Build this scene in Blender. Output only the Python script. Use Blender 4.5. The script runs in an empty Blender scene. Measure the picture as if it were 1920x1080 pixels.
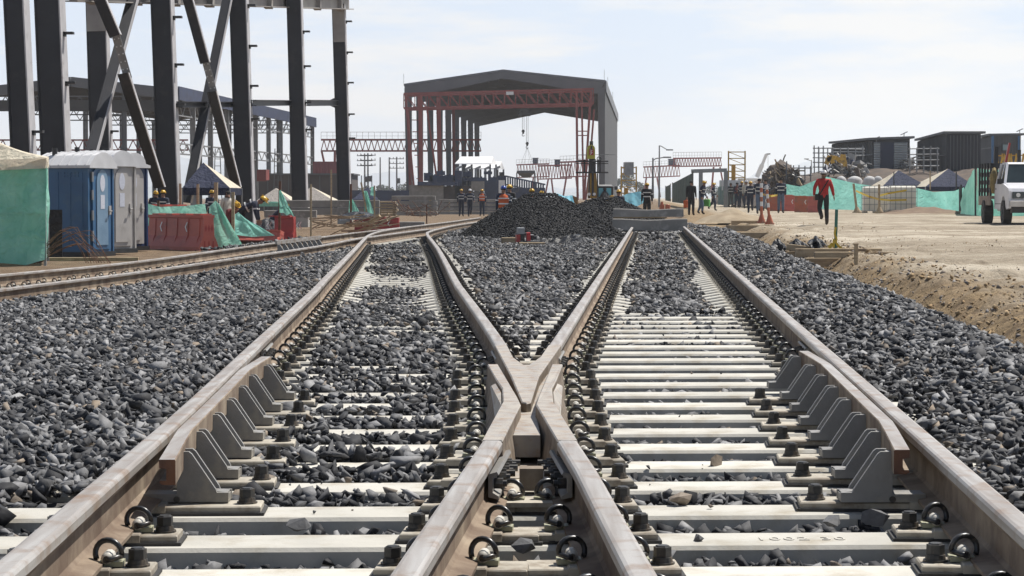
import bpy, bmesh, math, random
import numpy as np
from mathutils import Vector, Matrix, Euler

# ------------------------------------------------------------------ camera, world, sun, exposure
SC = bpy.context.scene
COL = SC.collection
CAMH = 0.835                      # above the rail heads (z = 0 is the top of the main rails)
F = 4000.0                        # focal length in pixels of a 1920 wide picture
TH = math.atan(169.0 / F)         # downward pitch
cam_d = bpy.data.cameras.new('camera'); cam = bpy.data.objects.new('camera', cam_d); COL.objects.link(cam)
cam_d.sensor_width = 36.0; cam_d.lens = 36.0 * F / 1920.0
cam_d.clip_start = 0.1; cam_d.clip_end = 9000
cam.location = (0, 0, CAMH); cam.rotation_euler = (math.pi / 2 - TH, 0, 0)
SC.camera = cam

SUN_EL, SUN_AZ = 59.0, 50.0       # azimuth from +Y towards +X
world = bpy.data.worlds.new('World'); SC.world = world; world.use_nodes = True
wn = world.node_tree.nodes; wl = world.node_tree.links; wn.clear()
w_out = wn.new('ShaderNodeOutputWorld'); w_bg = wn.new('ShaderNodeBackground'); w_bg.inputs[1].default_value = 0.061
w_sky = wn.new('ShaderNodeTexSky'); w_sky.sky_type = 'NISHITA'; w_sky.sun_disc = False
w_sky.sun_elevation = math.radians(SUN_EL); w_sky.sun_rotation = math.radians(SUN_AZ)
w_sky.altitude = 2500; w_sky.air_density = 1.0; w_sky.dust_density = 0.6; w_sky.ozone_density = 1.0
# thin cloud sheets: noise on the view direction lifts the sky towards a bright warm white
w_geo = wn.new('ShaderNodeTexCoord')
w_map = wn.new('ShaderNodeMapping'); w_map.inputs['Scale'].default_value = (1.0, 1.0, 5.5); w_map.inputs['Rotation'].default_value = (0.0, 0.10, 0.0)
w_noi = wn.new('ShaderNodeTexNoise'); w_noi.inputs['Scale'].default_value = 7.0; w_noi.inputs['Detail'].default_value = 8; w_noi.inputs['Roughness'].default_value = 0.6
w_rmp = wn.new('ShaderNodeMapRange'); w_rmp.inputs['From Min'].default_value = 0.44; w_rmp.inputs['From Max'].default_value = 0.60
w_sep = wn.new('ShaderNodeSeparateXYZ'); wl.new(w_geo.outputs['Generated'], w_sep.inputs[0])
def _mr(a, b, c, d):
    m = wn.new('ShaderNodeMapRange'); m.interpolation_type = 'SMOOTHSTEP'
    for k, v in zip(('From Min', 'From Max', 'To Min', 'To Max'), (a, b, c, d)): m.inputs[k].default_value = v
    wl.new(w_sep.outputs['Z'], m.inputs['Value']); return m.outputs[0]
w_mix1 = wn.new('ShaderNodeMix'); w_mix1.data_type = 'RGBA'; w_mix1.inputs['B'].default_value = (8.6, 10.1, 12.2, 1)      # pale blue air low over the land
wl.new(_mr(0.08, 0.32, 0.93, 0.06), w_mix1.inputs['Factor']); wl.new(w_sky.outputs['Color'], w_mix1.inputs['A'])
w_mix = wn.new('ShaderNodeMix'); w_mix.data_type = 'RGBA'; w_mix.inputs['B'].default_value = (11.6, 11.4, 11.1, 1)      # thin white cloud
wl.new(w_geo.outputs['Generated'], w_map.inputs['Vector']); wl.new(w_map.outputs[0], w_noi.inputs['Vector']); wl.new(w_noi.outputs['Fac'], w_rmp.inputs['Value'])
w_mul = wn.new('ShaderNodeMath'); w_mul.operation = 'MULTIPLY'; wl.new(w_rmp.outputs[0], w_mul.inputs[0]); wl.new(_mr(0.05, 0.34, 0.9, 0.10), w_mul.inputs[1])
w_max = wn.new('ShaderNodeMath'); w_max.operation = 'MAXIMUM'; wl.new(w_mul.outputs[0], w_max.inputs[0]); wl.new(_mr(0.0, 0.060, 0.85, 0.0), w_max.inputs[1])
wl.new(w_max.outputs[0], w_mix.inputs['Factor'])
wl.new(w_mix1.outputs['Result'], w_mix.inputs['A']); wl.new(w_mix.outputs['Result'], w_bg.inputs[0]); wl.new(w_bg.outputs[0], w_out.inputs['Surface'])

sun_d = bpy.data.lights.new('sun', 'SUN'); sun = bpy.data.objects.new('sun', sun_d); COL.objects.link(sun)
sun_d.energy = 5.0; sun_d.angle = math.radians(0.5); sun_d.color = (1.0, 0.955, 0.885)
_se, _sa = math.radians(SUN_EL), math.radians(SUN_AZ)
sdir = Vector((math.cos(_se) * math.sin(_sa), math.cos(_se) * math.cos(_sa), math.sin(_se)))
sun.rotation_euler = sdir.to_track_quat('Z', 'Y').to_euler(); sun.location = (30, 30, 60)

SC.view_settings.view_transform = 'Standard'; SC.view_settings.look = 'None'
SC.view_settings.exposure = 0.46; SC.view_settings.gamma = 1.0; SC.view_settings.use_curve_mapping = False
SC.cycles.max_bounces = 6; SC.cycles.diffuse_bounces = 2; SC.cycles.glossy_bounces = 2
SC.cycles.transmission_bounces = 4; SC.cycles.transparent_max_bounces = 6; SC.cycles.volume_bounces = 2
SC.cycles.caustics_reflective = False; SC.cycles.caustics_refractive = False
SC.cycles.use_denoising = True

# ------------------------------------------------------------------ pixel -> place
_c, _s = math.cos(TH), math.sin(TH)
def ray(px, py):
    r, u = (px - 960.0) / F, -(py - 540.0) / F
    return r, _c + u * _s, -_s + u * _c
def gp(px, py, z=0.0):            # the point of the horizontal plane z seen at a pixel
    r, y, w = ray(px, py); t = (z - CAMH) / w
    return Vector((r * t, y * t, z))
def at(px, py, Y):                # the point seen at a pixel, Y metres ahead
    r, y, w = ray(px, py); t = Y / y
    return Vector((r * t, Y, CAMH + w * t))
def mpp(Y): return Y / F          # metres per pixel at that distance

# ------------------------------------------------------------------ materials
MATS = {}
def _nt(name, rough=0.8, metal=0.0, spec=0.5):
    m = bpy.data.materials.new(name); m.use_nodes = True
    nt = m.node_tree; b = nt.nodes['Principled BSDF']
    b.inputs['Roughness'].default_value = rough; b.inputs['Metallic'].default_value = metal
    b.inputs['Specular IOR Level'].default_value = spec
    MATS[name] = m
    return m, nt, b
def mat(name, c1, c2=None, scale=4.0, rough=0.8, metal=0.0, bump=0.0, bscale=None, detail=5, lo=0.35, hi=0.65,
        c3=None, s3=1.0, lo3=0.55, hi3=0.7, stretch=(1, 1, 1), spec=0.5, bdist=0.01, vary=0.0):
    """two colours mixed by object-space noise, a third (dirt, rust, stains) laid over it by a larger noise"""
    m, nt, b = _nt(name, rough, metal, spec); N, L = nt.nodes, nt.links
    c2 = c2 or tuple(v * 0.8 for v in c1)
    tc = N.new('ShaderNodeTexCoord'); mp = N.new('ShaderNodeMapping'); mp.inputs['Scale'].default_value = stretch
    L.new(tc.outputs['Object'], mp.inputs['Vector'])
    n = N.new('ShaderNodeTexNoise'); n.inputs['Scale'].default_value = scale; n.inputs['Detail'].default_value = detail
    L.new(mp.outputs[0], n.inputs['Vector'])
    r = N.new('ShaderNodeMapRange'); r.inputs['From Min'].default_value = lo; r.inputs['From Max'].default_value = hi
    L.new(n.outputs['Fac'], r.inputs['Value'])
    mx = N.new('ShaderNodeMix'); mx.data_type = 'RGBA'
    mx.inputs['A'].default_value = (*c1, 1); mx.inputs['B'].default_value = (*c2, 1)
    L.new(r.outputs[0], mx.inputs['Factor']); out = mx.outputs['Result']
    if c3:
        n3 = N.new('ShaderNodeTexNoise'); n3.inputs['Scale'].default_value = s3; n3.inputs['Detail'].default_value = 7
        n3.inputs['Roughness'].default_value = 0.65
        L.new(tc.outputs['Object'], n3.inputs['Vector'])
        r3 = N.new('ShaderNodeMapRange'); r3.inputs['From Min'].default_value = lo3; r3.inputs['From Max'].default_value = hi3
        L.new(n3.outputs['Fac'], r3.inputs['Value'])
        m3 = N.new('ShaderNodeMix'); m3.data_type = 'RGBA'; m3.inputs['B'].default_value = (*c3, 1)
        L.new(out, m3.inputs['A']); L.new(r3.outputs[0], m3.inputs['Factor']); out = m3.outputs['Result']
    if vary:                      # each object its own shade
        oi = N.new('ShaderNodeObjectInfo'); rv = N.new('ShaderNodeMapRange'); rv.inputs['To Min'].default_value = 1 - vary; rv.inputs['To Max'].default_value = 1 + vary * .4
        L.new(oi.outputs['Random'], rv.inputs['Value']); mv = N.new('ShaderNodeMix'); mv.data_type = 'RGBA'; mv.blend_type = 'MULTIPLY'; mv.inputs['Factor'].default_value = 1
        L.new(out, mv.inputs['A']); L.new(rv.outputs[0], mv.inputs['B']); out = mv.outputs['Result']
    L.new(out, b.inputs['Base Color'])
    if bump:
        nb = N.new('ShaderNodeTexNoise'); nb.inputs['Scale'].default_value = bscale or scale * 6; nb.inputs['Detail'].default_value = 6
        L.new(tc.outputs['Object'], nb.inputs['Vector'])
        bp = N.new('ShaderNodeBump'); bp.inputs['Strength'].default_value = bump; bp.inputs['Distance'].default_value = bdist
        L.new(nb.outputs['Fac'], bp.inputs['Height']); L.new(bp.outputs[0], b.inputs['Normal'])
    return m
def stone_mat(name, dark, light, tan, rough=0.75):
    """per-stone tint carried by the corner attribute 'tint' (r: lightness, g: tan or grey), fine grain on top"""
    m, nt, b = _nt(name, rough, 0, 0.3); N, L = nt.nodes, nt.links
    a = N.new('ShaderNodeAttribute'); a.attribute_name = 'tint'
    sp = N.new('ShaderNodeSeparateColor'); L.new(a.outputs['Color'], sp.inputs[0])
    m1 = N.new('ShaderNodeMix'); m1.data_type = 'RGBA'; m1.inputs['A'].default_value = (*dark, 1); m1.inputs['B'].default_value = (*light, 1)
    L.new(sp.outputs[0], m1.inputs['Factor'])
    m2 = N.new('ShaderNodeMix'); m2.data_type = 'RGBA'; m2.inputs['B'].default_value = (*tan, 1)
    L.new(m1.outputs['Result'], m2.inputs['A']); L.new(sp.outputs[1], m2.inputs['Factor'])
    tc = N.new('ShaderNodeTexCoord'); n = N.new('ShaderNodeTexNoise'); n.inputs['Scale'].default_value = 55; n.inputs['Detail'].default_value = 4
    L.new(tc.outputs['Object'], n.inputs['Vector'])
    mr = N.new('ShaderNodeMapRange'); mr.inputs['To Min'].default_value = 0.6; mr.inputs['To Max'].default_value = 1.4
    L.new(n.outputs['Fac'], mr.inputs['Value'])
    mm = N.new('ShaderNodeMix'); mm.data_type = 'RGBA'; mm.blend_type = 'MULTIPLY'; mm.inputs['Factor'].default_value = 1.0
    L.new(m2.outputs['Result'], mm.inputs['A']); L.new(mr.outputs[0], mm.inputs['B'])
    L.new(mm.outputs['Result'], b.inputs['Base Color'])
    bp = N.new('ShaderNodeBump'); bp.inputs['Strength'].default_value = 0.5; bp.inputs['Distance'].default_value = 0.004
    L.new(n.outputs['Fac'], bp.inputs['Height']); L.new(bp.outputs[0], b.inputs['Normal'])
    return m
def cloth_mat(name, c1, c2, rough=0.8, trans=0.35, scale=3.0, c3=None, stripes=False):
    """thin woven sheet: diffuse with some light coming through"""
    m, nt, b = _nt(name, rough, 0, 0.2); N, L = nt.nodes, nt.links
    tc = N.new('ShaderNodeTexCoord'); n = N.new('ShaderNodeTexNoise'); n.inputs['Scale'].default_value = scale; n.inputs['Detail'].default_value = 7
    L.new(tc.outputs['Object'], n.inputs['Vector'])
    mx = N.new('ShaderNodeMix'); mx.data_type = 'RGBA'; mx.inputs['A'].default_value = (*c1, 1); mx.inputs['B'].default_value = (*c2, 1)
    r = N.new('ShaderNodeMapRange'); r.inputs['From Min'].default_value = 0.35; r.inputs['From Max'].default_value = 0.65
    L.new(n.outputs['Fac'], r.inputs['Value']); L.new(r.outputs[0], mx.inputs['Factor'])
    L.new(mx.outputs['Result'], b.inputs['Base Color'])
    tr = N.new('ShaderNodeBsdfTranslucent'); L.new(mx.outputs['Result'], tr.inputs['Color'])
    ms = N.new('ShaderNodeMixShader'); ms.inputs[0].default_value = trans
    L.new(b.outputs[0], ms.inputs[1]); L.new(tr.outputs[0], ms.inputs[2]); L.new(ms.outputs[0], N['Material Output'].inputs['Surface'])
    nb = N.new('ShaderNodeTexNoise'); nb.inputs['Scale'].default_value = 5; nb.inputs['Detail'].default_value = 7; nb.inputs['Distortion'].default_value = .8
    L.new(tc.outputs['Object'], nb.inputs['Vector'])
    bp = N.new('ShaderNodeBump'); bp.inputs['Strength'].default_value = 0.9; bp.inputs['Distance'].default_value = 0.12
    L.new(nb.outputs['Fac'], bp.inputs['Height']); L.new(bp.outputs[0], b.inputs['Normal']); L.new(bp.outputs[0], tr.inputs['Normal'])
    return m

M_CONC = mat('sleeper_concrete', (0.56, 0.54, 0.485), (0.44, 0.425, 0.38), 3.0, 0.85, bump=0.35, bscale=60, c3=(0.36, 0.32, 0.25), s3=5, lo3=0.50, hi3=0.72, bdist=0.004, vary=.16)
M_RAILTOP = mat('worn_rail_steel', (0.28, 0.245, 0.215), (0.43, 0.41, 0.385), 26, 0.42, 0.2, bump=0.25, bscale=80, c3=(0.25, 0.165, 0.105), s3=7, lo3=0.50, hi3=0.70, stretch=(1, 0.05, 1), bdist=0.002)
M_RAILSIDE = mat('dusty_rail_side', (0.29, 0.23, 0.165), (0.165, 0.115, 0.078), 5, 0.85, bump=0.3, bscale=50, c3=(0.11, 0.07, 0.045), s3=4, lo3=0.44, hi3=0.66, stretch=(1, 1, 0.3), bdist=0.003)
M_RUST = mat('rust', (0.16, 0.07, 0.035), (0.09, 0.045, 0.03), 14, 0.85, bump=0.3)
M_CAST = mat('cast_frog_steel', (0.40, 0.36, 0.305), (0.31, 0.29, 0.27), 12, 0.55, 0.2, bump=0.5, bscale=70, c3=(0.27, 0.175, 0.105), s3=13, lo3=0.50, hi3=0.68, bdist=0.003)
M_CASTSIDE = mat('rusty_cast_side', (0.26, 0.215, 0.165), (0.16, 0.12, 0.085), 14, 0.75, 0.1, bump=0.4, bscale=60, c3=(0.10, 0.065, 0.045), s3=12, lo3=0.5, hi3=0.7, bdist=0.004)
M_ZINC = mat('cast_grey_bracket', (0.30, 0.29, 0.275), (0.235, 0.23, 0.22), 9, 0.55, 0.25, bump=0.5, bscale=70, c3=(0.44, 0.40, 0.33), s3=9, lo3=0.50, hi3=0.72, bdist=0.003, vary=.15)
M_PLATE = mat('dusty_base_plate', (0.46, 0.42, 0.345), (0.36, 0.33, 0.275), 12, 0.75, 0.1, bump=0.25, bscale=60, c3=(0.22, 0.18, 0.135), s3=14, lo3=0.48, hi3=0.68, bdist=0.003, vary=.2)
M_RUBBER = mat('black_rubber_pad', (0.018, 0.018, 0.02), (0.04, 0.038, 0.035), 20, 0.7)
M_BOLT = mat('black_bolt_steel', (0.045, 0.045, 0.045), (0.085, 0.08, 0.072), 30, 0.5, 0.4, c3=(0.22, 0.17, 0.12), s3=25, lo3=0.52, hi3=0.74, vary=.3)
M_CLIP = mat('dark_clip_steel', (0.04, 0.042, 0.046), (0.075, 0.075, 0.075), 24, 0.35, 0.5, c3=(0.17, 0.13, 0.09), s3=22, lo3=0.53, hi3=0.76, vary=.3)
M_INSUL = mat('cream_insulator', (0.40, 0.39, 0.27), (0.27, 0.27, 0.18), 20, 0.5)
M_BARREL = mat('pale_clip_shoulder', (0.62, 0.59, 0.53), (0.46, 0.44, 0.39), 24, 0.5, 0.1)
M_STONE = stone_mat('ballast_stone', (0.021, 0.022, 0.026), (0.27, 0.27, 0.275), (0.25, 0.20, 0.15), 0.75)
M_COAL = stone_mat('dark_pile_stone', (0.007, 0.008, 0.010), (0.036, 0.038, 0.043), (0.07, 0.065, 0.055), 0.8)
M_CLOD = stone_mat('earth_clod', (0.24, 0.165, 0.09), (0.42, 0.32, 0.20), (0.20, 0.19, 0.19), 0.95)

# ------------------------------------------------------------------ mesh helpers
def tag(o, label=None, cat=None, group=None, kind=None):
    if label: o['label'] = label
    if cat: o['category'] = cat
    if group: o['group'] = group
    if kind: o['kind'] = kind
    return o
def empty(name, loc=(0, 0, 0), rz=0.0, label=None, cat=None, group=None, kind=None):
    o = bpy.data.objects.new(name, None); COL.objects.link(o); o.empty_display_size = 0.1
    o.location = loc; o.rotation_euler = (0, 0, rz)
    return tag(o, label, cat, group, kind)
class MB:
    """collects shapes, then links them as one mesh object"""
    def __init__(s): s.v = []; s.f = []; s.mi = []; s.sm = []; s.cur = 0; s.smooth = False
    def add(s, vs, fs):
        b = len(s.v); s.v.extend([tuple(v) for v in vs])
        for f in fs: s.f.append(tuple(i + b for i in f)); s.mi.append(s.cur); s.sm.append(s.smooth)
        return s
    def box(s, x0, x1, y0, y1, z0, z1, M=None):
        vs = [Vector(p) for p in ((x0, y0, z0), (x1, y0, z0), (x1, y1, z0), (x0, y1, z0), (x0, y0, z1), (x1, y0, z1), (x1, y1, z1), (x0, y1, z1))]
        if M is not None: vs = [M @ v for v in vs]
        return s.add(vs, [(0, 3, 2, 1), (4, 5, 6, 7), (0, 1, 5, 4), (1, 2, 6, 5), (2, 3, 7, 6), (3, 0, 4, 7)])
    def cbox(s, x0, x1, y0, y1, z0, z1, c=0.01, M=None):
        """box whose top edges are chamfered"""
        vs = [(x0, y0, z0), (x1, y0, z0), (x1, y1, z0), (x0, y1, z0), (x0, y0, z1 - c), (x1, y0, z1 - c), (x1, y1, z1 - c), (x0, y1, z1 - c),
              (x0 + c, y0 + c, z1), (x1 - c, y0 + c, z1), (x1 - c, y1 - c, z1), (x0 + c, y1 - c, z1)]
        vs = [Vector(v) for v in vs]
        if M is not None: vs = [M @ v for v in vs]
        return s.add(vs, [(0, 3, 2, 1), (0, 1, 5, 4), (1, 2, 6, 5), (2, 3, 7, 6), (3, 0, 4, 7), (4, 5, 9, 8), (5, 6, 10, 9), (6, 7, 11, 10), (7, 4, 8, 11), (8, 9, 10, 11)])
    def bar(s, a, b, w=0.05, h=None, up=(0, 0, 1)):
        """rectangular bar between two points"""
        a, b = Vector(a), Vector(b); h = h or w; d = (b - a)
        if d.length < 1e-6: return s
        d.normalize(); upv = Vector(up)
        if abs(d.dot(upv)) > 0.98: upv = Vector((0, 1, 0))
        x = d.cross(upv).normalized(); z = x.cross(d)
        vs = []
        for p in (a, b):
            for sx, sz in ((-1, -1), (1, -1), (1, 1), (-1, 1)): vs.append(p + x * sx * w / 2 + z * sz * h / 2)
        return s.add(vs, [(3, 2, 1, 0), (4, 5, 6, 7), (0, 1, 5, 4), (1, 2, 6, 5), (2, 3, 7, 6), (3, 0, 4, 7)])
    def ibeam(s, a, b, w, d, t=0.03, face=(1, 0, 0)):
        """I section between a and b: flanges w wide, d apart along 'face'"""
        a, b = Vector(a), Vector(b); ax = (b - a).normalized(); f = Vector(face); f = (f - ax * f.dot(ax)).normalized()
        g = ax.cross(f)
        def slab(cf, hf, hg):
            vs = [p + f * (cf + sf * hf) + g * (sg * hg) for p in (a, b) for sf, sg in ((-1, -1), (1, -1), (1, 1), (-1, 1))]
            s.add(vs, [(3, 2, 1, 0), (4, 5, 6, 7), (0, 1, 5, 4), (1, 2, 6, 5), (2, 3, 7, 6), (3, 0, 4, 7)])
        slab(-d / 2 + t / 2, t / 2, w / 2); slab(d / 2 - t / 2, t / 2, w / 2); slab(0, d / 2 - t, t / 2.5)
        return s
    def tube(s, pts, r, n=8, cap=True):
        pts = [Vector(p) for p in pts]; rs = r if isinstance(r, (list, tuple)) else [r] * len(pts)
        vs = []; ref = None
        for i, p in enumerate(pts):
            d = (pts[min(i + 1, len(pts) - 1)] - pts[max(i - 1, 0)]).normalized()
            if ref is None: ref = Vector((0, 0, 1)) if abs(d.z) < 0.9 else Vector((0, 1, 0))
            x = d.cross(ref).normalized(); z = x.cross(d).normalized(); ref = z
            for k in range(n):
                t = 2 * math.pi * k / n; vs.append(p + (x * math.cos(t) + z * math.sin(t)) * rs[i])
        fs = [(i * n + k, i * n + (k + 1) % n, (i + 1) * n + (k + 1) % n, (i + 1) * n + k) for i in range(len(pts) - 1) for k in range(n)]
        if cap: fs += [tuple(range(n))[::-1], tuple((len(pts) - 1) * n + k for k in range(n))]
        return s.add(vs, fs)
    def cyl(s, c, r, z0, z1, n=12, r2=None):
        return s.tube([(c[0], c[1], z0), (c[0], c[1], z1)], [r, r if r2 is None else r2], n)
    def prism(s, poly, y0, y1, M=None, axis='y'):
        """polygon in x,z pushed along y (or x,y pushed along z)"""
        n = len(poly)
        if axis == 'y': vs = [Vector((x, y0, z)) for x, z in poly] + [Vector((x, y1, z)) for x, z in poly]
        elif axis == 'z': vs = [Vector((x, y, y0)) for x, y in poly] + [Vector((x, y, y1)) for x, y in poly]
        else: vs = [Vector((y0, x, z)) for x, z in poly] + [Vector((y1, x, z)) for x, z in poly]
        if M is not None: vs = [M @ v for v in vs]
        return s.add(vs, [tuple(range(n)), tuple(range(2 * n - 1, n - 1, -1))] + [((i + 1) % n, i, i + n, (i + 1) % n + n) for i in range(n)])
    def quad(s, a, b, c, d): return s.add([a, b, c, d], [(0, 1, 2, 3)])
    def data(s, name, mats):
        me = bpy.data.meshes.new(name); me.from_pydata(s.v, [], s.f)
        for m in (mats if isinstance(mats, (list, tuple)) else [mats]): me.materials.append(m)
        if any(s.mi): me.polygons.foreach_set('material_index', s.mi)
        if any(s.sm): me.polygons.foreach_set('use_smooth', s.sm)
        bm = bmesh.new(); bm.from_mesh(me); bmesh.ops.recalc_face_normals(bm, faces=bm.faces); bm.to_mesh(me); bm.free()
        return me
    def build(s, name, mats, parent=None, **kw):
        return link(name, s.data(name, mats), parent, **kw)
def link(name, me, parent=None, label=None, cat=None, group=None, kind=None, loc=None):
    o = bpy.data.objects.new(name, me); COL.objects.link(o)
    if parent: o.parent = parent
    if loc is not None: o.location = loc
    return tag(o, label, cat, group, kind)
def copy_tree(o, parent=None):
    c = o.copy(); COL.objects.link(c); c.parent = parent
    if parent is not None: c.matrix_parent_inverse = o.matrix_parent_inverse.copy()
    for ch in [x for x in o.children]: copy_tree(ch, c)
    return c
rng = np.random.default_rng(7)
random.seed(7)

# smooth value noise for heights
_tab = np.random.default_rng(3).random((256, 256))
def vnoise(x, y):
    x = np.asarray(x, float); y = np.asarray(y, float)
    xi = np.floor(x).astype(int); yi = np.floor(y).astype(int); fx = x - xi; fy = y - yi
    fx = fx * fx * (3 - 2 * fx); fy = fy * fy * (3 - 2 * fy)
    a = _tab[xi % 256, yi % 256]; b = _tab[(xi + 1) % 256, yi % 256]; c = _tab[xi % 256, (yi + 1) % 256]; d = _tab[(xi + 1) % 256, (yi + 1) % 256]
    return (a * (1 - fx) + b * fx) * (1 - fy) + (c * (1 - fx) + d * fx) * fy
def fbm(x, y, o=4):
    t = 0; a = 0.5
    for k in range(o): t = t + a * vnoise(x * 2 ** k + 17.3 * k, y * 2 ** k + 5.1 * k); a *= 0.5
    return t
def sstep(a, b, x): t = np.clip((x - a) / (b - a), 0, 1); return t * t * (3 - 2 * t)
# ------------------------------------------------------------------ rail lines, read off as ground points
def line_pts(px, z=0.0):
    zs = z if isinstance(z, (list, tuple)) else [z] * len(px)
    return [gp(a, b, c) for (a, b), c in zip(px, zs)]
def X0(pts): return (np.array([p.y for p in pts]), np.array([p.x for p in pts]))
# right-hand track: straight
dirR = 0.0650
L1x = lambda Y: -0.2415 + 0.0652 * (np.asarray(Y) - 4.68)
R1x = lambda Y: L1x(Y) + 1.507
# left-hand track: curves away
_p = line_pts([(39, 1035), (154, 935), (300, 810), (377.5, 740), (484, 640), (592.5, 540), (606, 525), (666, 465), (681, 449), (690, 441), (706, 434.5), (725, 430.5), (769, 424)])
L2P = [Vector((-1.10, 2.5, 0)), Vector((-1.125, 3.8, 0))] + _p
_p = line_pts([(1208, 1080), (1134, 945), (1064, 825), (982, 740), (936, 640), (864, 540), (854, 525), (821, 465), (801, 438), (808, 432.5), (824, 428), (852, 422), (885, 417), (912, 413.5)])
R2P = [Vector((0.375, 2.5, 0)), Vector((0.335, 3.8, 0))] + _p
ZM1 = [-.22, -.22, -.22, -.22, -.17, -.13, -.08, -.02, 0, 0]
M1P = line_pts([(-560, 566), (-250, 538), (0, 514), (250, 490), (480, 459), (600, 444), (662, 436), (725, 429), (837, 416), (900, 407.5)], ZM1)
M2P = line_pts([(-560, 620), (-250, 574), (0, 541), (250, 510), (480, 477.5), (600, 460), (662, 448), (717, 440), (785, 431), (803, 429)], [-.22, -.22, -.22, -.22, -.15, -.09, -.04, 0, 0, 0])
def interp(P):
    P = sorted(P, key=lambda p: p.y); ys = np.array([p.y for p in P]); xs = np.array([p.x for p in P])
    return lambda Y: np.interp(Y, ys, xs)
L2x, R2x, M1x, M2x = interp(L2P), interp(R2P), interp(M1P), interp(M2P)
def smooth_line(P, step=0.6):
    """resample a polyline through a Catmull-Rom spline"""
    P = [Vector(p) for p in P]; Q = [P[0] * 2 - P[1]] + P + [P[-1] * 2 - P[-2]]; out = []
    for i in range(1, len(Q) - 2):
        a, b, c, d = Q[i - 1], Q[i], Q[i + 1], Q[i + 2]; n = max(2, int((c - b).length / step))
        for k in range(n):
            t = k / n
            out.append(0.5 * ((2 * b) + (c - a) * t + (2 * a - 5 * b + 4 * c - d) * t * t + (3 * b - a - 3 * c + d) * t ** 3))
    out.append(P[-1]); return out
# rail section (x, z, material): 0 top, 1 side
HEAD = [(-0.036, -0.012), (-0.031, -0.004), (-0.022, -0.001), (0.022, -0.001), (0.031, -0.004), (0.036, -0.012), (0.036, -0.034), (0.030, -0.046), (0.0085, -0.056),
        (0.0085, -0.138), (0.018, -0.149), (0.075, -0.161), (0.075, -0.172), (-0.075, -0.172), (-0.075, -0.161), (-0.018, -0.149), (-0.0085, -0.138), (-0.0085, -0.056), (-0.030, -0.046), (-0.036, -0.034)]
HMAT = [0, 0, 0, 0, 0, 0, 1, 1, 1, 1, 1, 1, 1, 1, 1, 1, 1, 1, 1, 0]
def sweep(P, sec, secmat, name, mats, **kw):
    mb = MB(); n = len(sec); vs = []; 
    for i, p in enumerate(P):
        d = (P[min(i + 1, len(P) - 1)] - P[max(i - 1, 0)]); d.z = 0; d.normalize(); sx = Vector((d.y, -d.x, 0))
        for x, z in sec: vs.append(p + sx * x + Vector((0, 0, z)))
    fs = []; mi = []
    for i in range(len(P) - 1):
        for k in range(n): fs.append((i * n + k, i * n + (k + 1) % n, (i + 1) * n + (k + 1) % n, (i + 1) * n + k)); mi.append(secmat[k])
    fs += [tuple(range(n))[::-1], tuple((len(P) - 1) * n + k for k in range(n))]; mi += [1, 1]
    mb.v = [tuple(v) for v in vs]; mb.f = fs; mb.mi = mi; mb.sm = [False] * len(fs)
    return mb.build(name, mats, **kw)
RM = [M_RAILTOP, M_RAILSIDE]
def cut(P, y0, y1):
    P = sorted(P, key=lambda p: p.y); xs = [p.x for p in P]; ys = [p.y for p in P]; zs = [p.z for p in P]
    Q = [Vector((np.interp(y, ys, xs), y, np.interp(y, ys, zs))) for y in [y0] + [y for y in ys if y0 < y < y1] + [y1]]
    return Q
L1P = [Vector((float(L1x(y)), y, 0)) for y in (2.5, 7.3, 12.05, 20, 30, 40, 50, 61.2)]
R1P = [Vector((float(R1x(y)), y, 0)) for y in (2.5, 12, 20, 30, 40, 50, 62.5)]
YJ = 7.33; YH = 12.1              # frog casting from the near joints to the heel
# long rails; the joint between two lengths is a real 8 mm gap
def rail(P, name, label, grp='running rails of the turnout'):
    return sweep(P, HEAD, HMAT, name, RM, label=label, cat='rail', group=grp)
L2S = smooth_line(L2P); R2S = smooth_line(R2P)
rail(cut(L2S, 2.5, 12.75), 'running_rail', 'long worn rail at the lower left, left of the check rail with grey brackets')
rail(cut(L2S, 12.758, 63), 'running_rail', 'left rail of the curving track, from the fishplate joint away to the far turnout')
rail(cut(R1P, 2.5, 12.93), 'running_rail', 'long worn rail at the lower right, beside the right-hand check rail')
rail(cut(R1P, 12.938, 62.5), 'running_rail', 'brown-sided right rail of the straight track, running to the concrete beams')
rail(cut(L1P, 2.5, YJ), 'running_rail', 'shiny rail from the bottom centre up to the left side of the crossing frog')
rail(cut(L1P, YH, 61.2), 'running_rail', 'left rail of the straight track, from the frog to the concrete beams')
rail(cut(R2S, 2.5, YJ), 'running_rail', 'dark-sided rail from the lower centre up to the right side of the crossing frog')
rail(cut(R2S, YH, R2P[-6].y - .01) , 'running_rail', 'right rail of the curving track, between the frog and the far turnout')
rail(cut(R2S, R2P[-6].y, R2P[-1].y), 'running_rail', 'far bend of rail swinging right towards the foot of the dark stone pile')
rail(smooth_line(M1P, 1.2), 'running_rail', 'outer rail of the far left track, passing the portable toilets and red barriers')
rail(smooth_line(M2P, 1.2), 'running_rail', 'inner rail of the far left track, nearest to the bank of ballast')

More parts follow.
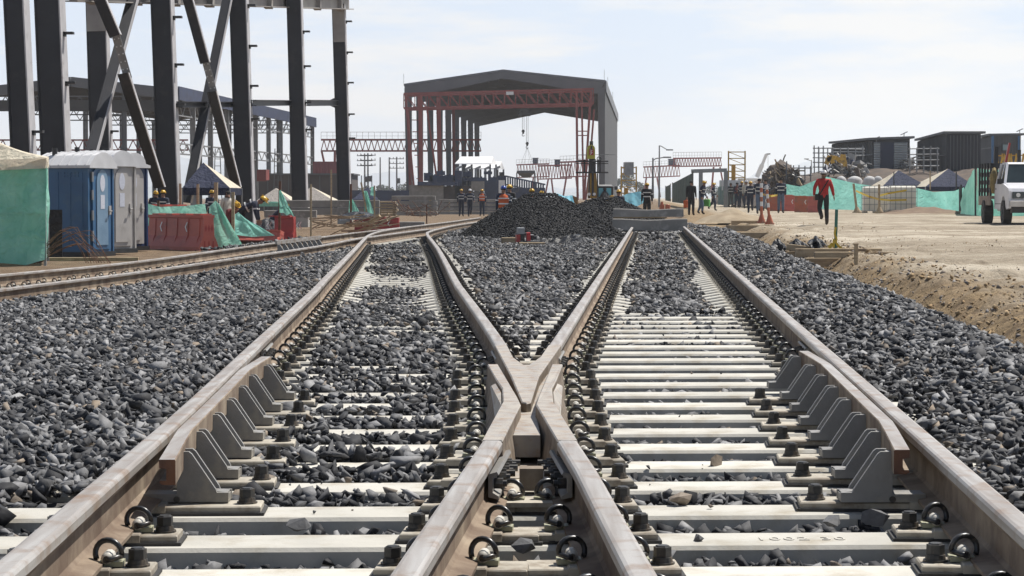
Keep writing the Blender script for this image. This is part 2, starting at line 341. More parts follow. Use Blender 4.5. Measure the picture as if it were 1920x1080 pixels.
# fishplates at the joints
def fishplate(x, y, slope, side, label):
    t = empty('fishplate', (x, y, 0), -math.atan(slope), label, 'rail joint', 'bolted rail joints')
    for s in (side,):
        mb = MB(); mb.prism([(s * .012, -.135), (s * .012, -.06), (s * .040, -.052), (s * .046, -.062), (s * .026, -.075), (s * .026, -.12), (s * .046, -.132), (s * .046, -.142)], -.31, .31)
        p = mb.build('splice_bar', M_ZINC, t)
        for k in (-.24, -.08, .08, .24):
            m2 = MB(); m2.tube([(s * .026, k, -.098), (s * .055, k, -.098)], .019, 6); m2.tube([(s * .055, k, -.098), (s * .068, k, -.098)], .011, 8)
            m2.build('fish_bolt', M_BOLT, t)
fishplate(float(L2x(12.754)), 12.754, -.05, 1, 'bolted fishplate joint just beyond the left check rail')
fishplate(float(R1x(12.934)), 12.934, .065, -1, 'bolted fishplate joint just beyond the right check rail')
fishplate(float(L1x(YH)), YH, .065, 1, 'bolted fishplate at the heel of the frog, on its right leg')
fishplate(float(R2x(YH)), YH, -.05, -1, 'bolted fishplate at the heel of the frog, on its left leg')
fishplate(float(L1x(YJ)) , YJ - .14, .065, 1, 'fishplate on the inner side of the shiny rail where it meets the frog')
fishplate(float(R2x(YJ)) , YJ - .14, -.05, -1, 'shaded fishplate on the dark-sided rail where it meets the frog')

# ------------------------------------------------------------------ crossing frog
def frog():
    t = empty('crossing_frog', (0.06, 8.7, 0), 0, 'cast steel V-shaped crossing frog with two flared wings in the middle of the tracks', 'rail frog')
    O = Vector((0.06, 8.7, 0))
    def wedge(outline, zt, zb, taper=0.012, name='wing_rail', m=M_CAST, zts=None):
        """solid with the given top outline (x, y), spreading slightly downwards, top edge chamfered"""
        n = len(outline); c = Vector((sum(p[0] for p in outline) / n, sum(p[1] for p in outline) / n)); mb = MB()
        zts = zts or [zt] * n
        def off(d):
            out = []
            for i in range(n):
                a, b, e = Vector(outline[i - 1]), Vector(outline[i]), Vector(outline[(i + 1) % n])
                d1 = (b - a).normalized(); d2 = (e - b).normalized(); n1 = Vector((d1.y, -d1.x)); n2 = Vector((d2.y, -d2.x))
                v = (n1 + n2); v = v.normalized() if v.length > 1e-4 else n1
                out.append(b + v * d * area)
            return out
        ar = sum(outline[i][0] * outline[(i + 1) % n][1] - outline[(i + 1) % n][0] * outline[i][1] for i in range(n)); area = 1 if ar > 0 else -1
        rings = [(off(-.005), [z for z in zts]), (off(0), [z - .006 for z in zts]), (off(0.0), [z - .045 for z in zts]), (off(taper), [zb] * n)]
        for pts, zz in rings: mb.v.extend([(p.x - O.x, p.y - O.y, z) for p, z in zip(pts, zz)])
        for r in range(3):
            for i in range(n): mb.f.append((r * n + i, r * n + (i + 1) % n, (r + 1) * n + (i + 1) % n, (r + 1) * n + i))
        mb.f += [tuple(range(n)), tuple(range(4 * n - 1, 3 * n - 1, -1))]; mb.mi = [0] * n + [1] * (2 * n) + [0, 0]; mb.sm = [False] * len(mb.f)
        return mb.build(name, [m, M_CASTSIDE], t)
    l1 = lambda y: float(L1x(y)); r2 = lambda y: float(R2x(y)); h = .036
    # wings: near joint, knuckle, then parallel to the far leg, flared end
    kn = 8.62
    for s in (-1, 1):
        near = (l1 if s < 0 else r2)
        cx = .066
        def mir(x): return cx + s * x
        a = near(YJ)
        inner = [(a - s * h, YJ), (mir(.026), kn), (mir(.034), 8.95)]
        # outer side of the leg beyond the knuckle sits a flangeway away from the V
        leg = lambda y: mir(0.036 + (abs((r2(y) if s < 0 else l1(y)) - cx)) ) 
        inner = [(a - s * h, YJ), (mir(.030), kn), (mir(.046), 9.0), (mir(.078), 9.6), (mir(.136), 10.75)]
        outer = [(mir(.190), 10.75), (mir(.138), 9.78), (mir(.110), 9.35), (mir(.104), 8.75), (a + s * h, YJ)]
        zts = [0, 0, 0, .0, -.004, -.004, 0, 0, 0, 0]
        wedge(inner + outer, 0, -.165, .02, zts=zts)
        # cast shoulder outside each wing and its tall flared end
        wedge([(mir(.140), 9.72), (mir(.110), 9.30), (mir(.104), 8.75), (mir(.118), 8.45), (mir(.138), 8.9), (mir(.152), 9.35), (mir(.165), 9.7)], -.035, -.165, .03, name='shoulder', zts=[-.012, -.014, -.02, -.055, -.075, -.05, -.02])
    # the V: two legs joined at the nose
    ytip = 8.80
    L = [(.060, ytip), (.040, ytip + .02), (r2(10.0) - .020, 10.0), (r2(YH) - h, YH), (r2(YH) + h, YH), (r2(11.2) + h, 11.2), ((l1(10.6) + r2(10.6)) / 2, 10.55), (l1(11.2) - h, 11.2), (l1(YH) - h, YH), (l1(YH) + h, YH), (l1(10.0) + .022, 10.0), (.078, ytip + .02)]
    wedge(L, 0, -.165, .014, 'nose', zts=[-.012, -.010, 0, 0, 0, 0, -.004, 0, 0, 0, 0, -.010])
    # filled floors: between the legs and in the throat, then the wide foot
    mb = MB(); mb.prism([(r2(11.6) + .02, 11.62), (l1(11.6) - .02, 11.62), (l1(10.6), 10.4), (r2(10.6), 10.4)], -.16, -.075, axis='z')
    mb.v = [(x - O.x, y - O.y, z) for x, y, z in mb.v]; mb.build('web_plate', M_CAST, t)
    mb = MB(); mb.prism([(l1(8.0) + .03, 7.95), (r2(8.0) - .03, 7.95), (.10, kn), (.16, 9.5), (.24, 10.7), (-.10, 10.7), (-.03, 9.5), (.03, kn)], -.135, -.052, axis='z')
    mb.v = [(x - O.x, y - O.y, z) for x, y, z in mb.v]; mb.build('flangeway_floor', M_CAST, t)
    mb = MB(); mb.cur = 0
    mb.prism([(l1(7.5) - .05, 7.55), (r2(7.5) + .05, 7.55), (.225, 8.2), (.235, 9.6), (.26, 10.9), (.26, 11.95), (-.13, 11.95), (-.13, 10.9), (-.10, 9.6), (-.095, 8.2)], -.176, -.160, axis='z')
    mb.v = [(x - O.x, y - O.y, z) for x, y, z in mb.v]; mb.build('foot_slab', M_CAST, t)
    # spacer block between the near rails with its bolts
    mb = MB(); mb.box(-.035, .045, -1.56, -1.48, -.15, -.075); mb.build('spacer_block', M_CASTSIDE, t)
    mb = MB(); mb.prism([(l1(7.0) + .05, 6.95), (r2(7.0) - .05, 6.95), (r2(7.7) - .03, 7.72), (l1(7.7) + .03, 7.72)], -.178, -.163, axis='z'); mb.v = [(x - O.x, y - O.y, z) for x, y, z in mb.v]; mb.build('tie_plate', M_PLATE, t)
    for k in range(3):
        for sx in (-1, 1):
            m2 = MB(); y = -1.20 - .14 * k; x0 = (l1(8.7 + y) + .012 if sx < 0 else r2(8.7 + y) - .012) - O.x
            m2.tube([(x0, y, -.10), (x0 - sx * .045, y, -.10)], .019, 6); m2.tube([(x0 - sx * .045, y, -.10), (x0 - sx * .075, y, -.10)], .012, 8); m2.build('frog_bolt', M_BOLT, t)
    return t
frog()

# ------------------------------------------------------------------ sleepers and fastenings
ZS = -0.205                       # sleeper top
def mono_mesh(length, w0=.26, name='sleeper_body'):
    """pre-stressed sleeper: chamfered block, dipped and narrowed towards the middle"""
    mb = MB(); hl = length / 2; xs = [-hl, -hl * .72, -hl * .42, -hl * .2, hl * .2, hl * .42, hl * .72, hl]; dip = [0, 0, 0, .045, .045, 0, 0, 0]; nar = [0, 0, 0, .02, .02, 0, 0, 0]
    dip = [0, 0, .0, .048, .048, .0, 0, 0]
    for x, d, q in zip(xs, dip, nar):
        w = w0 / 2 - q
        mb.v += [(x, -w - .02, -.22), (x, -w, -.012 - d), (x, -w + .012, -d), (x, w - .012, -d), (x, w, -.012 - d), (x, w + .02, -.22)]
    for i in range(len(xs) - 1):
        for k in range(6): mb.f.append((i * 6 + k, i * 6 + (k + 1) % 6, i * 6 + 6 + (k + 1) % 6, i * 6 + 6 + k))
    mb.f += [tuple(range(6)), tuple(range(len(xs) * 6 - 6, len(xs) * 6))]; mb.mi = [0] * len(mb.f); mb.sm = [False] * len(mb.f)
    return mb.data(name, M_CONC)
def bearer_mesh(x0, x1, w=.26):
    mb = MB(); ch = .012
    for x in (x0, x0 + ch, x1 - ch, x1):
        e = ch if x in (x0, x1) else 0; q = w / 2
        mb.v += [(x, -q - .02 + e, -.22), (x, -q + e, -.012 - e), (x, -q + ch + e, -e), (x, q - ch - e, -e), (x, q - e, -.012 - e), (x, q + .02 - e, -.22)]
    for i in range(3):
        for k in range(6): mb.f.append((i * 6 + k, i * 6 + (k + 1) % 6, i * 6 + 6 + (k + 1) % 6, i * 6 + 6 + k))
    mb.f += [tuple(range(6)), tuple(range(18, 24))]; mb.mi = [0] * len(mb.f); mb.sm = [False] * len(mb.f)
    return mb.data('sleeper_body', M_CONC)
# shared fastening meshes (origin at rail foot centre on the sleeper top; x across the rail)
def m_plate(a=-.21, b=.21, pad=True):
    mb = MB(); mb.cbox(a, b, -.075, .075, .010, .030, .004); mb.cbox(-.10, .10, -.085, .085, .0101, .036, .004)
    if pad: mb.cur = 1; mb.box(a - .012, b + .012, -.085, .085, .001, .010)
    return mb.data('base_plate', [M_PLATE, M_RUBBER])
def m_bolt():
    mb = MB(); mb.cyl((0, 0), .034, 0, .006, 14); mb.cyl((0, 0), .029, .006, .020, 14, .027); mb.cyl((0, 0), .0255, .020, .048, 6, .025); mb.cyl((0, 0), .021, .048, .052, 6, .018)
    return mb.data('hex_bolt', M_BOLT)
def m_clip(s):
    """spring ring: an upright arc over a pale barrel, with a curled foot bearing on the rail"""
    mb = MB(); mb.smooth = True; R = .036
    arc = [(R * math.cos(t), 0, .034 + R * math.sin(t)) for t in np.linspace(-.45, math.pi + .25, 13)]
    arc = [(x, .010 * math.sin(i * .5), z) for i, (x, _, z) in enumerate(arc)]
    if s > 0: arc = [(-x, y, z) for x, y, z in arc]
    mb.tube(arc, .0082, 7)
    e = arc[-1]; mb.tube([e, (e[0] * .8, -.022, .026), (e[0] * .3, -.038, .023), (-e[0] * .1, -.036, .022)], .0082, 7)
    me1 = mb.data('rail_clip', M_CLIP)
    m2 = MB(); m2.smooth = True; m2.tube([(0, -.034, .024), (0, .030, .024)], .0165, 10); m2.smooth = False
    m2.cur = 1; m2.box(-.042, .042, -.026, .030, .0, .014); m2.cur = 2; m2.tube([(0, -.040, .022), (0, -.033, .022)], .0105, 8)
    return me1, m2.data('clip_shoulder', [M_BARREL, M_INSUL, M_BOLT])
D_PLATE, D_BOLT = m_plate(), m_bolt(); D_CLIPR, D_SHR = m_clip(1); D_CLIPL, D_SHL = m_clip(-1)
D_FROGP = m_plate(-.15, .15)
D_LONG_R = m_plate(-.46, .21)      # under the right check rail
D_LONG_L = m_plate(-.21, .41)
def m_seat(detail=True):
    """a whole rail seat in one piece, for the far sleepers"""
    mb = MB(); mb.cur = 0; mb.box(-.19, .19, -.07, .07, .004, .03); mb.cur = 1
    for s in (-1, 1):
        mb.cyl((s * .155, 0), .026, .03, .07, 6)
        mb.cur = 2; pts = [(s * .08 + .034 * math.cos(t), 0, .05 + .034 * math.sin(t)) for t in np.linspace(-.2, math.pi + .2, 6)]
        mb.tube(pts, .009, 4); mb.cur = 3; mb.tube([(s * .08, -.03, .045), (s * .08, .03, .045)], .016, 5); mb.cur = 1
    return mb.data('rail_seat', [M_PLATE, M_BOLT, M_CLIP, M_BARREL])
D_SEAT = m_seat()
D_MONO = mono_mesh(2.5); 
def seat_detail(parent, x, ang=0.0, kind='full', long=0, clips=(1, 1), bolts=(1, 1)):
    """base plate (part) with bolts and clips (sub-parts)"""
    d = D_PLATE if long == 0 else (D_LONG_L if long > 0 else D_LONG_R)
    p = link('base_plate', d, parent, loc=(x, 0, 0)); p.rotation_euler[2] = ang
    for s, on in ((-1, bolts[0]), (1, bolts[1])):
        if on:
            bx = s * (.165 if (long == 0 or long != s) else (.36 if s > 0 else .405))
            b = link('hex_bolt', D_BOLT, p, loc=(bx, random.uniform(-.004, .004), .030)); b.rotation_euler[2] = random.uniform(0, 1)
    for s, on in ((-1, clips[0]), (1, clips[1])):
        if on and long != s:
            c = link('rail_clip', D_CLIPR if s > 0 else D_CLIPL, p, loc=(s * .086, 0, .033)); c.rotation_euler[2] = random.uniform(-.12, .12)
            link('clip_shoulder', D_SHR if s > 0 else D_SHL, p, loc=(s * .086, 0, .033))
    return p
SLEEPERS = []                     # (centre x, centre y, slope, half length, half width) for the ballast
_ORD = ['half cut off by the bottom edge', 'second', 'third', 'fourth', 'fifth', 'sixth', 'seventh', 'eighth', 'ninth', 'tenth', 'eleventh', 'twelfth']
YB = [6.337 + .13 + .602 * k for k in range(-4, 22)]
for k, yc in enumerate(YB):
    sl = 0.03; X = .62
    xa, xb = float(L2x(yc)) - .46, float(R1x(yc)) + .50
    t = empty('concrete_sleeper', (X, yc, ZS), math.atan(sl),
              ('cream turnout sleeper with a number cast on its top, under all four rails' if k == 4 else 'cream turnout sleeper %s, counted from the bottom of the photo' % _ORD[k] if k else 'cream turnout sleeper hidden below the bottom edge of the photo') if yc < 11 else 'long cream concrete sleeper under both tracks, half covered by ballast', 'sleeper',
              'long turnout sleepers near the frog' if yc < 11 else 'long turnout sleepers beyond the frog')
    link('sleeper_body', bearer_mesh(xa - X, xb - X), t)
    SLEEPERS.append((X, yc, sl, xa, xb, .13))
    chk = 6.6 < yc < 11.0
    for nm, fx in (('L2', L2x), ('L1', L1x), ('R2', R2x), ('R1', R1x)):
        x = float(fx(yc)) - X; a = -math.atan(float(fx(yc + .3) - fx(yc - .3)) / .6) - math.atan(sl)
        if nm == 'L2': seat_detail(t, x, a, long=1 if chk else 0)
        elif nm == 'R1': seat_detail(t, x, a, long=-1 if chk else 0)
        elif 7.5 < yc < 12.0:      # the frog's wide foot: clips stand outside it
            s = -1 if nm == ('L1' if yc < 9 else 'R2') else 1
            w = .215 + max(0, yc - 9) * .018; cx = .066 - X
            p = link('base_plate', D_FROGP, t, loc=(cx + s * w, 0, 0)); p.rotation_euler[2] = a
            link('hex_bolt', D_BOLT, p, loc=(s * .105, 0, .030)); link('rail_clip', D_CLIPR if s > 0 else D_CLIPL, p, loc=(0, 0, .035)); link('clip_shoulder', D_SHR if s > 0 else D_SHL, p, loc=(0, 0, .035))
        else:
            gap = float(R2x(yc) - L1x(yc))
            close = abs(gap) < .45; side = (1 if nm == 'L1' else -1) if yc < 9 else (-1 if nm == 'L1' else 1)   # side facing the other rail
            cl = (1, 1) if abs(gap) > .25 else ((0, 1) if side < 0 else (1, 0))
            bo = (1, 1) if not close else ((0, 1) if side < 0 else (1, 0))
            seat_detail(t, x, a, clips=cl, bolts=bo)
# raised lettering on one sleeper
cu = bpy.data.curves.new('cast_number', 'FONT'); cu.body = '1002 30'; cu.size = .075; cu.extrude = .0015; cu.space_character = 1.15
to = bpy.data.objects.new('cast_number', cu); COL.objects.link(to); bpy.context.view_layer.update()
me_t = bpy.data.meshes.new_from_object(to.evaluated_get(bpy.context.evaluated_depsgraph_get())); bpy.data.objects.remove(to)
me_t.materials.clear(); me_t.materials.append(mat('faint_cast_number', (0.50, 0.48, 0.43), (0.43, 0.41, 0.365), 40))
_slp = [o for o in COL.objects if o.name.startswith('concrete_sleeper') and abs(o.location.y - YB[4]) < .01][0]
link('cast_number', me_t, _slp, loc=(.12, -.03, .001))

def mono_row(fa, fb, y0, y1, step, label, group, zf=lambda y: 0.0, seat=True):
    y = y0
    while y < y1:
        xa, xb = float(fa(y)), float(fb(y)); s = float(fa(y + .5) + fb(y + .5) - fa(y - .5) - fb(y - .5)) / 2
        xc = (xa + xb) / 2; z = ZS + zf(y)
        t = link('concrete_sleeper', D_MONO, None, label, 'sleeper', group, loc=(xc, y, z)); t.rotation_euler[2] = -math.atan(s)
        SLEEPERS.append((xc, y, -s, xc - 1.25, xc + 1.25, .13))
        for x in (xa, xb): link('rail_seat', D_SEAT, t, loc=((x - xc) * math.sqrt(1 + s * s), 0, 0))
        y += step
mono_row(L1x, R1x, YB[-1] + .6, 61, .602, 'pale concrete sleeper with raised ends, under the straight track', 'single sleepers of the straight track')
mono_row(L2x, R2x, YB[-1] + .6, 44, .602, 'pale concrete sleeper with raised ends, under the curving track', 'single sleepers of the curving track')
zM = lambda y: float(np.interp(y, [p.y for p in M1P], [p.z for p in M1P]))
mono_row(M2x, lambda y: M2x(y) - 1.45, 15.5, 41, .62, 'concrete sleeper of the far left track, buried up to its rail seats', 'sleepers of the far left track', zM)
mono_row(lambda y: R2x(y), lambda y: R2x(y) - 1.45, 46, 84, .7, 'distant concrete sleeper under the merged tracks', 'sleepers of the merged far tracks')

# ------------------------------------------------------------------ check rails with brackets
def check_rail(s, fx, y0, y1, label):
    """s=+1: stands to the right of its running rail"""
    def off(y): 
        e = min(y - y0, y1 - y); return .100 + .045 * max(0, 1 - e / .85)
    ys = np.linspace(y0, y1, 16); P = [Vector((float(fx(y)) + s * off(y), y, .020)) for y in ys]
    t = empty('check_rail', (0, 0, 0), 0, label, 'check rail')
    sec = [(-.024, 0), (.024, 0), (.027, -.004), (.027, -.080), (-.012 , -.080), (-.024, -.074), (-.022, -.066), (-.002, -.066), (-.002, -.030), (-.024, -.026)]
    if s < 0: sec = [(-x, z) for x, z in sec]
    mb = MB(); n = len(sec)
    for i, p in enumerate(P):
        for x, z in sec: mb.v.append((p.x + x, p.y, p.z + z))
    for i in range(len(P) - 1):
        for k in range(n): mb.f.append((i * n + k, i * n + (k + 1) % n, (i + 1) * n + (k + 1) % n, (i + 1) * n + k)); mb.mi.append(0 if k in (0,) else 1)
    mb.f += [tuple(range(n))[::-1], tuple((len(P) - 1) * n + k for k in range(n))]; mb.mi += [2, 2]; mb.sm = [False] * len(mb.f)
    mb.build('rail_bar', [M_RAILTOP, M_RAILSIDE, M_RUST], t)
    prof = [(0, .055), (0, .188), (.006, .196), (.040, .196), (.050, .188), (.128, .072), (.132, .060), (.170, .060), (.170, .028), (-.11, .028), (-.11, .055)]
    prof = [(x * s, z) for x, z in prof]
    inner = [(x * s, z) for x, z in [(.012, .06), (.012, .180), (.035, .180), (.112, .06)]]
    for yc in YB:
        if not (y0 < yc - .05 and yc < y1 + .12): continue
        x = float(fx(yc)) + s * (off(min(max(yc, y0), y1)) + .028 - (.02 if s > 0 else 0)); base = ZS + .006
        br = MB(); 
        br.prism([(a, b) for a, b in prof], -.050, -.034); br.prism(prof, .034, .050)
        br.prism([(0 * s, .060), (0 * s, .192), (.014 * s, .192), (.014 * s, .060)], -.034, .034)     # closing web on the rail side
        br.prism([(.012 * s, .0601), (.012 * s, .075), (.165 * s, .059), (.165 * s, .050), (.012 * s, .050)], -.034, .034)
        br.prism([(-.109 * s, .0285), (-.109 * s, .054), (.169 * s, .054), (.169 * s, .0285)], -.034, .034)
        o = br.build('bracket', M_ZINC, t); o.location = (x, yc, base)
        b2 = MB(); b2.tube([(0, -.056, .038), (0, .0, .038)], .011, 10); q = b2.build('pin', M_BOLT, o)
    return t
check_rail(1, L2x, 6.62, 10.95, 'left check rail: L-shaped bar held by a row of eight grey triangular brackets')
check_rail(-1, R1x, 6.88, 11.35, 'right check rail: L-shaped bar held by a row of eight grey triangular brackets')
# the small distant one on the far left track
def far_check():
    t = empty('check_rail', (0, 0, 0), 0, 'distant slotted check rail beside the outer rail of the far left track', 'check rail')
    a = gp(506, 455, -.15); b = gp(590, 445, -.12)
    mb = MB()
    for k in range(9):
        p = a.lerp(b, k / 9.0); m2 = MB(); x, y = p.x + .17, p.y
        m2.prism([(0, -.17), (0, -.02), (.05, -.02), (.15, -.17)], -.05, .05); o = m2.build('bracket', M_ZINC, t); o.location = (x, y, p.z - .02)
    mb.bar(a + Vector((.14, 0, -.0)), b + Vector((.14, 0, -.0)), .05, .08); mb.build('rail_bar', M_RAILTOP, t)
far_check()
# ------------------------------------------------------------------ ground height and the ballast on it
def r1edge(Y): return R1x(np.minimum(Y, 62))
_MY = [p.y for p in M1P]; _MZ = [p.z for p in M1P]
def bal(x, Y):
    """top of the ballast"""
    x = np.asarray(x, float); Y = np.asarray(Y, float)
    n1 = fbm(x * 1.3 + 40, Y * 1.3 + 9, 3) - .45; n2 = fbm(x * .35 + 3, Y * .35 + 77, 3) - .45
    l2, r2, l1, r1, m1, m2 = L2x(Y), R2x(Y), L1x(Y), r1edge(Y), M1x(Y), M2x(Y)
    mid = (l1 + r2) / 2
    z = np.full(x.shape, -.30)
    # inside the right track: swept clear close by, filled further out
    right = np.interp(Y, [4, 5.6, 6.6, 7.4, 9, 13, 17, 19, 24, 35], [-.262, -.245, -.275, -.232, -.25, -.268, -.25, -.23, -.222, -.20])
    left = np.interp(Y, [4, 6.0, 6.9, 7.3, 9, 14, 18, 30], [-.29, -.285, -.25, -.21, -.20, -.202, -.214, -.22])
    z = np.where(x > mid, right, left)
    # under the rails and round the frog it stays low
    for r in (l2, l1, r2, r1): z = np.where(np.abs(x - r) < .25, np.minimum(z, np.where(Y < 19, -.27, -.232)), z)
    # the V between the diverging tracks fills up
    vin = (x > r2 + .32) & (x < l1 - .32) & (Y > 9)
    z = np.where(vin, np.interp(Y, [12, 20, 40, 52], [-.23, -.20, -.17, -.12]), z)
    # bank on the left
    tl = np.clip((l2 - .24 - x) / 1.0, 0, 1)
    bank = -.22 - .04 * tl - .10 * sstep(1.0, 3.2, l2 - x) 
    bank = np.where(Y > 38, np.maximum(bank, -.22), bank)
    bank = bank - .075 * (1 - sstep(7.0, 10.0, Y)) * (1 - sstep(.36, .52, l2 - x)) * (n1 + .45 > .42)
    z = np.where(x < l2 - .24, bank + .045, z)
    tm = np.clip((x - (m2 + .1)) / .5, 0, 1); 
    z = np.where((x < m2 + .6) & (Y < 42), z * tm + (-.415) * (1 - tm), z)
    z = np.where((x < m2 - .1) & (Y < 42), -.40, z)
    z = np.where((x < m1 - .45) & (Y < 70), -.44 - .10 * np.clip(m1 - .45 - x, 0, 1), z)
    # right shoulder: heaped crest, then falls to the trench
    d = x - r1
    crest = np.interp(d, [.22, .35, .55, 1.0, 1.3, 1.8, 2.5], [-.215, -.185, -.15, -.07, -.10, -.36, -.60])
    z = np.where(d > .25, crest + n2 * .10 * sstep(.5, 1.0, d), z)
    mono = Y > 19.2
    lt = mono & (x > l2 + .1) & (x < r2 - .1) & (Y < 44); z = np.where(lt, np.interp(Y, [19, 26, 36, 42], [-.255, -.262, -.245, -.20]) + .06 * sstep(-.02, .10, n2) , z)
    rc = (x - l1) / 1.5
    rt = mono & (rc > .05) & (rc < .95); side = np.maximum(sstep(.34, .18, rc) * (1 - sstep(21, 24, Y)), sstep(.62, .78, rc) * (1 - sstep(27, 32, Y)))
    z = np.where(rt, -.205 - .065 * side, z)
    z = z + n1 * np.where(z > -.26, .06, .03) + n2 * .03
    zm = np.interp(Y, _MY, _MZ)
    z = np.where((x < m2 + .22) & (x > m1 - .3) & (Y < 57), zm - .245 + n1 * .02, z)
    return z
def dirt(x, Y):
    x = np.asarray(x, float); Y = np.asarray(Y, float)
    n1 = fbm(x * .9 + 11, Y * .6 + 31, 5) - .48; n2 = fbm(x * 3.1, Y * 2.2 + 8, 4) - .48; n3 = fbm(x * .12 + 2, Y * .1 + 3, 3) - .45
    d = x - r1edge(Y) + .5 * (fbm(Y * .3 + 5, Y * 0 + 1.5, 3) - .45)
    edge = np.interp(Y, [8, 20, 35, 60], [1.35, 1.5, 1.7, 1.8])
    zr = -.42 + .38 * sstep(edge - .25, edge + .55, d) + .05 * sstep(edge + .3, edge + 3.5, d)
    zr = zr + n2 * .05 * sstep(edge, edge + 1, d) + n2 * .09 * sstep(edge - .3, edge + .2, d) * (1 - sstep(edge + 1.2, edge + 3.2, d)) + n1 * .10 * (1 - .4 * sstep(edge + 2, edge + 6, d))
    band = sstep(edge - .35, edge + .1, d) * (1 - sstep(edge + .9, edge + 2.4, d)); zr = zr + (fbm(x * 7 + 3, Y * 5 + 1, 3) - .45) * .16 * band + (fbm(x * 6, Y * 3.5, 3) - .45) * .035
    zl = np.full(x.shape, -.50) + n1 * .05
    z = np.where(d > 0.3, zr, -.50)
    z = np.where(x < M1x(Y) - .6, -.47 + n1 * .08, z)
    rise = sstep(62, 68, Y)                          # past the ends of the straight track the dirt fills in
    z = np.where((Y > 62) & (d <= .6 + edge), (1 - rise) * z + rise * np.where(x > L1x(62) - 1.6, -.12, -.42), z)
    z = z + .07 * sstep(55, 100, Y) * (d > 1.5) + n3 * .12 * sstep(90, 300, Y)
    return z
def axis(pts):
    out = []
    for (a, b, st) in pts: out += list(np.arange(a, b, st))
    out.append(pts[-1][1]); return np.array(out)
GX = axis([(-2300, -300, 250), (-300, -60, 20), (-60, -20, 4), (-20, -8, 1), (-8, 2.0, .5), (2.0, 6.2, .075), (6.2, 12, .2), (12, 30, .8), (30, 60, 4), (60, 300, 20), (300, 2300, 250)])
GY = axis([(-40, 4, 4), (4, 9, .5), (9, 30, .11), (30, 70, .35), (70, 130, 1.5), (130, 400, 12), (400, 6300, 300)])
XX, YY = np.meshgrid(GX, GY); ZZ = dirt(XX, YY); ZZ = np.where(YY < 5, np.minimum(ZZ, -.4), ZZ)
def grid_mesh(name, XX, YY, ZZ, m):
    ny, nx = XX.shape; co = np.stack([XX, YY, ZZ], -1).reshape(-1, 3)
    i = np.arange(ny - 1)[:, None] * nx + np.arange(nx - 1)[None, :]; q = np.stack([i, i + 1, i + nx + 1, i + nx], -1).reshape(-1, 4)
    me = bpy.data.meshes.new(name); me.vertices.add(len(co)); me.vertices.foreach_set('co', co.ravel())
    me.loops.add(q.size); me.loops.foreach_set('vertex_index', q.ravel()); me.polygons.add(len(q))
    me.polygons.foreach_set('loop_start', np.arange(0, q.size, 4)); me.polygons.foreach_set('loop_total', np.full(len(q), 4))
    me.polygons.foreach_set('use_smooth', np.ones(len(q), bool)); me.update(); me.validate(); me.materials.append(m)
    return me
def ground_mat():
    m, nt, b = _nt('site_ground', 0.95, 0, 0.15); N, L = nt.nodes, nt.links
    tc = N.new('ShaderNodeTexCoord'); P = tc.outputs['Object']
    def noise(sc, det, stretch=(1, 1, 1), rough=.6):
        mp = N.new('ShaderNodeMapping'); mp.inputs['Scale'].default_value = stretch; L.new(P, mp.inputs['Vector'])
        n = N.new('ShaderNodeTexNoise'); n.inputs['Scale'].default_value = sc; n.inputs['Detail'].default_value = det; n.inputs['Roughness'].default_value = rough
        L.new(mp.outputs[0], n.inputs['Vector']); return n.outputs['Fac']
    def rng_(v, a, b_):
        r = N.new('ShaderNodeMapRange'); r.inputs['From Min'].default_value = a; r.inputs['From Max'].default_value = b_; L.new(v, r.inputs['Value']); return r.outputs[0]
    def mix(f, A, B):
        x = N.new('ShaderNodeMix'); x.data_type = 'RGBA'; L.new(f, x.inputs['Factor'])
        for nm, v in (('A', A), ('B', B)):
            if isinstance(v, tuple): x.inputs[nm].default_value = (*v, 1)
            else: L.new(v, x.inputs[nm])
        return x.outputs['Result']
    pale = mix(rng_(noise(.8, 8, (1, .45, 1)), .36, .62), (.375, .32, .245), (.275, .23, .17))
    pale = mix(rng_(noise(4, 9, (1, .4, 1), .75), .50, .66), pale, (.20, .16, .115))
    pale = mix(rng_(noise(.22, 4, (.35, 1.4, 1)), .5, .62), pale, (.50, .44, .35))
    brown = mix(rng_(noise(3, 8), .38, .6), (.215, .155, .10), (.135, .095, .063))
    sx = N.new('ShaderNodeSeparateXYZ'); L.new(P, sx.inputs[0])
    # brown freshly dug earth left of the line that follows the right-hand rail
    ma = N.new('ShaderNodeMath'); ma.operation = 'MULTIPLY_ADD'; L.new(sx.outputs['Y'], ma.inputs[0]); ma.inputs[1].default_value = -0.0652; L.new(sx.outputs['X'], ma.inputs[2])
    ad = N.new('ShaderNodeMath'); ad.operation = 'MULTIPLY_ADD'; L.new(noise(.7, 6), ad.inputs[0]); ad.inputs[1].default_value = 2.6; L.new(ma.outputs[0], ad.inputs[2])
    f = rng_(ad.outputs[0], 4.1, 5.0)
    ochre = mix(rng_(noise(4, 8), .40, .62), (.30, .22, .13), (.18, .13, .08))
    isr = rng_(ma.outputs[0], 1.2, 1.6)
    brown = mix(isr, brown, ochre)
    col = mix(f, brown, pale)
    L.new(col, b.inputs['Base Color'])
    bp = N.new('ShaderNodeBump'); bp.inputs['Strength'].default_value = .9; bp.inputs['Distance'].default_value = .10
    L.new(noise(7, 12, (1, 1, 1), .7), bp.inputs['Height']); L.new(bp.outputs[0], b.inputs['Normal'])
    return m
link('ground', grid_mesh('ground', XX, YY, ZZ, ground_mat()), None, 'bare site ground, pale trodden dirt on the right and dug brown earth beside the ballast', kind='structure')
BX = np.linspace(-9, 9, 150); BY = np.concatenate([np.arange(3, 20, .12), np.arange(20, 90, .6)])
XX, YY = np.meshgrid(BX, BY)
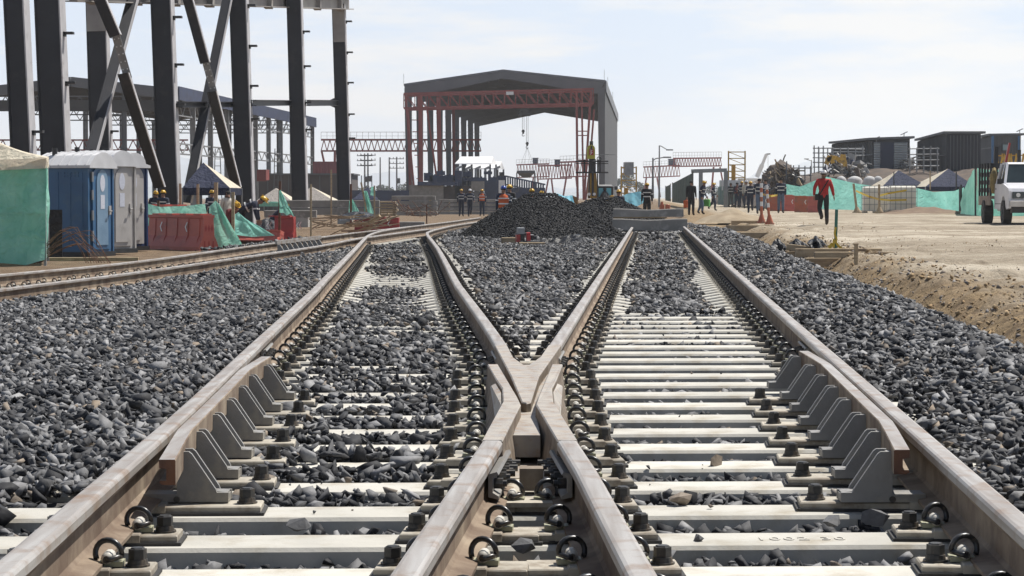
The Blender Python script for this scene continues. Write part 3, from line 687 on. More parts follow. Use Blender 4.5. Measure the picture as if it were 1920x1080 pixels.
# the bed follows the tracks: columns run between the left track's shoulder and the right trench
lo = M1x(YY) - 1.6; hi = r1edge(YY) + 2.0; U = np.linspace(0, 1, 150)[None, :]; XX = lo + (hi - lo) * U
link('ballast_bed', grid_mesh('ballast_bed', XX, YY, bal(XX, YY) - .045, mat('ballast_fines', (.05, .05, .052), (.09, .085, .08), 30, .9, bump=.8, bscale=40, bdist=.02)), None,
     'packed dark bed under the loose ballast', kind='structure')

# stone shapes
def hull_stone(n, seed, flat=.7):
    r = np.random.default_rng(seed); p = r.normal(size=(n, 3)); p /= np.linalg.norm(p, axis=1)[:, None]
    p *= r.uniform(.72, 1.08, (n, 1)); p *= np.array([1.0, r.uniform(.55, .85), r.uniform(.38, flat)])
    bm = bmesh.new(); [bm.verts.new(tuple(v)) for v in p]
    g = bmesh.ops.convex_hull(bm, input=bm.verts); bmesh.ops.delete(bm, geom=[e for e in g['geom_interior'] if isinstance(e, bmesh.types.BMVert)], context='VERTS')
    bmesh.ops.triangulate(bm, faces=bm.faces)
    bm.verts.ensure_lookup_table(); bm.verts.index_update(); v = np.array([q.co[:] for q in bm.verts]); f = np.array([[q.index for q in w.verts] for w in bm.faces]); bm.free()
    return v, f
NEAR = [hull_stone(8 + i % 4, 100 + i) for i in range(26)]; MIDS = [hull_stone(9, 300 + i) for i in range(14)]; FAR = [hull_stone(7, 500 + i) for i in range(10)]
def scatter(name, P, size, shapes, m, tan=.04, label=None, seed=1, lightpow=1.6, tilt=.55, **kw):
    """P: n x 3 centres, size: n half-lengths -> one mesh"""
    r = np.random.default_rng(seed); n = len(P); which = r.integers(0, len(shapes), n); V = []; Fc = []; T = []; base = 0
    rz = r.uniform(0, 2 * np.pi, n); rx = r.normal(0, tilt, n); ry = r.normal(0, tilt, n)
    light = r.random(n) ** (lightpow + .5); tn = (r.random(n) < tan) * r.uniform(.5, 1, n)
    cx, sx, cy, sy, cz, sz = np.cos(rx), np.sin(rx), np.cos(ry), np.sin(ry), np.cos(rz), np.sin(rz)
    for k, (v, f) in enumerate(shapes):
        id_ = np.where(which == k)[0]
        if not len(id_): continue
        q = v[None] * size[id_, None, None]
        x, y, z = q[..., 0], q[..., 1], q[..., 2]; a = lambda t: t[id_, None]
        y, z = y * a(cx) - z * a(sx), y * a(sx) + z * a(cx); x, z = x * a(cy) + z * a(sy), -x * a(sy) + z * a(cy); x, y = x * a(cz) - y * a(sz), x * a(sz) + y * a(cz)
        co = np.stack([x, y, z], -1) + P[id_, None, :]
        V.append(co.reshape(-1, 3)); Fc.append((f[None] + (np.arange(len(id_)) * len(v))[:, None, None] + base).reshape(-1, 3)); base += len(id_) * len(v)
        T.append(np.repeat(np.stack([light[id_], tn[id_]], -1), len(v), 0))
    V = np.concatenate(V); Fc = np.concatenate(Fc); T = np.concatenate(T)
    me = bpy.data.meshes.new(name); me.vertices.add(len(V)); me.vertices.foreach_set('co', V.ravel())
    me.loops.add(Fc.size); me.loops.foreach_set('vertex_index', Fc.ravel().astype(np.int32)); me.polygons.add(len(Fc))
    me.polygons.foreach_set('loop_start', np.arange(0, Fc.size, 3)); me.polygons.foreach_set('loop_total', np.full(len(Fc), 3)); me.update()
    at_ = me.attributes.new('tint', 'FLOAT_COLOR', 'POINT'); c = np.zeros((len(V), 4)); c[:, :2] = T; c[:, 3] = 1; at_.data.foreach_set('color', c.ravel())
    me.materials.append(m); o = link(name, me, None, label, kind='stuff', **kw); print(name, n, 'stones', len(Fc), 'tris'); return o
def keep_view(x, y, m=.25): return (np.abs(x) < .243 * y + m)
def jit(x0, x1, y0, y1, st, r):
    gx = np.arange(x0, x1, st); gy = np.arange(y0, y1, st); a, b = np.meshgrid(gx, gy); a = a.ravel() + r.uniform(-.55, .55, a.size) * st; b = b.ravel() + r.uniform(-.55, .55, b.size) * st
    return a, b
def sleeper_cover(x, y):
    hit = np.zeros(len(x), bool)
    for (X, yc, sl, xa, xb, hw) in SLEEPERS:
        near = np.abs(y - yc) < .6
        if near.any():
            yy = yc + sl * (x[near] - X); hit[near] |= (np.abs(y[near] - yy) < hw + .01) & (x[near] > xa) & (x[near] < xb)
    return hit
def ballast_layer(y0, y1, st, size, shapes, seed, name, layers=2):
    r = np.random.default_rng(seed); PX_, S_ = [], []
    for ly in range(layers):
        x, y = jit(-.245 * y1 - 1.2, .245 * y1 + 1.2, y0, y1, st, r)
        k = keep_view(x, y, .25 if y0 > 12 else 1.0) & (x < r1edge(y) + 1.9 - .25 * r.random(len(x)) ** 2) & (x > M1x(y) - .55 - .5 * r.random(len(x)) ** 2) & (y < 88)
        x, y = x[k], y[k]; s = size * np.exp(r.normal(0, .30, len(x))); z = bal(x, y) - .012 + (ly * .018 if layers > 1 else 0) + r.uniform(-.012, .018, len(x))
        k = np.ones(len(x), bool)
        for fx, y_a, y_b in ((L2x, 0, 64), (R1x, 0, 62.6), (R2x, 0, 85), (L1x, 0, 61.3)): k &= ~((np.abs(x - fx(y)) < .078 + s * .45) & (y > y_a) & (y < y_b) & (z > -.28))
        for fx in (M1x, M2x): k &= ~((np.abs(x - fx(y)) < .075 + s * .5) & (y < 75))
        k &= ~((np.abs(x - .07) < .26) & (y > 7.4) & (y < 12.1))          # frog foot
        cov = sleeper_cover(x, y); fill = z > ZS - .010
        thr = np.where((x < R2x(y)) & (y < 14), .52, .485)
        outer = (x < L2x(y) - .20) | (x > R1x(y) + .20)
        patch = fbm(x * 1.8 + 9, y * 1.8 + 4, 3) > thr
        near_r = np.zeros(len(x), bool)
        for fx in (L2x, R1x, R2x, L1x): near_r |= (np.abs(x - fx(y)) < .25)
        near_r &= ~outer; near_r |= (np.abs(x - L2x(y)) < .235) | (np.abs(x - R1x(y)) < .225); outer &= (y < 26) | (fbm(x * .9 + 3, y * .25, 2) > .42); patch |= outer & (fbm(x * 2.5 + 1, y * 2.5 + 4, 2) > np.interp(y, [5, 9], [.40, .31]))
        k &= ~(cov & (~fill | near_r | (~patch & (y < 19))))
        k &= ~(near_r & (y < 60) & (z > -.225) & (x < R1x(y) + .1) & (x > L2x(y) - .1) & ((r.random(len(x)) < .85)))
        z = np.where(cov & fill, np.maximum(z, ZS + s * .35), z)
        # stones that would lean over the sleeper edge are nudged down
        PX_.append(np.stack([x, y, z], -1)[k]); S_.append(s[k])
    return scatter(name, np.concatenate(PX_), np.concatenate(S_), shapes, M_STONE, label='loose grey ballast stones', seed=seed + 1)
ballast_layer(3.6, 13, .046, .034, NEAR, 11, 'ballast_stones')
ballast_layer(13, 26, .057, .037, MIDS, 21, 'ballast_stones')
ballast_layer(26, 48, .075, .040, FAR, 31, 'ballast_stones', 1)
ballast_layer(48, 88, .12, .062, FAR, 41, 'ballast_stones', 1)
# a few extra stones lying loose on and between the sleepers
r = np.random.default_rng(5); x = r.uniform(-1.6, 1.9, 900); y = 4.5 + 14 * r.random(900) ** 1.3
cov = sleeper_cover(x, y); k = keep_view(x, y) & (np.abs(x - L2x(y)) > .12) & (np.abs(x - R1x(y)) > .12) & (np.abs(x - L1x(y)) > .3) & (np.abs(x - R2x(y)) > .3) & cov & (fbm(x * 2, y * 2, 2) > .46)
x, y = x[k], y[k]; s = .006 + .012 * r.random(len(x)) ** 3
scatter('stone_chips', np.stack([x, y, np.full(len(x), ZS + .0) + s * .5], -1), s, MIDS, M_STONE, .3, 'small chips and crumbs lying on the sleeper tops', seed=77)
# gravel on the right bank and road
r = np.random.default_rng(15); x = r.uniform(0, 1, 15000); y = 10 + 60 * r.random(15000) ** 1.4
x = R1x(y) + 1.35 + x ** 2.2 * 5.0; k = keep_view(x, y) & (fbm(x * .8 + 4, y * .5 + 2, 3) + .25 * (x - R1x(y) < 2.4) > .50); x, y = x[k], y[k]; s = (.004 + .017 * r.random(len(x)) ** 4.0) * (1 + y / 90)
scatter('dirt_clods', np.stack([x, y, dirt(x, y) + s * .2], -1), s, FAR, M_CLOD, .25, 'loose earth clods and pebbles along the dug bank', seed=78)

r = np.random.default_rng(16); y = 9 + 40 * r.random(5200) ** 1.3; x = R1x(y) + 1.25 + r.random(5200) ** 1.6 * 1.5
k = keep_view(x, y); x, y = x[k], y[k]; s = (.015 + .040 * r.random(len(x)) ** 3.0)
scatter('dirt_clods', np.stack([x, y, dirt(x, y) + s * .15], -1), s, MIDS, M_CLOD, .30, 'larger earth clods and spilled stones on the face of the dug bank', seed=79)
# the two heaps of dark stone
def heap(name, cx, cy, rx, ry, h, st, size, seed, label, lobe=None):
    r = np.random.default_rng(seed)
    def hz(x, y):
        d = np.sqrt(((x - cx) / rx) ** 2 + ((y - cy) / ry) ** 2); b = np.clip(1 - d, 0, 1)
        z = h * np.clip(1.16 * b - .10 * b * b, 0, .9) + .10 * h * (fbm(x * 1.2 + seed, y * 1.2, 3) - .45) * sstep(0, .3, b)
        return z
    gx = np.linspace(cx - rx * 1.02, cx + rx * 1.02, 70); gy = np.linspace(cy - ry * 1.02, cy + ry * 1.02, 60); A, B = np.meshgrid(gx, gy); z = -.24 + hz(A, B) - .04
    t = empty(name, (0, 0, 0), 0, label, 'stone pile', 'heaps of dark ballast stone')
    link('core', grid_mesh('core', A, B, z, M_COALB), t)
    x, y = jit(cx - rx, cx + rx, cy - ry, cy + ry * .5, st, r); z = hz(x, y); k = z > .02; x, y, z = x[k], y[k], z[k]; s = size * np.exp(r.normal(0, .28, len(x)))
    o = scatter('pile_stones', np.stack([x, y, -.22 + z + r.uniform(-.02, .03, len(x))], -1), s, FAR, M_COAL, .02, None, seed, tilt=.8); o.parent = t; o['kind'] = 'stuff'
    # tail of grey stones at its skirt
M_COALB = mat('pile_core', (.010, .010, .012), (.018, .018, .02), 30, .9)
heap('stone_pile', .74, 53.5, 2.25, 4.2, 1.24, .050, .031, 91, 'large heap of black stone between the two tracks, nearer and left of the other heap')
heap('stone_pile', 2.95, 68, 2.6, 4.0, 1.12, .062, .038, 92, 'smaller dark stone heap behind, left of the stacked concrete beams')
def ground_hit(px, py, zf=None):
    """where the ray through a pixel meets the dirt"""
    r, y, w = ray(px, py); lo, hi = 8.0, 400.0
    for Y in np.geomspace(8, 600, 400):
        t = Y / y; 
        if CAMH + w * t <= float(dirt(np.array([r * t]), np.array([Y]))[0]): return Vector((r * t, Y, float(dirt(np.array([r * t]), np.array([Y]))[0])))
    return at(px, py, 300)
def gz(x, y): return float(dirt(np.array([x]), np.array([y]))[0])
def zpx(py, Y): return at(960, py, Y).z
def xpx(px, Y): return at(px, 371, Y).x

# ------------------------------------------------------------------ air, hills, far woods
def haze():
    mb = MB(); mb.box(-2350, 2350, -45, 6400, -3.0, 190)
    m = bpy.data.materials.new('haze_air'); m.use_nodes = True; N = m.node_tree.nodes; N.clear()
    o = N.new('ShaderNodeOutputMaterial'); v = N.new('ShaderNodeVolumePrincipled')
    v.inputs['Color'].default_value = (0.90, 0.95, 1.0, 1); v.inputs['Density'].default_value = 0.00024; v.inputs['Anisotropy'].default_value = 0.1
    m.node_tree.links.new(v.outputs[0], o.inputs['Volume'])
    mb.build('haze', m, kind='stuff')
haze()
def ridge(name, Y, x0, x1, prof, depth, c, label, seed):
    """a hill range: prof = (pixel x, pixel y) of its skyline"""
    xs = np.linspace(x0, x1, 220); pxs = 960 + xs / Y * F; py = np.interp(pxs, [p[0] for p in prof], [p[1] for p in prof])
    h = (371 - py) / F * Y + (fbm(xs / 60 + seed, xs * 0 + 2, 4) - .45) * Y * .006
    rows = np.linspace(-1, 1, 15); XX, YY = np.meshgrid(xs, rows * depth + Y); R = np.repeat(rows[:, None], len(xs), 1)
    ZZ = -.6 + (h[None, :] + .6) * np.clip(1 - np.abs(R) ** 1.4, 0, 1) * (1 - .25 * np.abs(R) * fbm(XX / 40, YY / 40, 3))
    m = mat(name + '_slopes', c, tuple(v * .7 for v in c), .02, .95)  # slope colour paled and blued, so it carries some of the distance haze
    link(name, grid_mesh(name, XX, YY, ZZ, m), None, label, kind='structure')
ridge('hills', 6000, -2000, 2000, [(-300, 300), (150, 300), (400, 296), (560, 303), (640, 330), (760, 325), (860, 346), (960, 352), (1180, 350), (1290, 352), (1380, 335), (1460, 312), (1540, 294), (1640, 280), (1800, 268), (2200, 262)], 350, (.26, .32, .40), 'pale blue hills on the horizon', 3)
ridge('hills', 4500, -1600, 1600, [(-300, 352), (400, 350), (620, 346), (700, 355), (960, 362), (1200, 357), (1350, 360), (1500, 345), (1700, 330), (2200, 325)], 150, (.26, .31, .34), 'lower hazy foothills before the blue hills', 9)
M_LEAF = mat('far_foliage', (.05, .07, .035), (.03, .045, .025), 1.5, .9); M_TRUNK = mat('far_trunk', (.10, .075, .05), rough=.95)
def far_tree(px, py_top, Y, wpx, label, seed, group='trees beyond the site'):
    r = np.random.default_rng(seed); x = xpx(px, Y); zb = -.4; zt = zpx(py_top, Y); h = zt - zb; w = wpx * mpp(Y) / 2
    t = empty('tree', (x, Y, zb), 0, label, 'tree', group)
    mb = MB(); mb.tube([(0, 0, 0), (.1, 0, h * .35), (-.05, 0, h * .75)], [h * .03, h * .022, h * .008], 6)
    for k in range(4): a = r.uniform(0, 6.28); mb.tube([(0, 0, h * (.3 + .1 * k)), (math.cos(a) * w * .6, math.sin(a) * w * .6, h * (.5 + .1 * k))], [h * .014, h * .004], 5)
    mb.build('trunk', M_TRUNK, t)
    n = 420; c = [(r.uniform(-.6, .6) * w, r.uniform(-.6, .6) * w, h * r.uniform(.42, .85), r.uniform(.35, .62) * w) for _ in range(9)]; mb = MB()
    for _ in range(n):
        cx, cy, cz, cr = c[r.integers(len(c))]; d = r.normal(size=3); d /= np.linalg.norm(d); p = np.array([cx, cy, cz]) + d * cr * r.uniform(.6, 1.05); s = w * r.uniform(.07, .16)
        a, b_ = r.normal(size=3), r.normal(size=3); a /= np.linalg.norm(a); b_ /= np.linalg.norm(b_)
        mb.add([p - a * s, p + b_ * s, p + a * s, p - b_ * s], [(0, 1, 2, 3)])
    mb.build('crown', M_LEAF, t)
_tr = [(693, 346, 24), (716, 345, 22), (757, 343, 20), (770, 336, 22), (676, 352, 20), (731, 352, 20), (1158, 330, 26), (1176, 322, 30), (1200, 338, 20), (1335, 350, 24), (1206, 345, 22), (820, 350, 24)]
for i, (a, b, w) in enumerate(_tr):
    far_tree(a, b, 700 + 30 * (i % 4), w * 1.25, ['small', 'rounded', 'low', 'tall', 'bushy', 'narrow', 'broad', 'dense', 'open', 'pale', 'dim', 'squat'][i] + ' hazy tree on the horizon, %s' % ('left of the open shed' if a < 800 else 'just right of the open shed' if a < 1300 else 'beyond the green hoarding'), 40 + i)

# ------------------------------------------------------------------ colours
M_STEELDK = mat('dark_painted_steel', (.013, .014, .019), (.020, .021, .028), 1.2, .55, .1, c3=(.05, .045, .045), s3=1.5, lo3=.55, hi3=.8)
M_FLANGE = mat('sunlit_flange_steel', (.46, .45, .46), (.38, .375, .385), 1.5, .6, c3=(.17, .15, .14), s3=2, lo3=.55, hi3=.8)  # right-hand flanges and brace edges: sunlight put into a paler colour
M_PRIMER = mat('pale_primed_girder', (.33, .31, .28), (.22, .20, .19), .8, .6, c3=(.35, .25, .15), s3=1, lo3=.6, hi3=.8)
M_FOOTC = mat('column_foot_concrete', (.42, .40, .37), (.30, .28, .26), 3, .9)
M_SHED = mat('shed_grey_steel', (.125, .13, .14), (.10, .105, .115), .6, .6)
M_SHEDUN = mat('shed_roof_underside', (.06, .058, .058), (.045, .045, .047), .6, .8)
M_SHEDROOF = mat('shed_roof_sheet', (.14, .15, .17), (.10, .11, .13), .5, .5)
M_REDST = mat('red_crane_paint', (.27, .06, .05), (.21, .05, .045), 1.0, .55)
M_REDFAR = mat('hazed_red_crane_paint', (.33, .10, .10), (.27, .09, .09), .6, .7)  # crane red made paler, distance haze put into the colour
M_NAVY = mat('navy_paint', (.030, .045, .10), (.022, .03, .065), 1.5, .6, c3=(.12, .10, .09), s3=2, lo3=.58, hi3=.75)
M_NAVYCL = cloth_mat('navy_canvas', (.018, .024, .05), (.03, .036, .07), trans=.12)
M_WHITEROOF = mat('white_roof_sheet', (.80, .80, .80), (.70, .70, .70), 1, .5)
M_YEL = mat('yellow_machine_paint', (.55, .32, .03), (.42, .24, .03), 3, .5, c3=(.12, .08, .05), s3=4, lo3=.55, hi3=.7)
M_BLK = mat('black_paint', (.015, .015, .017), (.03, .03, .032), 5, .5)
M_GREYPL = mat('grey_galvanised', (.28, .29, .30), (.22, .225, .23), 3, .5, .3)
M_WOOD = mat('site_timber', (.44, .345, .225), (.32, .24, .15), 5, .9, c3=(.15, .11, .08), s3=4, lo3=.52, hi3=.7, stretch=(1, 6, 6), bump=.3)
M_CONCDK = mat('weathered_concrete', (.27, .255, .235), (.20, .19, .175), 2.0, .9, bump=.3, c3=(.38, .36, .33), s3=3, lo3=.55, hi3=.75)
M_GREEN = cloth_mat('green_shade_mesh', (.22, .56, .45), (.34, .68, .57), .85, .35, 2.5)
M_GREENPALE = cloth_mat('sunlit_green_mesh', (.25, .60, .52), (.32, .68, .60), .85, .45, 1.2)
M_BLUECL = cloth_mat('light_blue_sheet', (.22, .55, .70), (.30, .62, .75), .8, .4, 2)
M_CANVAS = cloth_mat('cream_canvas', (.78, .71, .58), (.68, .61, .49), .85, .3, 2)
M_BARR = mat('faded_red_plastic', (.50, .12, .085), (.42, .10, .075), 3, .45, c3=(.30, .12, .09), s3=3, lo3=.55, hi3=.75)
M_BARRDK = mat('deep_red_plastic', (.38, .035, .03), (.28, .03, .03), 3, .4)
M_ORANGE = mat('orange_red_plastic', (.44, .12, .055), (.34, .10, .05), 3, .5, c3=(.25, .15, .10), s3=3, lo3=.5, hi3=.7)
M_WHITE = mat('white_paint', (.75, .75, .74), (.66, .66, .65), 5, .4)
M_REFL = mat('reflective_tape', (.70, .70, .68), (.6, .6, .58), 8, .3)
M_TARPBK = cloth_mat('black_plastic_sheet', (.015, .015, .017), (.03, .03, .032), .35, .02, 4)

# ------------------------------------------------------------------ big dark steel frame on the left
def frame_left():
    t = empty('steel_frame_building', (-11, 80, -.45), 0, 'tall unfinished frame of dark steel columns with X braces, filling the upper left', 'steel frame')
    O = Vector((-11, 80, -.45))
    # (px left, px right at y=0), (at y=270), Y, depth, cleat rows
    cols = [((11, 50), (25, 62), 60, .75, [247]), ((69, 117), (81, 128), 65, .85, [62, 155]), ((164, 200), (171, 209), 84, .7, [246]),
            ((286, 323), (295, 334), 73, .8, [32, 121, 196]), ((432, 464), (441, 473), 80, .8, [10, 86, 161, 223]),
            ((539, 566), (546, 574), 92, .8, [59, 124, 192, 243]), ((623, 647), (631, 655), 103, .8, [40, 98, 155, 214, 259])]
    feet = {5: 383, 6: 377}
    for i, ((a0, b0), (a1, b1), Y, dp, cl) in enumerate(cols):
        def P(y): f = y / 270.0; return (a0 + (a1 - a0) * f + b0 + (b1 - b0) * f) / 2
        w = (b0 - a0 + b1 - a1) / 2 * mpp(Y); yb = 371 + 1.28 / Y * F; yt = -70 if i != 6 else 8
        A = at(P(yt), yt, Y) - O; B = at(P(yb), yb, Y) - O
        mb = MB(); f = Vector((1, 0, 0)); ax = (A - B).normalized()
        # dark web set back between two flanges, the right one paler, its sunlit side put into the colour
        y2 = dp / 2
        def slab(xc, hw, ya, yb_, m):
            mb.cur = m; vs = [p + Vector((xc + sx * hw, yy, 0)) for p in (B, A) for sx, yy in ((-1, ya), (1, ya), (1, yb_), (-1, yb_))]
            mb.add(vs, [(3, 2, 1, 0), (4, 5, 6, 7), (0, 1, 5, 4), (1, 2, 6, 5), (2, 3, 7, 6), (3, 0, 4, 7)])
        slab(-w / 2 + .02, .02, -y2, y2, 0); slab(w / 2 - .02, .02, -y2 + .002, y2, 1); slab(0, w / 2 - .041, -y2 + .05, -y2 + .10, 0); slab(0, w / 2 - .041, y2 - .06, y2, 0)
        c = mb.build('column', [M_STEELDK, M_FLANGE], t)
        if i in (2, 6):  # added pale sheet: light and haze on the upper column, as colour
            m2 = MB(); yy = 60 if i == 2 else 80; q = at(P(yy), yy, Y) - O; top = at(P(-40 if i == 2 else 12), -40 if i == 2 else 12, Y) - O
            m2.bar(q + Vector((0, -y2 - .02, 0)), top + Vector((0, -y2 - .02, 0)), w - .06, .02, (0, 1, 0)); m2.build('pale_lit_panel', M_PRIMER, c)
        if i in feet:
            m2 = MB(); q = at(P(feet[i]), feet[i], Y) - O; m2.box(B.x - w / 2 - .03, B.x + w / 2 + .03, B.y - y2 - .06, B.y + y2 + .03, 0 - .1, q.z); m2.build('concrete_foot', M_FOOTC, c)
        for y in cl:
            m2 = MB(); q = at(P(y), y, Y) - O; x = q.x + w / 2
            m2.box(x - .02, x + .30, q.y - .13, q.y + .13, q.z - .035, q.z + .035); m2.box(x - .02, x + .06, q.y - .13, q.y + .13, q.z - .10, q.z + .035); m2.build('cleat', M_BLK, c)
    def brace(a, b, w, d, name='brace', m=(0, 1)):
        A, B = at(*a) - O, at(*b) - O; mb = MB(); ax = (B - A).normalized(); g = ax.cross(Vector((0, 1, 0))).normalized()
        if g.x < 0: g = -g
        def slab(c, hw, y0, y1, mi):
            mb.cur = mi; vs = [p + g * (c + s * hw) + Vector((0, yy, 0)) for p in (A, B) for s, yy in ((-1, y0), (1, y0), (1, y1), (-1, y1))]
            mb.add(vs, [(3, 2, 1, 0), (4, 5, 6, 7), (0, 1, 5, 4), (1, 2, 6, 5), (2, 3, 7, 6), (3, 0, 4, 7)])
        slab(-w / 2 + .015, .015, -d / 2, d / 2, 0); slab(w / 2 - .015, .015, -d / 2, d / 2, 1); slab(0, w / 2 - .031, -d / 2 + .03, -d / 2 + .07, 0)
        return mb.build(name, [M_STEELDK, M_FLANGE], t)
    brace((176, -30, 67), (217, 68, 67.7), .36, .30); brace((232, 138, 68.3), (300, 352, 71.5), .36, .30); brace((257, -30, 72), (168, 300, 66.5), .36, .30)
    brace((345, -30, 74), (385, 118, 75), .34, .30); brace((398, 172, 75.6), (444, 352, 78.5), .34, .30); brace((432, -30, 79), (350, 380, 74), .34, .30)
    for (pa, pb, w) in (((214, 62, 67.7), (238, 146, 68.3), .26), ((383, 112, 75), (401, 178, 75.6), .24)):
        A, B = at(*pa) - O + Vector((0, .19, 0)), at(*pb) - O + Vector((0, .19, 0)); mb = MB(); mb.bar(A, B, w, .03, (0, 1, 0)); g = mb.build('gusset_plate', M_GREYPL, t)
        ax = (B - A).normalized(); sd = ax.cross(Vector((0, 1, 0))).normalized()
        for k in range(12):
            q = A + ax * ((.12 + (k // 2) * .17) * (B - A).length) + sd * (.07 if k % 2 else -.07) + Vector((0, -.02, 0)); m2 = MB(); m2.tube([q, q + Vector((0, -.035, 0))], .024, 6); m2.build('bolt', M_WHITE, g)
    for a, b in (((334, 196, 73), (437, 196, 80)), ((474, 193, 80), (543, 193, 92)), ((576, 193, 92), (632, 193, 103))):
        mb = MB(); A, B = at(*a) - O, at(*b) - O; mb.ibeam(A, B, .28, 11 * mpp((a[2] + b[2]) / 2), .03, (0, 0, 1))
        if a[0] == 576: mb.bar(B + Vector((-.5, 0, 0)), B + Vector((0.05, 0, .24)), .2, .12); mb.bar(B + Vector((-.5, 0, 0)), B + Vector((.05, 0, -.24)), .2, .12)
        mb.build('tie_beam', M_STEELDK, t)
    mb = MB(); A, B = at(130, -16, 66) - O, at(654, 6, 104) - O; mb.ibeam(A, B, .5, .62, .04, (0, 0, 1)); mb.build('top_girder', M_PRIMER, t)
    for k in range(9):
        f = (k + .5) / 9; p = A.lerp(B, f); m2 = MB(); m2.bar(p + Vector((-1.6, 2.2, .45)), p + Vector((.5, -.3, .28)), .12, .16); m2.box(p.x - .16, p.x + .16, p.y - .29, p.y + .29, p.z - .36, p.z + .36); m2.build('stiffener', M_PRIMER, t)
frame_left()

def truss(mb, A, B, h, n, w=.12, wd=.08, twin=0.0, slant=True, up=Vector((0, 0, 1))):
    """flat lattice between A and B (bottom chord ends); twin > 0 gives a second plane behind"""
    A, B = Vector(A), Vector(B)
    for off in ([0] if not twin else [0, twin]):
        o = Vector((0, off, 0)); mb.bar(A + o, B + o, w); mb.bar(A + o + up * h, B + o + up * h, w)
        for k in range(n):
            a = A.lerp(B, k / n) + o; b = A.lerp(B, (k + .5) / n) + o; c = A.lerp(B, (k + 1) / n) + o
            if slant: mb.bar(a, b + up * h, wd); mb.bar(b + up * h, c, wd)
            else: mb.bar(a + up * h, c, wd)
    return mb

# ------------------------------------------------------------------ the older hall behind the frame
def hall_left():
    Yn, Yf = 165.0, 238.0; E0, E1 = at(330, 166, Yn), at(589, 224, Yf); d = (E1 - E0)
    t = empty('steel_hall', (-34, 165, -.5), 0, 'long open-sided hall with dark roof and navy eave fascia behind the steel frame', 'hall'); O = Vector((-34, 165, -.5))
    ridge_n = at(135, 144, Yn); left_n = ridge_n + (ridge_n - E0); left_n.z = E0.z
    def far(p): return p + d
    E0b = E0 - Vector((0, 0, .55))
    mb = MB(); th = Vector((0, 0, -.18))
    for a, b in ((left_n, ridge_n), (ridge_n, E0)):
        mb.cur = 0; mb.quad(a - O, b - O, far(b) - O, far(a) - O); mb.cur = 1; mb.quad(a + th - O, far(a) + th - O, far(b) + th - O, b + th - O)
        mb.cur = 0; mb.quad(a - O, a + th - O, b + th - O, b - O)
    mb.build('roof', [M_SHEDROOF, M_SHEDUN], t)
    mb = MB()
    mb.bar(E0 - O + Vector((.2, 0, -.35)), E1 - O + Vector((.2, 0, -.35)), .12, 1.05); mb.build('eave_fascia', M_NAVY, t)
    mb = MB(); mb.bar(left_n - O + Vector((0, -.3, -.5)), ridge_n - O + Vector((0, -.3, -.4)), .3, .75); mb.bar(ridge_n - O + Vector((0, -.3, -.4)), E0 - O + Vector((0, -.3, -.5)), .3, .75); mb.build('gable_rafter', M_SHED, t)
    mb = MB(); mb.box(left_n.x - O.x, E0.x - O.x, -.2, .1, E0.z - O.z - 1.75, E0.z - O.z - .9); mb.build('gable_panel', M_SHEDUN, t)
    for k in range(11):
        f = k / 10; e = E0.lerp(E1, f); l = left_n + d * f; rr = ridge_n + d * f
        for p, nm in ((e, 0), (l, 0)):
            mb = MB(); q = p - O; mb.ibeam((q.x - .2, q.y, 0), (q.x - .2, q.y, q.z - .4), .3, .42, .03); mb.build('column', M_GREYPL if nm == 0 else M_SHED, t)
        if k % 2 == 0:
            mb = MB(); m = (rr + e) / 2 - O; mb.ibeam((m.x, m.y, 0), (m.x, m.y, m.z - .3), .25, .35, .03); mb.build('column', M_SHED, t)
            mb = MB(); truss(mb, l - O + Vector((0, 0, -1.5)), e - O + Vector((0, 0, -1.5)), .9, 14, .1, .06); mb.build('roof_truss', M_SHED, t)
    mb = MB(); e = E0 - O; e1 = E1 - O; truss(mb, e + Vector((-.2, 0, -2.0)), e1 + Vector((-.2, 0, -2.0)), 1.3, 22, .10, .06); truss(mb, e + Vector((-.2, 0, -5.0)), e1 + Vector((-.2, 0, -5.0)), .8, 22, .12, .07); mb.build('side_lattice', M_GREYPL, t)
    mb = MB(); truss(mb, left_n - O + Vector((0, 6, -4.6)), E0 - O + Vector((0, 6, -4.6)), .8, 20, .12, .07); mb.build('crane_girder', M_REDST, t)
    for k, x in enumerate((408, 520)):
        p = at(x, 300, 185) - O; mb = MB()
        for s in (-1, 1): mb.bar((p.x + s * .4, p.y, 0), (p.x + s * .2, p.y, 5.6), .07)
        for j in range(9): mb.bar((p.x - .4 + .02 * j, p.y, .5 + j * .6), (p.x + .4 - .02 * j, p.y, .5 + j * .6), .05)
        mb.build('ladder', M_SHED, t)
hall_left()
def long_store():
    Y = 205; t = empty('low_store', (xpx(620, Y), Y, -.45), 0, 'long low dark storage building between the columns, in front of the hills', 'building'); O = t.location
    a, b = xpx(470, Y) - O.x, xpx(768, Y) - O.x; h = zpx(328, Y) - O.z; h2 = zpx(357, Y) - O.z
    mb = MB(); mb.box(a, xpx(660, Y) - O.x, 0, 8, -.2, h); mb.build('wall', mat('store_wall', (.10, .085, .08), (.075, .065, .065), .5, .9), t)
    mb = MB(); mb.box(xpx(660, Y) - O.x + .01, b, -1, 6, -.2, h2); mb.build('side_wall', M_NAVY, t)
    for k in range(12): m2 = MB(); x = a + .6 + k * 1.0; m2.box(x, x + .08, -.05, 0, 0, h - .05); m2.build('rib', M_SHED, t)
    mb = MB(); mb.box(a - .2, xpx(660, Y) - O.x + .2, -.3, 8.2, h + .003, h + .15); mb.build('roof', M_SHED, t)
long_store()
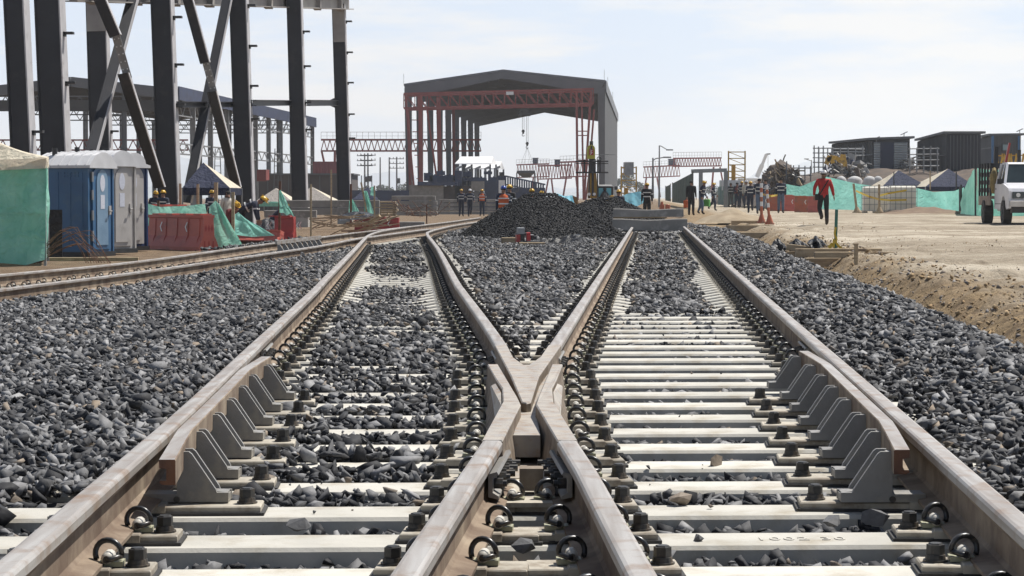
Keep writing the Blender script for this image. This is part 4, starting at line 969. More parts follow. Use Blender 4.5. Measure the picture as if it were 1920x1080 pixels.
def container(name, px0, px1, py0, py1, Y, dep, m, label, grp='shipping containers', yaw=0):
    x0, x1 = xpx(px0, Y), xpx(px1, Y); z0, z1 = zpx(py1, Y), zpx(py0, Y); t = empty(name, ((x0 + x1) / 2, Y, z0), yaw, label, 'container', grp); w = (x1 - x0) / 2; h = z1 - z0
    mb = MB(); n = max(6, int(w * 2 / .28)); pts = []
    for k in range(n): a = -w + 2 * w * k / n; s = 2 * w / n; pts += [(a, 0), (a + s * .35, 0), (a + s * .5, .035), (a + s * .85, .035)]
    pts += [(w, 0), (w, dep), (-w, dep)]
    mb.prism(pts, .12, h - .10, axis='z'); mb.build('corrugated_wall', m, t)
    mb = MB(); 
    for sx in (-1, 1): mb.box(sx * w - .06, sx * w + .06, -.03, .1, 0, h)
    mb.box(-w, w, -.03, .05, 0, .12); mb.box(-w - .02, w + .02, -.03, dep, h - .1, h + .01); mb.build('frame', m, t); return t
container('container', 183 + 300, 498, 318, 340, 190, 3, M_REDST, 'small red container seen between two steel columns')
container('container', 588, 640, 303, 330, 215, 3, M_REDFAR, 'dull red container beside the left foot of the yard crane')

# ------------------------------------------------------------------ main open shed in the centre
DV = Vector((.0638, 1, 0)); Y1 = 230.0; LEN = 92.0
def shed():
    t = empty('open_shed', (4, 230, -.5), 0, 'big grey gabled open shed in the centre, straddling the far end of the yard', 'shed'); O = Vector((4, 230, -.5))
    P = lambda x, y, k=0.0: at(x, y, Y1) - O + DV * (LEN * k)
    roofL, peak, roofR = (757, 157), (943, 130), (1135, 150)
    mb = MB(); th = Vector((0, 0, -.22))
    for a, b in ((roofL, peak), (peak, roofR)):
        mb.cur = 0; mb.quad(P(*a), P(*b), P(*b, 1), P(*a, 1)); mb.cur = 1; mb.quad(P(*a) + th, P(*a, 1) + th, P(*b, 1) + th, P(*b) + th)
        mb.cur = 0; mb.quad(P(*a), P(*a) + th, P(*b) + th, P(*b))
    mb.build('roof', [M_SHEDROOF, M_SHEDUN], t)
    mb = MB(); mb.quad(P(1135, 151) + Vector((.12, 0, 0)), P(1135, 172) + Vector((.12, 0, 0)), P(1135, 172, 1) + Vector((.12, 0, 0)), P(1135, 151, 1) + Vector((.12, 0, 0)))
    mb.quad(P(1135, 151), P(1135, 151, 1), P(1135, 172, 1), P(1135, 172)); mb.quad(P(1135, 151), P(1135, 172), P(1135, 172) + Vector((.12, 0, 0)), P(1135, 151) + Vector((.12, 0, 0))); mb.build('eave_fascia', M_SHEDROOF, t)
    # portal frames: deep haunched rafters and tapering columns
    n = 9
    for k in range(n):
        f = k / (n - 1)
        mb = MB()
        out = [(757.5, 158.5), (943, 131.5), (1134.5, 151.5)]; inn = [(770, 183), (943, 147), (1121, 176)]
        dy = Vector((0, .25, 0))
        for i in range(2):
            a, b, c, e = P(*out[i], f), P(*out[i + 1], f), P(*inn[i + 1], f), P(*inn[i], f); a.z -= .16; b.z -= .16
            o = Vector((0, 0.02, 0)); mb.add([v + o for v in (a, b, c, e)] + [v + o + dy for v in (a, b, c, e)], [(0, 1, 2, 3), (7, 6, 5, 4), (0, 4, 5, 1), (1, 5, 6, 2), (2, 6, 7, 3), (3, 7, 4, 0)])
        mb.build('rafter', M_SHED, t)
        for (xo, xi, yt, xob, xib, s) in ((758, 772, 160, 762.5, 772, 1), (1134.5, 1121, 153, 1131, 1124, -1)):
            mb = MB(); top = P(xo, yt, f), P(xi, 176, f); bx = P(xob, 371, f), P(xib, 371, f)
            a, b = top[0], top[1]; c, e = Vector((bx[1].x, bx[1].y, 0)), Vector((bx[0].x, bx[0].y, 0)); dy2 = Vector((0, .45, 0)); a.z -= .2
            mb.add([a, b, c, e] + [v + dy2 for v in (a, b, c, e)], [(0, 1, 2, 3), (7, 6, 5, 4), (0, 4, 5, 1), (1, 5, 6, 2), (2, 6, 7, 3), (3, 7, 4, 0)])
            mb.box(min(a.x, b.x) , max(a.x, b.x), a.y - .06, a.y + .5, a.z - 1.5, a.z - 1.3)
            mb.build('column', M_SHED, t)
    for k in range(26):            # purlins under the roof
        f = (k + .5) / 26
        for a, b in ((roofL, peak), (peak, roofR)):
            pass
    for a, b in ((roofL, peak), (peak, roofR)):
        for j in range(1, 9):
            q = (a[0] + (b[0] - a[0]) * j / 9, a[1] + (b[1] - a[1]) * j / 9); mb = MB(); mb.bar(P(*q) + Vector((0, 0, -.32)), P(*q, 1) + Vector((0, 0, -.32)), .10, .2); mb.build('purlin', M_SHED, t)
    # right-hand side sheeting between the columns, ribbed
    mb = MB()
    for k in range(40):
        a, b = P(1133.5, 170, k / 40), P(1133.5, 170, (k + .62) / 40); mb.add([(a.x, a.y, 0), (b.x, b.y, 0), (b.x, b.y, b.z), (a.x, a.y, a.z), (a.x + .06, a.y, 0), (b.x + .06, b.y, 0), (b.x + .06, b.y, b.z), (a.x + .06, a.y, a.z)], [(0, 1, 2, 3), (4, 5, 6, 7), (0, 3, 7, 4), (1, 2, 6, 5)])
    mb.build('side_sheeting', M_SHED, t)
    for x, y in ((757, 157), (1133, 150), (1139, 162), (1149, 186)):
        mb = MB(); f = 0 if x < 1136 else (x - 1135) / 25 * .93; p = P(x if x < 1136 else 1135, y if x < 1136 else 150, f); mb.tube([p, p + Vector((0, 0, 1.1))], .02, 4); mb.build('lightning_rod', M_GREYPL, t)
shed()
def goliath():
    Y = 224.0; t = empty('gantry_crane', (0, Y, -.5), 0, 'red lattice gantry crane spanning the mouth of the open shed', 'crane'); O = Vector((0, Y, -.5))
    P = lambda x, y, dy=0: at(x, y, Y + dy) - O
    for nm, dy, a, b in (('front_truss', 0, (757, 203), (1113, 194)), ('rear_truss', 5, (763, 206), (1110, 198))):
        mb = MB(); truss(mb, P(*a, dy), P(*b, dy), 27 * mpp(Y), 17, .21, .10, slant=False); 
        A, B = P(*a, dy), P(*b, dy)
        for k in range(18): p = A.lerp(B, k / 17); mb.bar(p, p + Vector((0, 0, 27 * mpp(Y))), .09)
        mb.build(nm, M_REDST, t)
    legs = [((760, 178), (778, 372), 0, .22), ((788, 178), (789, 372), 0, .40), ((800, 200), (824, 372), 4, .2), ((822, 182), (826, 372), 5, .45), ((765, 203), (770, 372), 5, .3), ((850, 205), (852, 372), 30, .35),
            ((1081, 172), (1083, 375), 0, .24), ((1091, 200), (1094, 375), 5, .2), ((1108, 172), (1095, 375), 0, .24), ((1114, 205), (1104, 330), 5, .2), ((1104, 330), (1098, 375), 5, .2)]
    for a, b, dy, w in legs: mb = MB(); mb.bar(P(*a, dy), P(*b, dy), w); mb.build('leg', M_REDST, t)
    mb = MB()
    for y in range(225, 360, 22): mb.bar(P(768 + (y - 178) * .08, y), P(788, y), .09); 
    for y in (246, 254, 300): mb.bar(P(1082, y), P(1103, y), .1)
    mb.build('leg_bracing', M_REDST, t)
    mb = MB(); mb.box(*(P(949, 178).x, P(963, 172).x), -.3, -.15, P(949, 178).z, P(963, 172).z); mb.build('number_board', M_WHITE, t)
    p = P(983, 212, 2); mb = MB(); mb.box(p.x - .65, p.x + .65, p.y - .8, p.y + .8, p.z - .3, p.z + .12); mb.box(p.x - .35, p.x + .45, p.y - .6, p.y + .6, p.z + .12, p.z + .45); mb.box(p.x - .6, p.x - .4, p.y - .3, p.y + .3, p.z - .42, p.z - .3); mb.build('hoist_trolley', M_BLK, t)
    for i, (x, y) in enumerate(((981, 246), (988.5, 269))):
        q = P(x, y, 2); mb = MB(); 
        for s in (-.09, .09): mb.tube([(q.x + s, q.y, q.z), (q.x + s, q.y, p.z - .25)], .02, 4)
        c = mb.build('hoist_rope', M_BLK, t)
        m2 = MB(); m2.tube([(q.x, q.y - .06, q.z), (q.x, q.y + .06, q.z)], .17, 10); m2.box(q.x - .1, q.x + .1, q.y - .1, q.y + .1, q.z - .28, q.z)
        m2.tube([(q.x + .12 * math.cos(a), q.y, q.z - .40 + .12 * math.sin(a)) for a in np.linspace(1.8, 6.0, 8)], .035, 5); m2.build('hook_block', M_BLK, c)
    q = P(988.5, 276, 2); mb = MB()
    for dx in (-.9, -.45, .5, .9): mb.tube([(q.x, q.y, q.z), (q.x + dx, q.y, q.z - 2.4)], .012, 4)
    mb.build('sling', M_GREYPL, t)
goliath()
def yard_crane(px0, px1, ytop, ybot, Y, m, label, legs, n, railing=True, depth=4, yr=0.0, cab=None):
    t = empty('gantry_crane', (xpx((px0 + px1) / 2, Y), Y, -.45), 0, label, 'crane', 'red gantry cranes across the yard'); O = t.location.copy()
    P = lambda x, y, dy=0: at(x, y, Y + dy) - O
    h = (ybot - ytop) * mpp(Y)
    for dy in (0, depth): mb = MB(); truss(mb, P(px0, ybot, dy), P(px1, ybot + yr, dy), h, n, .22, .11); mb.build('lattice_girder', m, t)
    if railing:
        mb = MB(); A, B = P(px0, ytop) , P(px1, ytop + yr)
        mb.bar(A + Vector((0, 0, 1)), B + Vector((0, 0, 1)), .05); mb.bar(A + Vector((0, 0, .5)), B + Vector((0, 0, .5)), .03)
        for k in range(n + 1): p = A.lerp(B, k / n); mb.bar(p, p + Vector((0, 0, 1)), .04)
        mb.build('walkway_railing', M_GREYPL, t)
    for a, b, w in legs:
        for dy in (0, depth): mb = MB(); mb.bar(P(*a, dy), P(*b, dy), w); mb.build('leg', m, t)
    if cab: x0, x1, y0, y1 = cab; mb = MB(); a, b = P(x0, y1), P(x1, y0); mb.box(a.x, b.x, 0, 1.5, a.z, b.z); mb.box(a.x - .1, b.x + .1, -.1, 1.6, b.z + .002, b.z + .12); mb.build('hoist_house', M_NAVY, t)
yard_crane(602, 902, 262, 283, 280, M_REDST, 'red yard crane whose lattice girder runs left from behind the open shed', [((603, 283), (618, 350), .25), ((628, 283), (627, 350), .3), ((618, 305), (628, 305), .2)], 27, depth=5)
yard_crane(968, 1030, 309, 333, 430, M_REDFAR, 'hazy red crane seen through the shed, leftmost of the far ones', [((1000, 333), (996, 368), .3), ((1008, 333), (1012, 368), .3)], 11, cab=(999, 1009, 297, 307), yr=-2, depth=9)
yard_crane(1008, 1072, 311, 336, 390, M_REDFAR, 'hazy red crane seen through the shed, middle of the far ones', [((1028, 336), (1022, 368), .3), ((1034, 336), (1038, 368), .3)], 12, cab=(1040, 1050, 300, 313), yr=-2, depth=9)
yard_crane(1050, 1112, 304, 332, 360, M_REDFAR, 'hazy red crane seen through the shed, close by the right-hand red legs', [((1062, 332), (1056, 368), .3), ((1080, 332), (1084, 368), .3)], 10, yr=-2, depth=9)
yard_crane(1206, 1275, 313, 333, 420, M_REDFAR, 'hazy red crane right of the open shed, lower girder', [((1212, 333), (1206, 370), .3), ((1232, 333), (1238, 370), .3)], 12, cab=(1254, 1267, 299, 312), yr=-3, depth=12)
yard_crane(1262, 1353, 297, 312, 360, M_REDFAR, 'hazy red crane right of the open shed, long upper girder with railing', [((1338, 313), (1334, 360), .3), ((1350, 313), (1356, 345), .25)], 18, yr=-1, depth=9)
# ------------------------------------------------------------------ people
_POSE = {}
def torso_xf(lean):
    piv = Vector((0, 0, .95)); R = Matrix.Rotation(lean, 3, 'X'); return lambda p: piv + R @ (Vector(p) - piv)
def pose_joints(kind):
    """joint positions for a 1.75 m figure facing -Y; returns joints and the torso transform"""
    J = dict(pelvis=(0, .0, .95), belly=(0, 0, 1.10), chest=(0, 0, 1.32), neck=(0, .0, 1.49), chin=(0, -.02, 1.56), head=(0, -.015, 1.655))
    arms = {'stand': [(.22, .02, 1.16, .235, -.05, .91)] * 2, 'walk': [(.23, .08, 1.17, .25, .03, .93), (.23, -.04, 1.17, .24, -.20, 1.00)],
            'away': [(.27, .03, 1.18, .33, .0, .93), (.30, .02, 1.20, .31, -.02, .94)], 'folded': [(.23, -.04, 1.16, .06, -.18, 1.14)] * 2,
            'carry': [(.22, .04, 1.16, .22, -.12, .92), (.22, .0, 1.16, .20, -.20, .98)], 'bend': [(.20, -.14, 1.18, .16, -.32, 1.02)] * 2, 'crouch': [(.22, -.14, 1.16, .14, -.32, 1.05)] * 2, 'lie': [(.22, -.1, 1.2, .15, -.25, 1.05)] * 2}[kind]
    legs = {'stand': [(.10, -.01, .50, .11, .03, .09, .13, -.12)] * 2, 'walk': [(.10, -.14, .52, .10, -.12, .09, .11, -.27), (.09, .06, .50, .10, .32, .20, .11, .22)],
            'away': [(.10, -.02, .50, .11, .02, .09, .12, -.12), (.12, -.10, .53, .10, .22, .26, .10, .10)], 'folded': [(.10, -.01, .50, .11, .03, .09, .13, -.12)] * 2,
            'carry': [(.10, -.12, .52, .11, -.10, .09, .12, -.25), (.10, .06, .50, .11, .26, .12, .11, .13)], 'bend': [(.14, -.04, .50, .16, .04, .09, .18, -.10)] * 2,
            'crouch': [(.15, -.30, .48, .14, .02, .09, .15, -.12)] * 2, 'lie': [(.12, -.35, .45, .12, -.1, .09, .12, -.25)] * 2}[kind]
    lean = {'bend': 1.15, 'crouch': .75, 'lie': 1.2, 'carry': .22, 'walk': .05}.get(kind, 0.0); drop = {'crouch': .36, 'lie': .42, 'bend': .06}.get(kind, 0.0)
    X = torso_xf(lean); out = {}; up = Vector((0, 0, -drop))
    for k, v in J.items(): out[k] = X(v) + up
    for i, s in enumerate((-1, 1)):
        e = arms[i]; n = 'LR'[i]
        out['sh' + n] = X((s * .195, 0, 1.42)) + up; out['el' + n] = X((s * e[0], e[1], e[2])) + up; out['wr' + n] = X((s * e[3], e[4], e[5])) + up
        if kind in ('bend', 'crouch', 'lie'):   # arms hang down from the bent trunk
            out['el' + n] = out['sh' + n] + Vector((s * .04, -.02, -.27)); out['wr' + n] = out['el' + n] + Vector((-s * .03, -.06, -.23))
        l = legs[i]; out['hp' + n] = Vector((s * .085, 0, .90)) + up; out['kn' + n] = Vector((s * l[0], l[1], l[2])); out['an' + n] = Vector((s * l[3], l[4], l[5])); out['to' + n] = Vector((s * l[6], l[7], max(.035, l[5] - .055)))
    return out, X, up
RAD = dict(pelvis=.158, belly=.155, chest=.178, neck=.060, chin=.076, head=.092, sh=.088, el=.064, wr=.042, hp=.112, kn=.082, an=.064, to=.050)
def body_mesh(kind):
    if kind in _POSE: return _POSE[kind]
    J, X, up = pose_joints(kind); names = list(J); idx = {n: i for i, n in enumerate(names)}
    ch = [('pelvis', 'belly', 'j'), ('belly', 'chest', 'j'), ('chest', 'neck', 'j'), ('neck', 'chin', 's'), ('chin', 'head', 's')]
    for n in 'LR': ch += [('chest', 'sh' + n, 'j'), ('sh' + n, 'el' + n, 'j'), ('el' + n, 'wr' + n, 'j'), ('pelvis', 'hp' + n, 't'), ('hp' + n, 'kn' + n, 't'), ('kn' + n, 'an' + n, 't'), ('an' + n, 'to' + n, 'b')]
    me = bpy.data.meshes.new('b'); me.from_pydata([J[n] for n in names], [(idx[a], idx[b]) for a, b, _ in ch], [])
    o = bpy.data.objects.new('b', me); COL.objects.link(o); md = o.modifiers.new('s', 'SKIN'); md.use_smooth_shade = True; sv = me.skin_vertices[0].data
    for n in names:
        r = RAD[n] if n in RAD else RAD[n[:2]]; sv[idx[n]].radius = (r, r * (.78 if n in ('pelvis', 'belly', 'chest') else 1)); sv[idx[n]].use_root = n == 'pelvis'
    sb = o.modifiers.new('u', 'SUBSURF'); sb.levels = 1; sb.render_levels = 1
    dg = bpy.context.evaluated_depsgraph_get(); dg.update(); out = bpy.data.meshes.new_from_object(o.evaluated_get(dg)); bpy.data.objects.remove(o)
    mi = []; W = {'s': 0, 'j': 1, 't': 2, 'b': 3}
    for p in out.polygons:
        c = p.center; best = (9, 'j')
        for a, b, w in ch:
            A, B = J[a], J[b]; t = max(0, min(1, (c - A).dot(B - A) / max(1e-6, (B - A).length_squared))); d = (c - A.lerp(B, t)).length
            if w == 't' and a[:2] == 'kn' and t > .78: w = 'b'
            if d < best[0]: best = (d, w)
        w = best[1]
        if w == 't' and (c - J['pelvis']).length < .05: w = 'j'
        mi.append(W[w])
    for _ in range(4): out.materials.append(None)
    out.polygons.foreach_set('material_index', mi); out.polygons.foreach_set('use_smooth', [True] * len(mi))
    _POSE[kind] = (out, J, X, up); return _POSE[kind]
def pm(name, c, rough=.85): return MATS.get(name) or mat(name, c, tuple(v * .75 for v in c), 9, rough)
SKIN = pm('skin', (.30, .16, .10), .6); BOOT = pm('boot_leather', (.05, .035, .025)); HAIR = pm('dark_hair', (.012, .010, .009))
CL = dict(navy=pm('navy_workwear', (.018, .024, .05)), black=pm('black_workwear', (.012, .012, .014)), red=pm('red_jacket_cloth', (.42, .022, .022)), orange=pm('orange_vest_cloth', (.60, .12, .03)),
          jeans=pm('faded_denim', (.11, .15, .22)), dkjeans=pm('dark_denim', (.03, .04, .07)), cream=pm('cream_shirt_cloth', (.55, .52, .46)), grey=pm('grey_trouser_cloth', (.10, .10, .10)), maroon=pm('maroon_cloth', (.16, .03, .03)))
HC = dict(yellow=mat('yellow_helmet', (.60, .36, .03), (.52, .30, .02), 5, .35), white=mat('white_helmet', (.75, .75, .76), (.66, .66, .68), 5, .35), blue=mat('blue_helmet', (.03, .08, .38), (.03, .06, .3), 5, .35))
def _helmet():
    mb = MB(); mb.smooth = True; rings = [(0, .118), (.035, .115), (.07, .098), (.098, .066), (.112, .025)]; n = 14
    for z, r in rings:
        for k in range(n): a = 2 * math.pi * k / n; mb.v.append((r * .88 * math.cos(a), r * 1.08 * math.sin(a), z))
    for i in range(4):
        for k in range(n): mb.f.append((i * n + k, i * n + (k + 1) % n, (i + 1) * n + (k + 1) % n, (i + 1) * n + k)); mb.mi.append(0); mb.sm.append(True)
    mb.f += [tuple(range(4 * n, 5 * n)), tuple(range(n))[::-1]]; mb.mi += [0, 0]; mb.sm += [True, False]; mb.smooth = False
    mb.prism([(.10 * math.cos(a), -.06 - .125 * math.sin(a)) for a in np.linspace(0, math.pi, 8)], -.002, .008, axis='z'); mb.box(-.012, .012, -.12, .12, .03, .118) 
    return mb
_HM = {k: _helmet().data('safety_helmet', m) for k, m in HC.items()}
def _hand():
    mb = MB(); mb.box(-.014, .014, -.040, .040, -.085, 0)
    for k, (y, l) in enumerate(((-.031, .058), (-.010, .068), (.011, .064), (.030, .050))): mb.tube([(0, y, -.082), (-.006, y, -.082 - l * .55), (-.022, y, -.082 - l)], [.0095, .009, .007], 5)
    mb.tube([(0, -.035, -.02), (-.008, -.062, -.055), (-.014, -.064, -.085)], [.012, .010, .008], 5); return mb.data('hand', SKIN)
D_HAND = _hand()
def _face():
    mb = MB(); mb.add([(0, -.118, .0), (-.014, -.092, -.022), (.014, -.092, -.022), (0, -.092, .022)], [(0, 1, 3), (0, 3, 2), (0, 2, 1), (1, 2, 3)]); 
    mb.cur = 1
    for s in (-1, 1): mb.box(s * .034 - .012, s * .034 + .012, -.096, -.085, .016, .026)
    mb.box(-.022, .022, -.096, -.084, -.048, -.041); mb.cur = 0
    for s in (-1, 1): mb.box(s * .092 - .008, s * .092 + .008, -.012, .014, -.018, .024)
    return mb.data('face', [SKIN, HAIR])
D_FACE = _face()
def person(px, feet, head, yaw, kind, jacket, trousers, hat, label, stripes=True, bag=None, Y=None, z=None, group=None, vest=None, hz=None):
    if Y is None: p = ground_hit(px, feet); hgt = (feet - head) * mpp(p.y)
    else: p = at(px, feet, Y); p.z = z if z is not None else gz(p.x, p.y); hgt = (feet - head) * mpp(Y)
    sc = max(.88, min(1.12, hgt / (1.83 if kind not in ('bend', 'crouch', 'lie') else 1.75))) if kind not in ('bend', 'crouch', 'lie') else 1.0
    t = empty('person', p, math.radians(yaw), label, 'person', group); t.scale = (sc,) * 3
    base, J, X, up = body_mesh(kind); me = base.copy(); me.name = 'body'
    for i, m in enumerate((SKIN, CL[jacket], CL[trousers], BOOT)): me.materials[i] = m
    link('body', me, t)
    R = {'bend': 1.15, 'crouch': .75, 'lie': 1.2, 'carry': .22, 'walk': .05}.get(kind, 0.0); Rh = R * .55
    hd = J['head']
    f = link('face', D_FACE, t, loc=hd); f.rotation_euler[0] = Rh
    if hat: h = link('safety_helmet', _HM[hat], t, loc=hd + Matrix.Rotation(Rh, 3, 'X') @ Vector((0, 0, .012))); h.rotation_euler[0] = Rh
    mb = MB(); mb.smooth = True; c = [(.0965 * math.cos(a), .102 * math.sin(a)) for a in np.linspace(0, 2 * math.pi, 11)[:-1]]
    for z_, r_ in ((-.03, 1.0), (.03, 1.02), (.07, .80), (.10, .35)):
        for x, y in c: mb.v.append((x * r_, max(y, -.06 if z_ < .05 else -.2) * r_ + .008, z_))
    for i in range(3):
        for k in range(10): mb.f.append((i * 10 + k, i * 10 + (k + 1) % 10, i * 10 + 10 + (k + 1) % 10, i * 10 + 10 + k)); mb.mi.append(0); mb.sm.append(True)
    h = mb.build('hair', HAIR, t); h.location = hd; h.rotation_euler[0] = Rh
    for n, s in (('L', -1), ('R', 1)):
        d = (J['wr' + n] - J['el' + n]).normalized(); q = Vector((0, 0, -1)).rotation_difference(d); h = link('hand', D_HAND, t, loc=J['wr' + n]); h.rotation_mode = 'QUATERNION'; h.rotation_quaternion = q
        if s < 0: h.scale = (-1, 1, 1)
    def band(z0, z1, a, b, m, name='reflective_band'):
        mb = MB(); mb.smooth = True; n = 16
        for zz in (z0, z1):
            for k in range(n): g = 2 * math.pi * k / n; mb.v.append(tuple(X((a * math.cos(g), b * math.sin(g), zz)) + up))
        for k in range(n): mb.f.append((k, (k + 1) % n, n + (k + 1) % n, n + k)); mb.mi.append(0); mb.sm.append(True)
        mb.build(name, m, t)
    if vest:
        mb = MB(); mb.smooth = True; n = 16
        for zz, a, b in ((1.0, .190, .155), (1.15, .194, .160), (1.30, .216, .172), (1.42, .185, .14), (1.48, .085, .085)):
            for k in range(n): g = 2 * math.pi * k / n; mb.v.append(tuple(X((a * math.cos(g), b * math.sin(g), zz)) + up))
        for i in range(4):
            for k in range(n): mb.f.append((i * n + k, i * n + (k + 1) % n, (i + 1) * n + (k + 1) % n, (i + 1) * n + k)); mb.mi.append(0); mb.sm.append(True)
        mb.build('vest', CL[vest], t)
    if stripes:
        w = .012 if vest else 0
        band(1.12, 1.165, .190 + w, .158 + w, M_REFL); band(1.31, 1.35, .212 + w, .172 + w, M_REFL)
        for n in 'LR': 
            a = J['sh' + n].lerp(J['el' + n], .55); b = J['sh' + n].lerp(J['el' + n], .70); mb = MB(); mb.tube([a, b], .080, 8, cap=False); mb.build('reflective_band', M_REFL, t)
    if bag: bag(t, J)
    return t
def shoulder_bag(t, J):
    mb = MB(); mb.cbox(.17, .27, -.09, .07, .80, 1.0, .02); mb.build('camera_bag', CL['black'], t)
    mb = MB(); mb.bar((-.13, .145, 1.46), (.16, .135, .98), .035, .012, (0, 1, 0)); mb.bar((-.10, -.15, 1.45), (.16, -.13, .98), .035, .012, (0, 1, 0)); mb.build('bag_strap', CL['black'], t)
def hand_bag(m):
    def f(t, J):
        w = J['wrR']; mb = MB(); mb.cbox(w.x - .04, w.x + .14, w.y - .16, w.y + .16, w.z - .52, w.z - .14, .03); mb.bar((w.x + .05, w.y - .1, w.z - .15), (w.x, w.y, w.z - .03), .02); mb.bar((w.x + .05, w.y + .1, w.z - .15), (w.x, w.y, w.z - .03), .02); mb.build('carried_bag', m, t)
    return f
G1 = 'workers gathered on the dirt road'; G2 = 'workers behind the dark stone heaps'; G3 = 'workers at the foot of the steel frame'
person(1544, 423, 317, 183, 'away', 'red', 'black', 'white', 'person in a red jacket, black trousers and white helmet walking away along the dirt road', stripes=False, bag=shoulder_bag)
person(1296, 405, 359, 160, 'stand', 'black', 'black', None, 'person in long black coat with an orange bag, leftmost on the road', False, hand_bag(CL['orange']), group=G1)
person(1315, 402, 354, 60, 'carry', 'navy', 'jeans', 'yellow', 'worker in navy jacket and pale jeans bending over a green bag', True, hand_bag(mat('green_bag', (.10, .35, .08), (.08, .3, .06))), group=G1)
person(1337, 396, 342, 80, 'walk', 'navy', 'navy', 'yellow', 'worker in dark blue with yellow helmet striding, between the hoarding and the group', group=G1)
person(1370, 389, 339, 0, 'stand', 'black', 'grey', None, 'bareheaded worker in black jacket with white bands, left of the close group', group=G1)
person(1382, 390, 340, 5, 'folded', 'navy', 'dkjeans', None, 'bareheaded worker with red shirt under a dark jacket, second in the close group', False, vest='maroon', group=G1)
person(1399, 391, 331, 10, 'stand', 'cream', 'dkjeans', 'white', 'person in a cream shirt and white helmet half hidden behind the group', False, group=G1)
person(1407, 400, 339, -8, 'walk', 'navy', 'navy', 'yellow', 'worker in yellow helmet looking down, middle of the close group', group=G1)
person(1423, 401, 332, 4, 'walk', 'navy', 'jeans', None, 'tall worker in navy jacket and jeans behind the first striped post', group=G1)
person(1435, 396, 334, 12, 'stand', 'navy', 'jeans', None, 'worker in navy behind the second striped post', group=G1)
person(1464, 400, 331, -4, 'stand', 'navy', 'jeans', None, 'worker with dark cap and jeans standing alone before the red barriers', group=G1)
person(1391, 390, 338, -15, 'walk', 'navy', 'navy', 'yellow', 'worker in navy with yellow helmet, behind the one with the red shirt', group=G1)
person(1414, 389, 337, 15, 'stand', 'black', 'dkjeans', 'white', 'worker in black with white helmet, farthest back in the close group', group=G1)
person(1447, 391, 336, 20, 'stand', 'orange', 'navy', 'yellow', 'worker in an orange top, between the striped posts and the lone worker', group=G1)
# behind the stone heaps
person(944, 400, 352, 185, 'stand', 'navy', 'navy', 'blue', 'worker in orange vest and blue helmet behind the large dark heap', vest='orange', Y=66, z=-.35, group=G2)
person(955, 396, 347, 150, 'stand', 'black', 'navy', 'yellow', 'worker in black with yellow helmet beside the one with the blue helmet', Y=69, z=-.30, group=G2)
person(997, 400, 353, 180, 'stand', 'orange', 'navy', 'yellow', 'worker in orange top whose yellow helmet shows above the top of the heap', Y=70, z=-.42, group=G2)
person(1016, 402, 356, 200, 'stand', 'black', 'navy', 'yellow', 'worker in dark jacket and yellow helmet right of the top of the heap', Y=70, z=-.50, group=G2)
person(1160, 408, 364, 170, 'stand', 'navy', 'navy', 'yellow', 'worker whose helmet shows just right of the yellow machine cab', Y=78, z=-.42, group=G2)
person(865, 403, 361, 0, 'stand', 'navy', 'navy', 'yellow', 'worker in navy with yellow helmet, left one of the three beyond the track', group='three workers beyond the track', Y=122, z=-.22)
person(881, 404, 361, 10, 'walk', 'navy', 'navy', 'white', 'worker in navy with white helmet, middle one of the three beyond the track', group='three workers beyond the track', Y=120, z=-.22)
person(904, 403, 361, -10, 'stand', 'navy', 'dkjeans', 'yellow', 'worker in orange vest, right one of the three beyond the track', vest='orange', group='three workers beyond the track', Y=124, z=-.22)
person(1213, 404, 360, 178, 'stand', 'black', 'black', 'yellow', 'worker in black with white bands and yellow helmet, back turned, behind the concrete beams', Y=86, z=-.12)
# left
person(265, 425, 334, 100, 'stand', 'navy', 'navy', 'yellow', 'worker in navy whose yellow helmet shows right behind the toilets', Y=74, z=-.47, group=G3)
person(291, 430, 348, 20, 'carry', 'navy', 'navy', 'yellow', 'worker bent forward with yellow helmet, left one of the pair by the braces', Y=72, z=-.47, group=G3)
person(306, 430, 345, 160, 'stand', 'navy', 'navy', 'yellow', 'worker in dark jacket with yellow helmet, right one of the pair by the braces', Y=71, z=-.47, group=G3)
person(398, 432, 350, 200, 'stand', 'navy', 'navy', 'yellow', 'worker in navy standing behind the green mesh under the navy tent', Y=70, z=-.47, group=G3)
person(421, 436, 360, 60, 'carry', 'cream', 'navy', None, 'worker in a pale shirt leaning over beside the green mesh', False, Y=68, z=-.47, group=G3)
person(452, 440, 350, 90, 'bend', 'navy', 'black', 'yellow', 'worker bending deeply, navy back arched, right of the green mesh', Y=62, z=-.40, group=G3)
person(428, 447, 400, 40, 'crouch', 'maroon', 'navy', 'yellow', 'worker crouching low with yellow helmet behind the torn green mesh', False, Y=64, z=-.50, group=G3)
person(506, 440, 396, 100, 'crouch', 'navy', 'black', 'yellow', 'worker crouching with yellow helmet left of the upright red barrier', False, Y=70, z=-.55, group=G3)
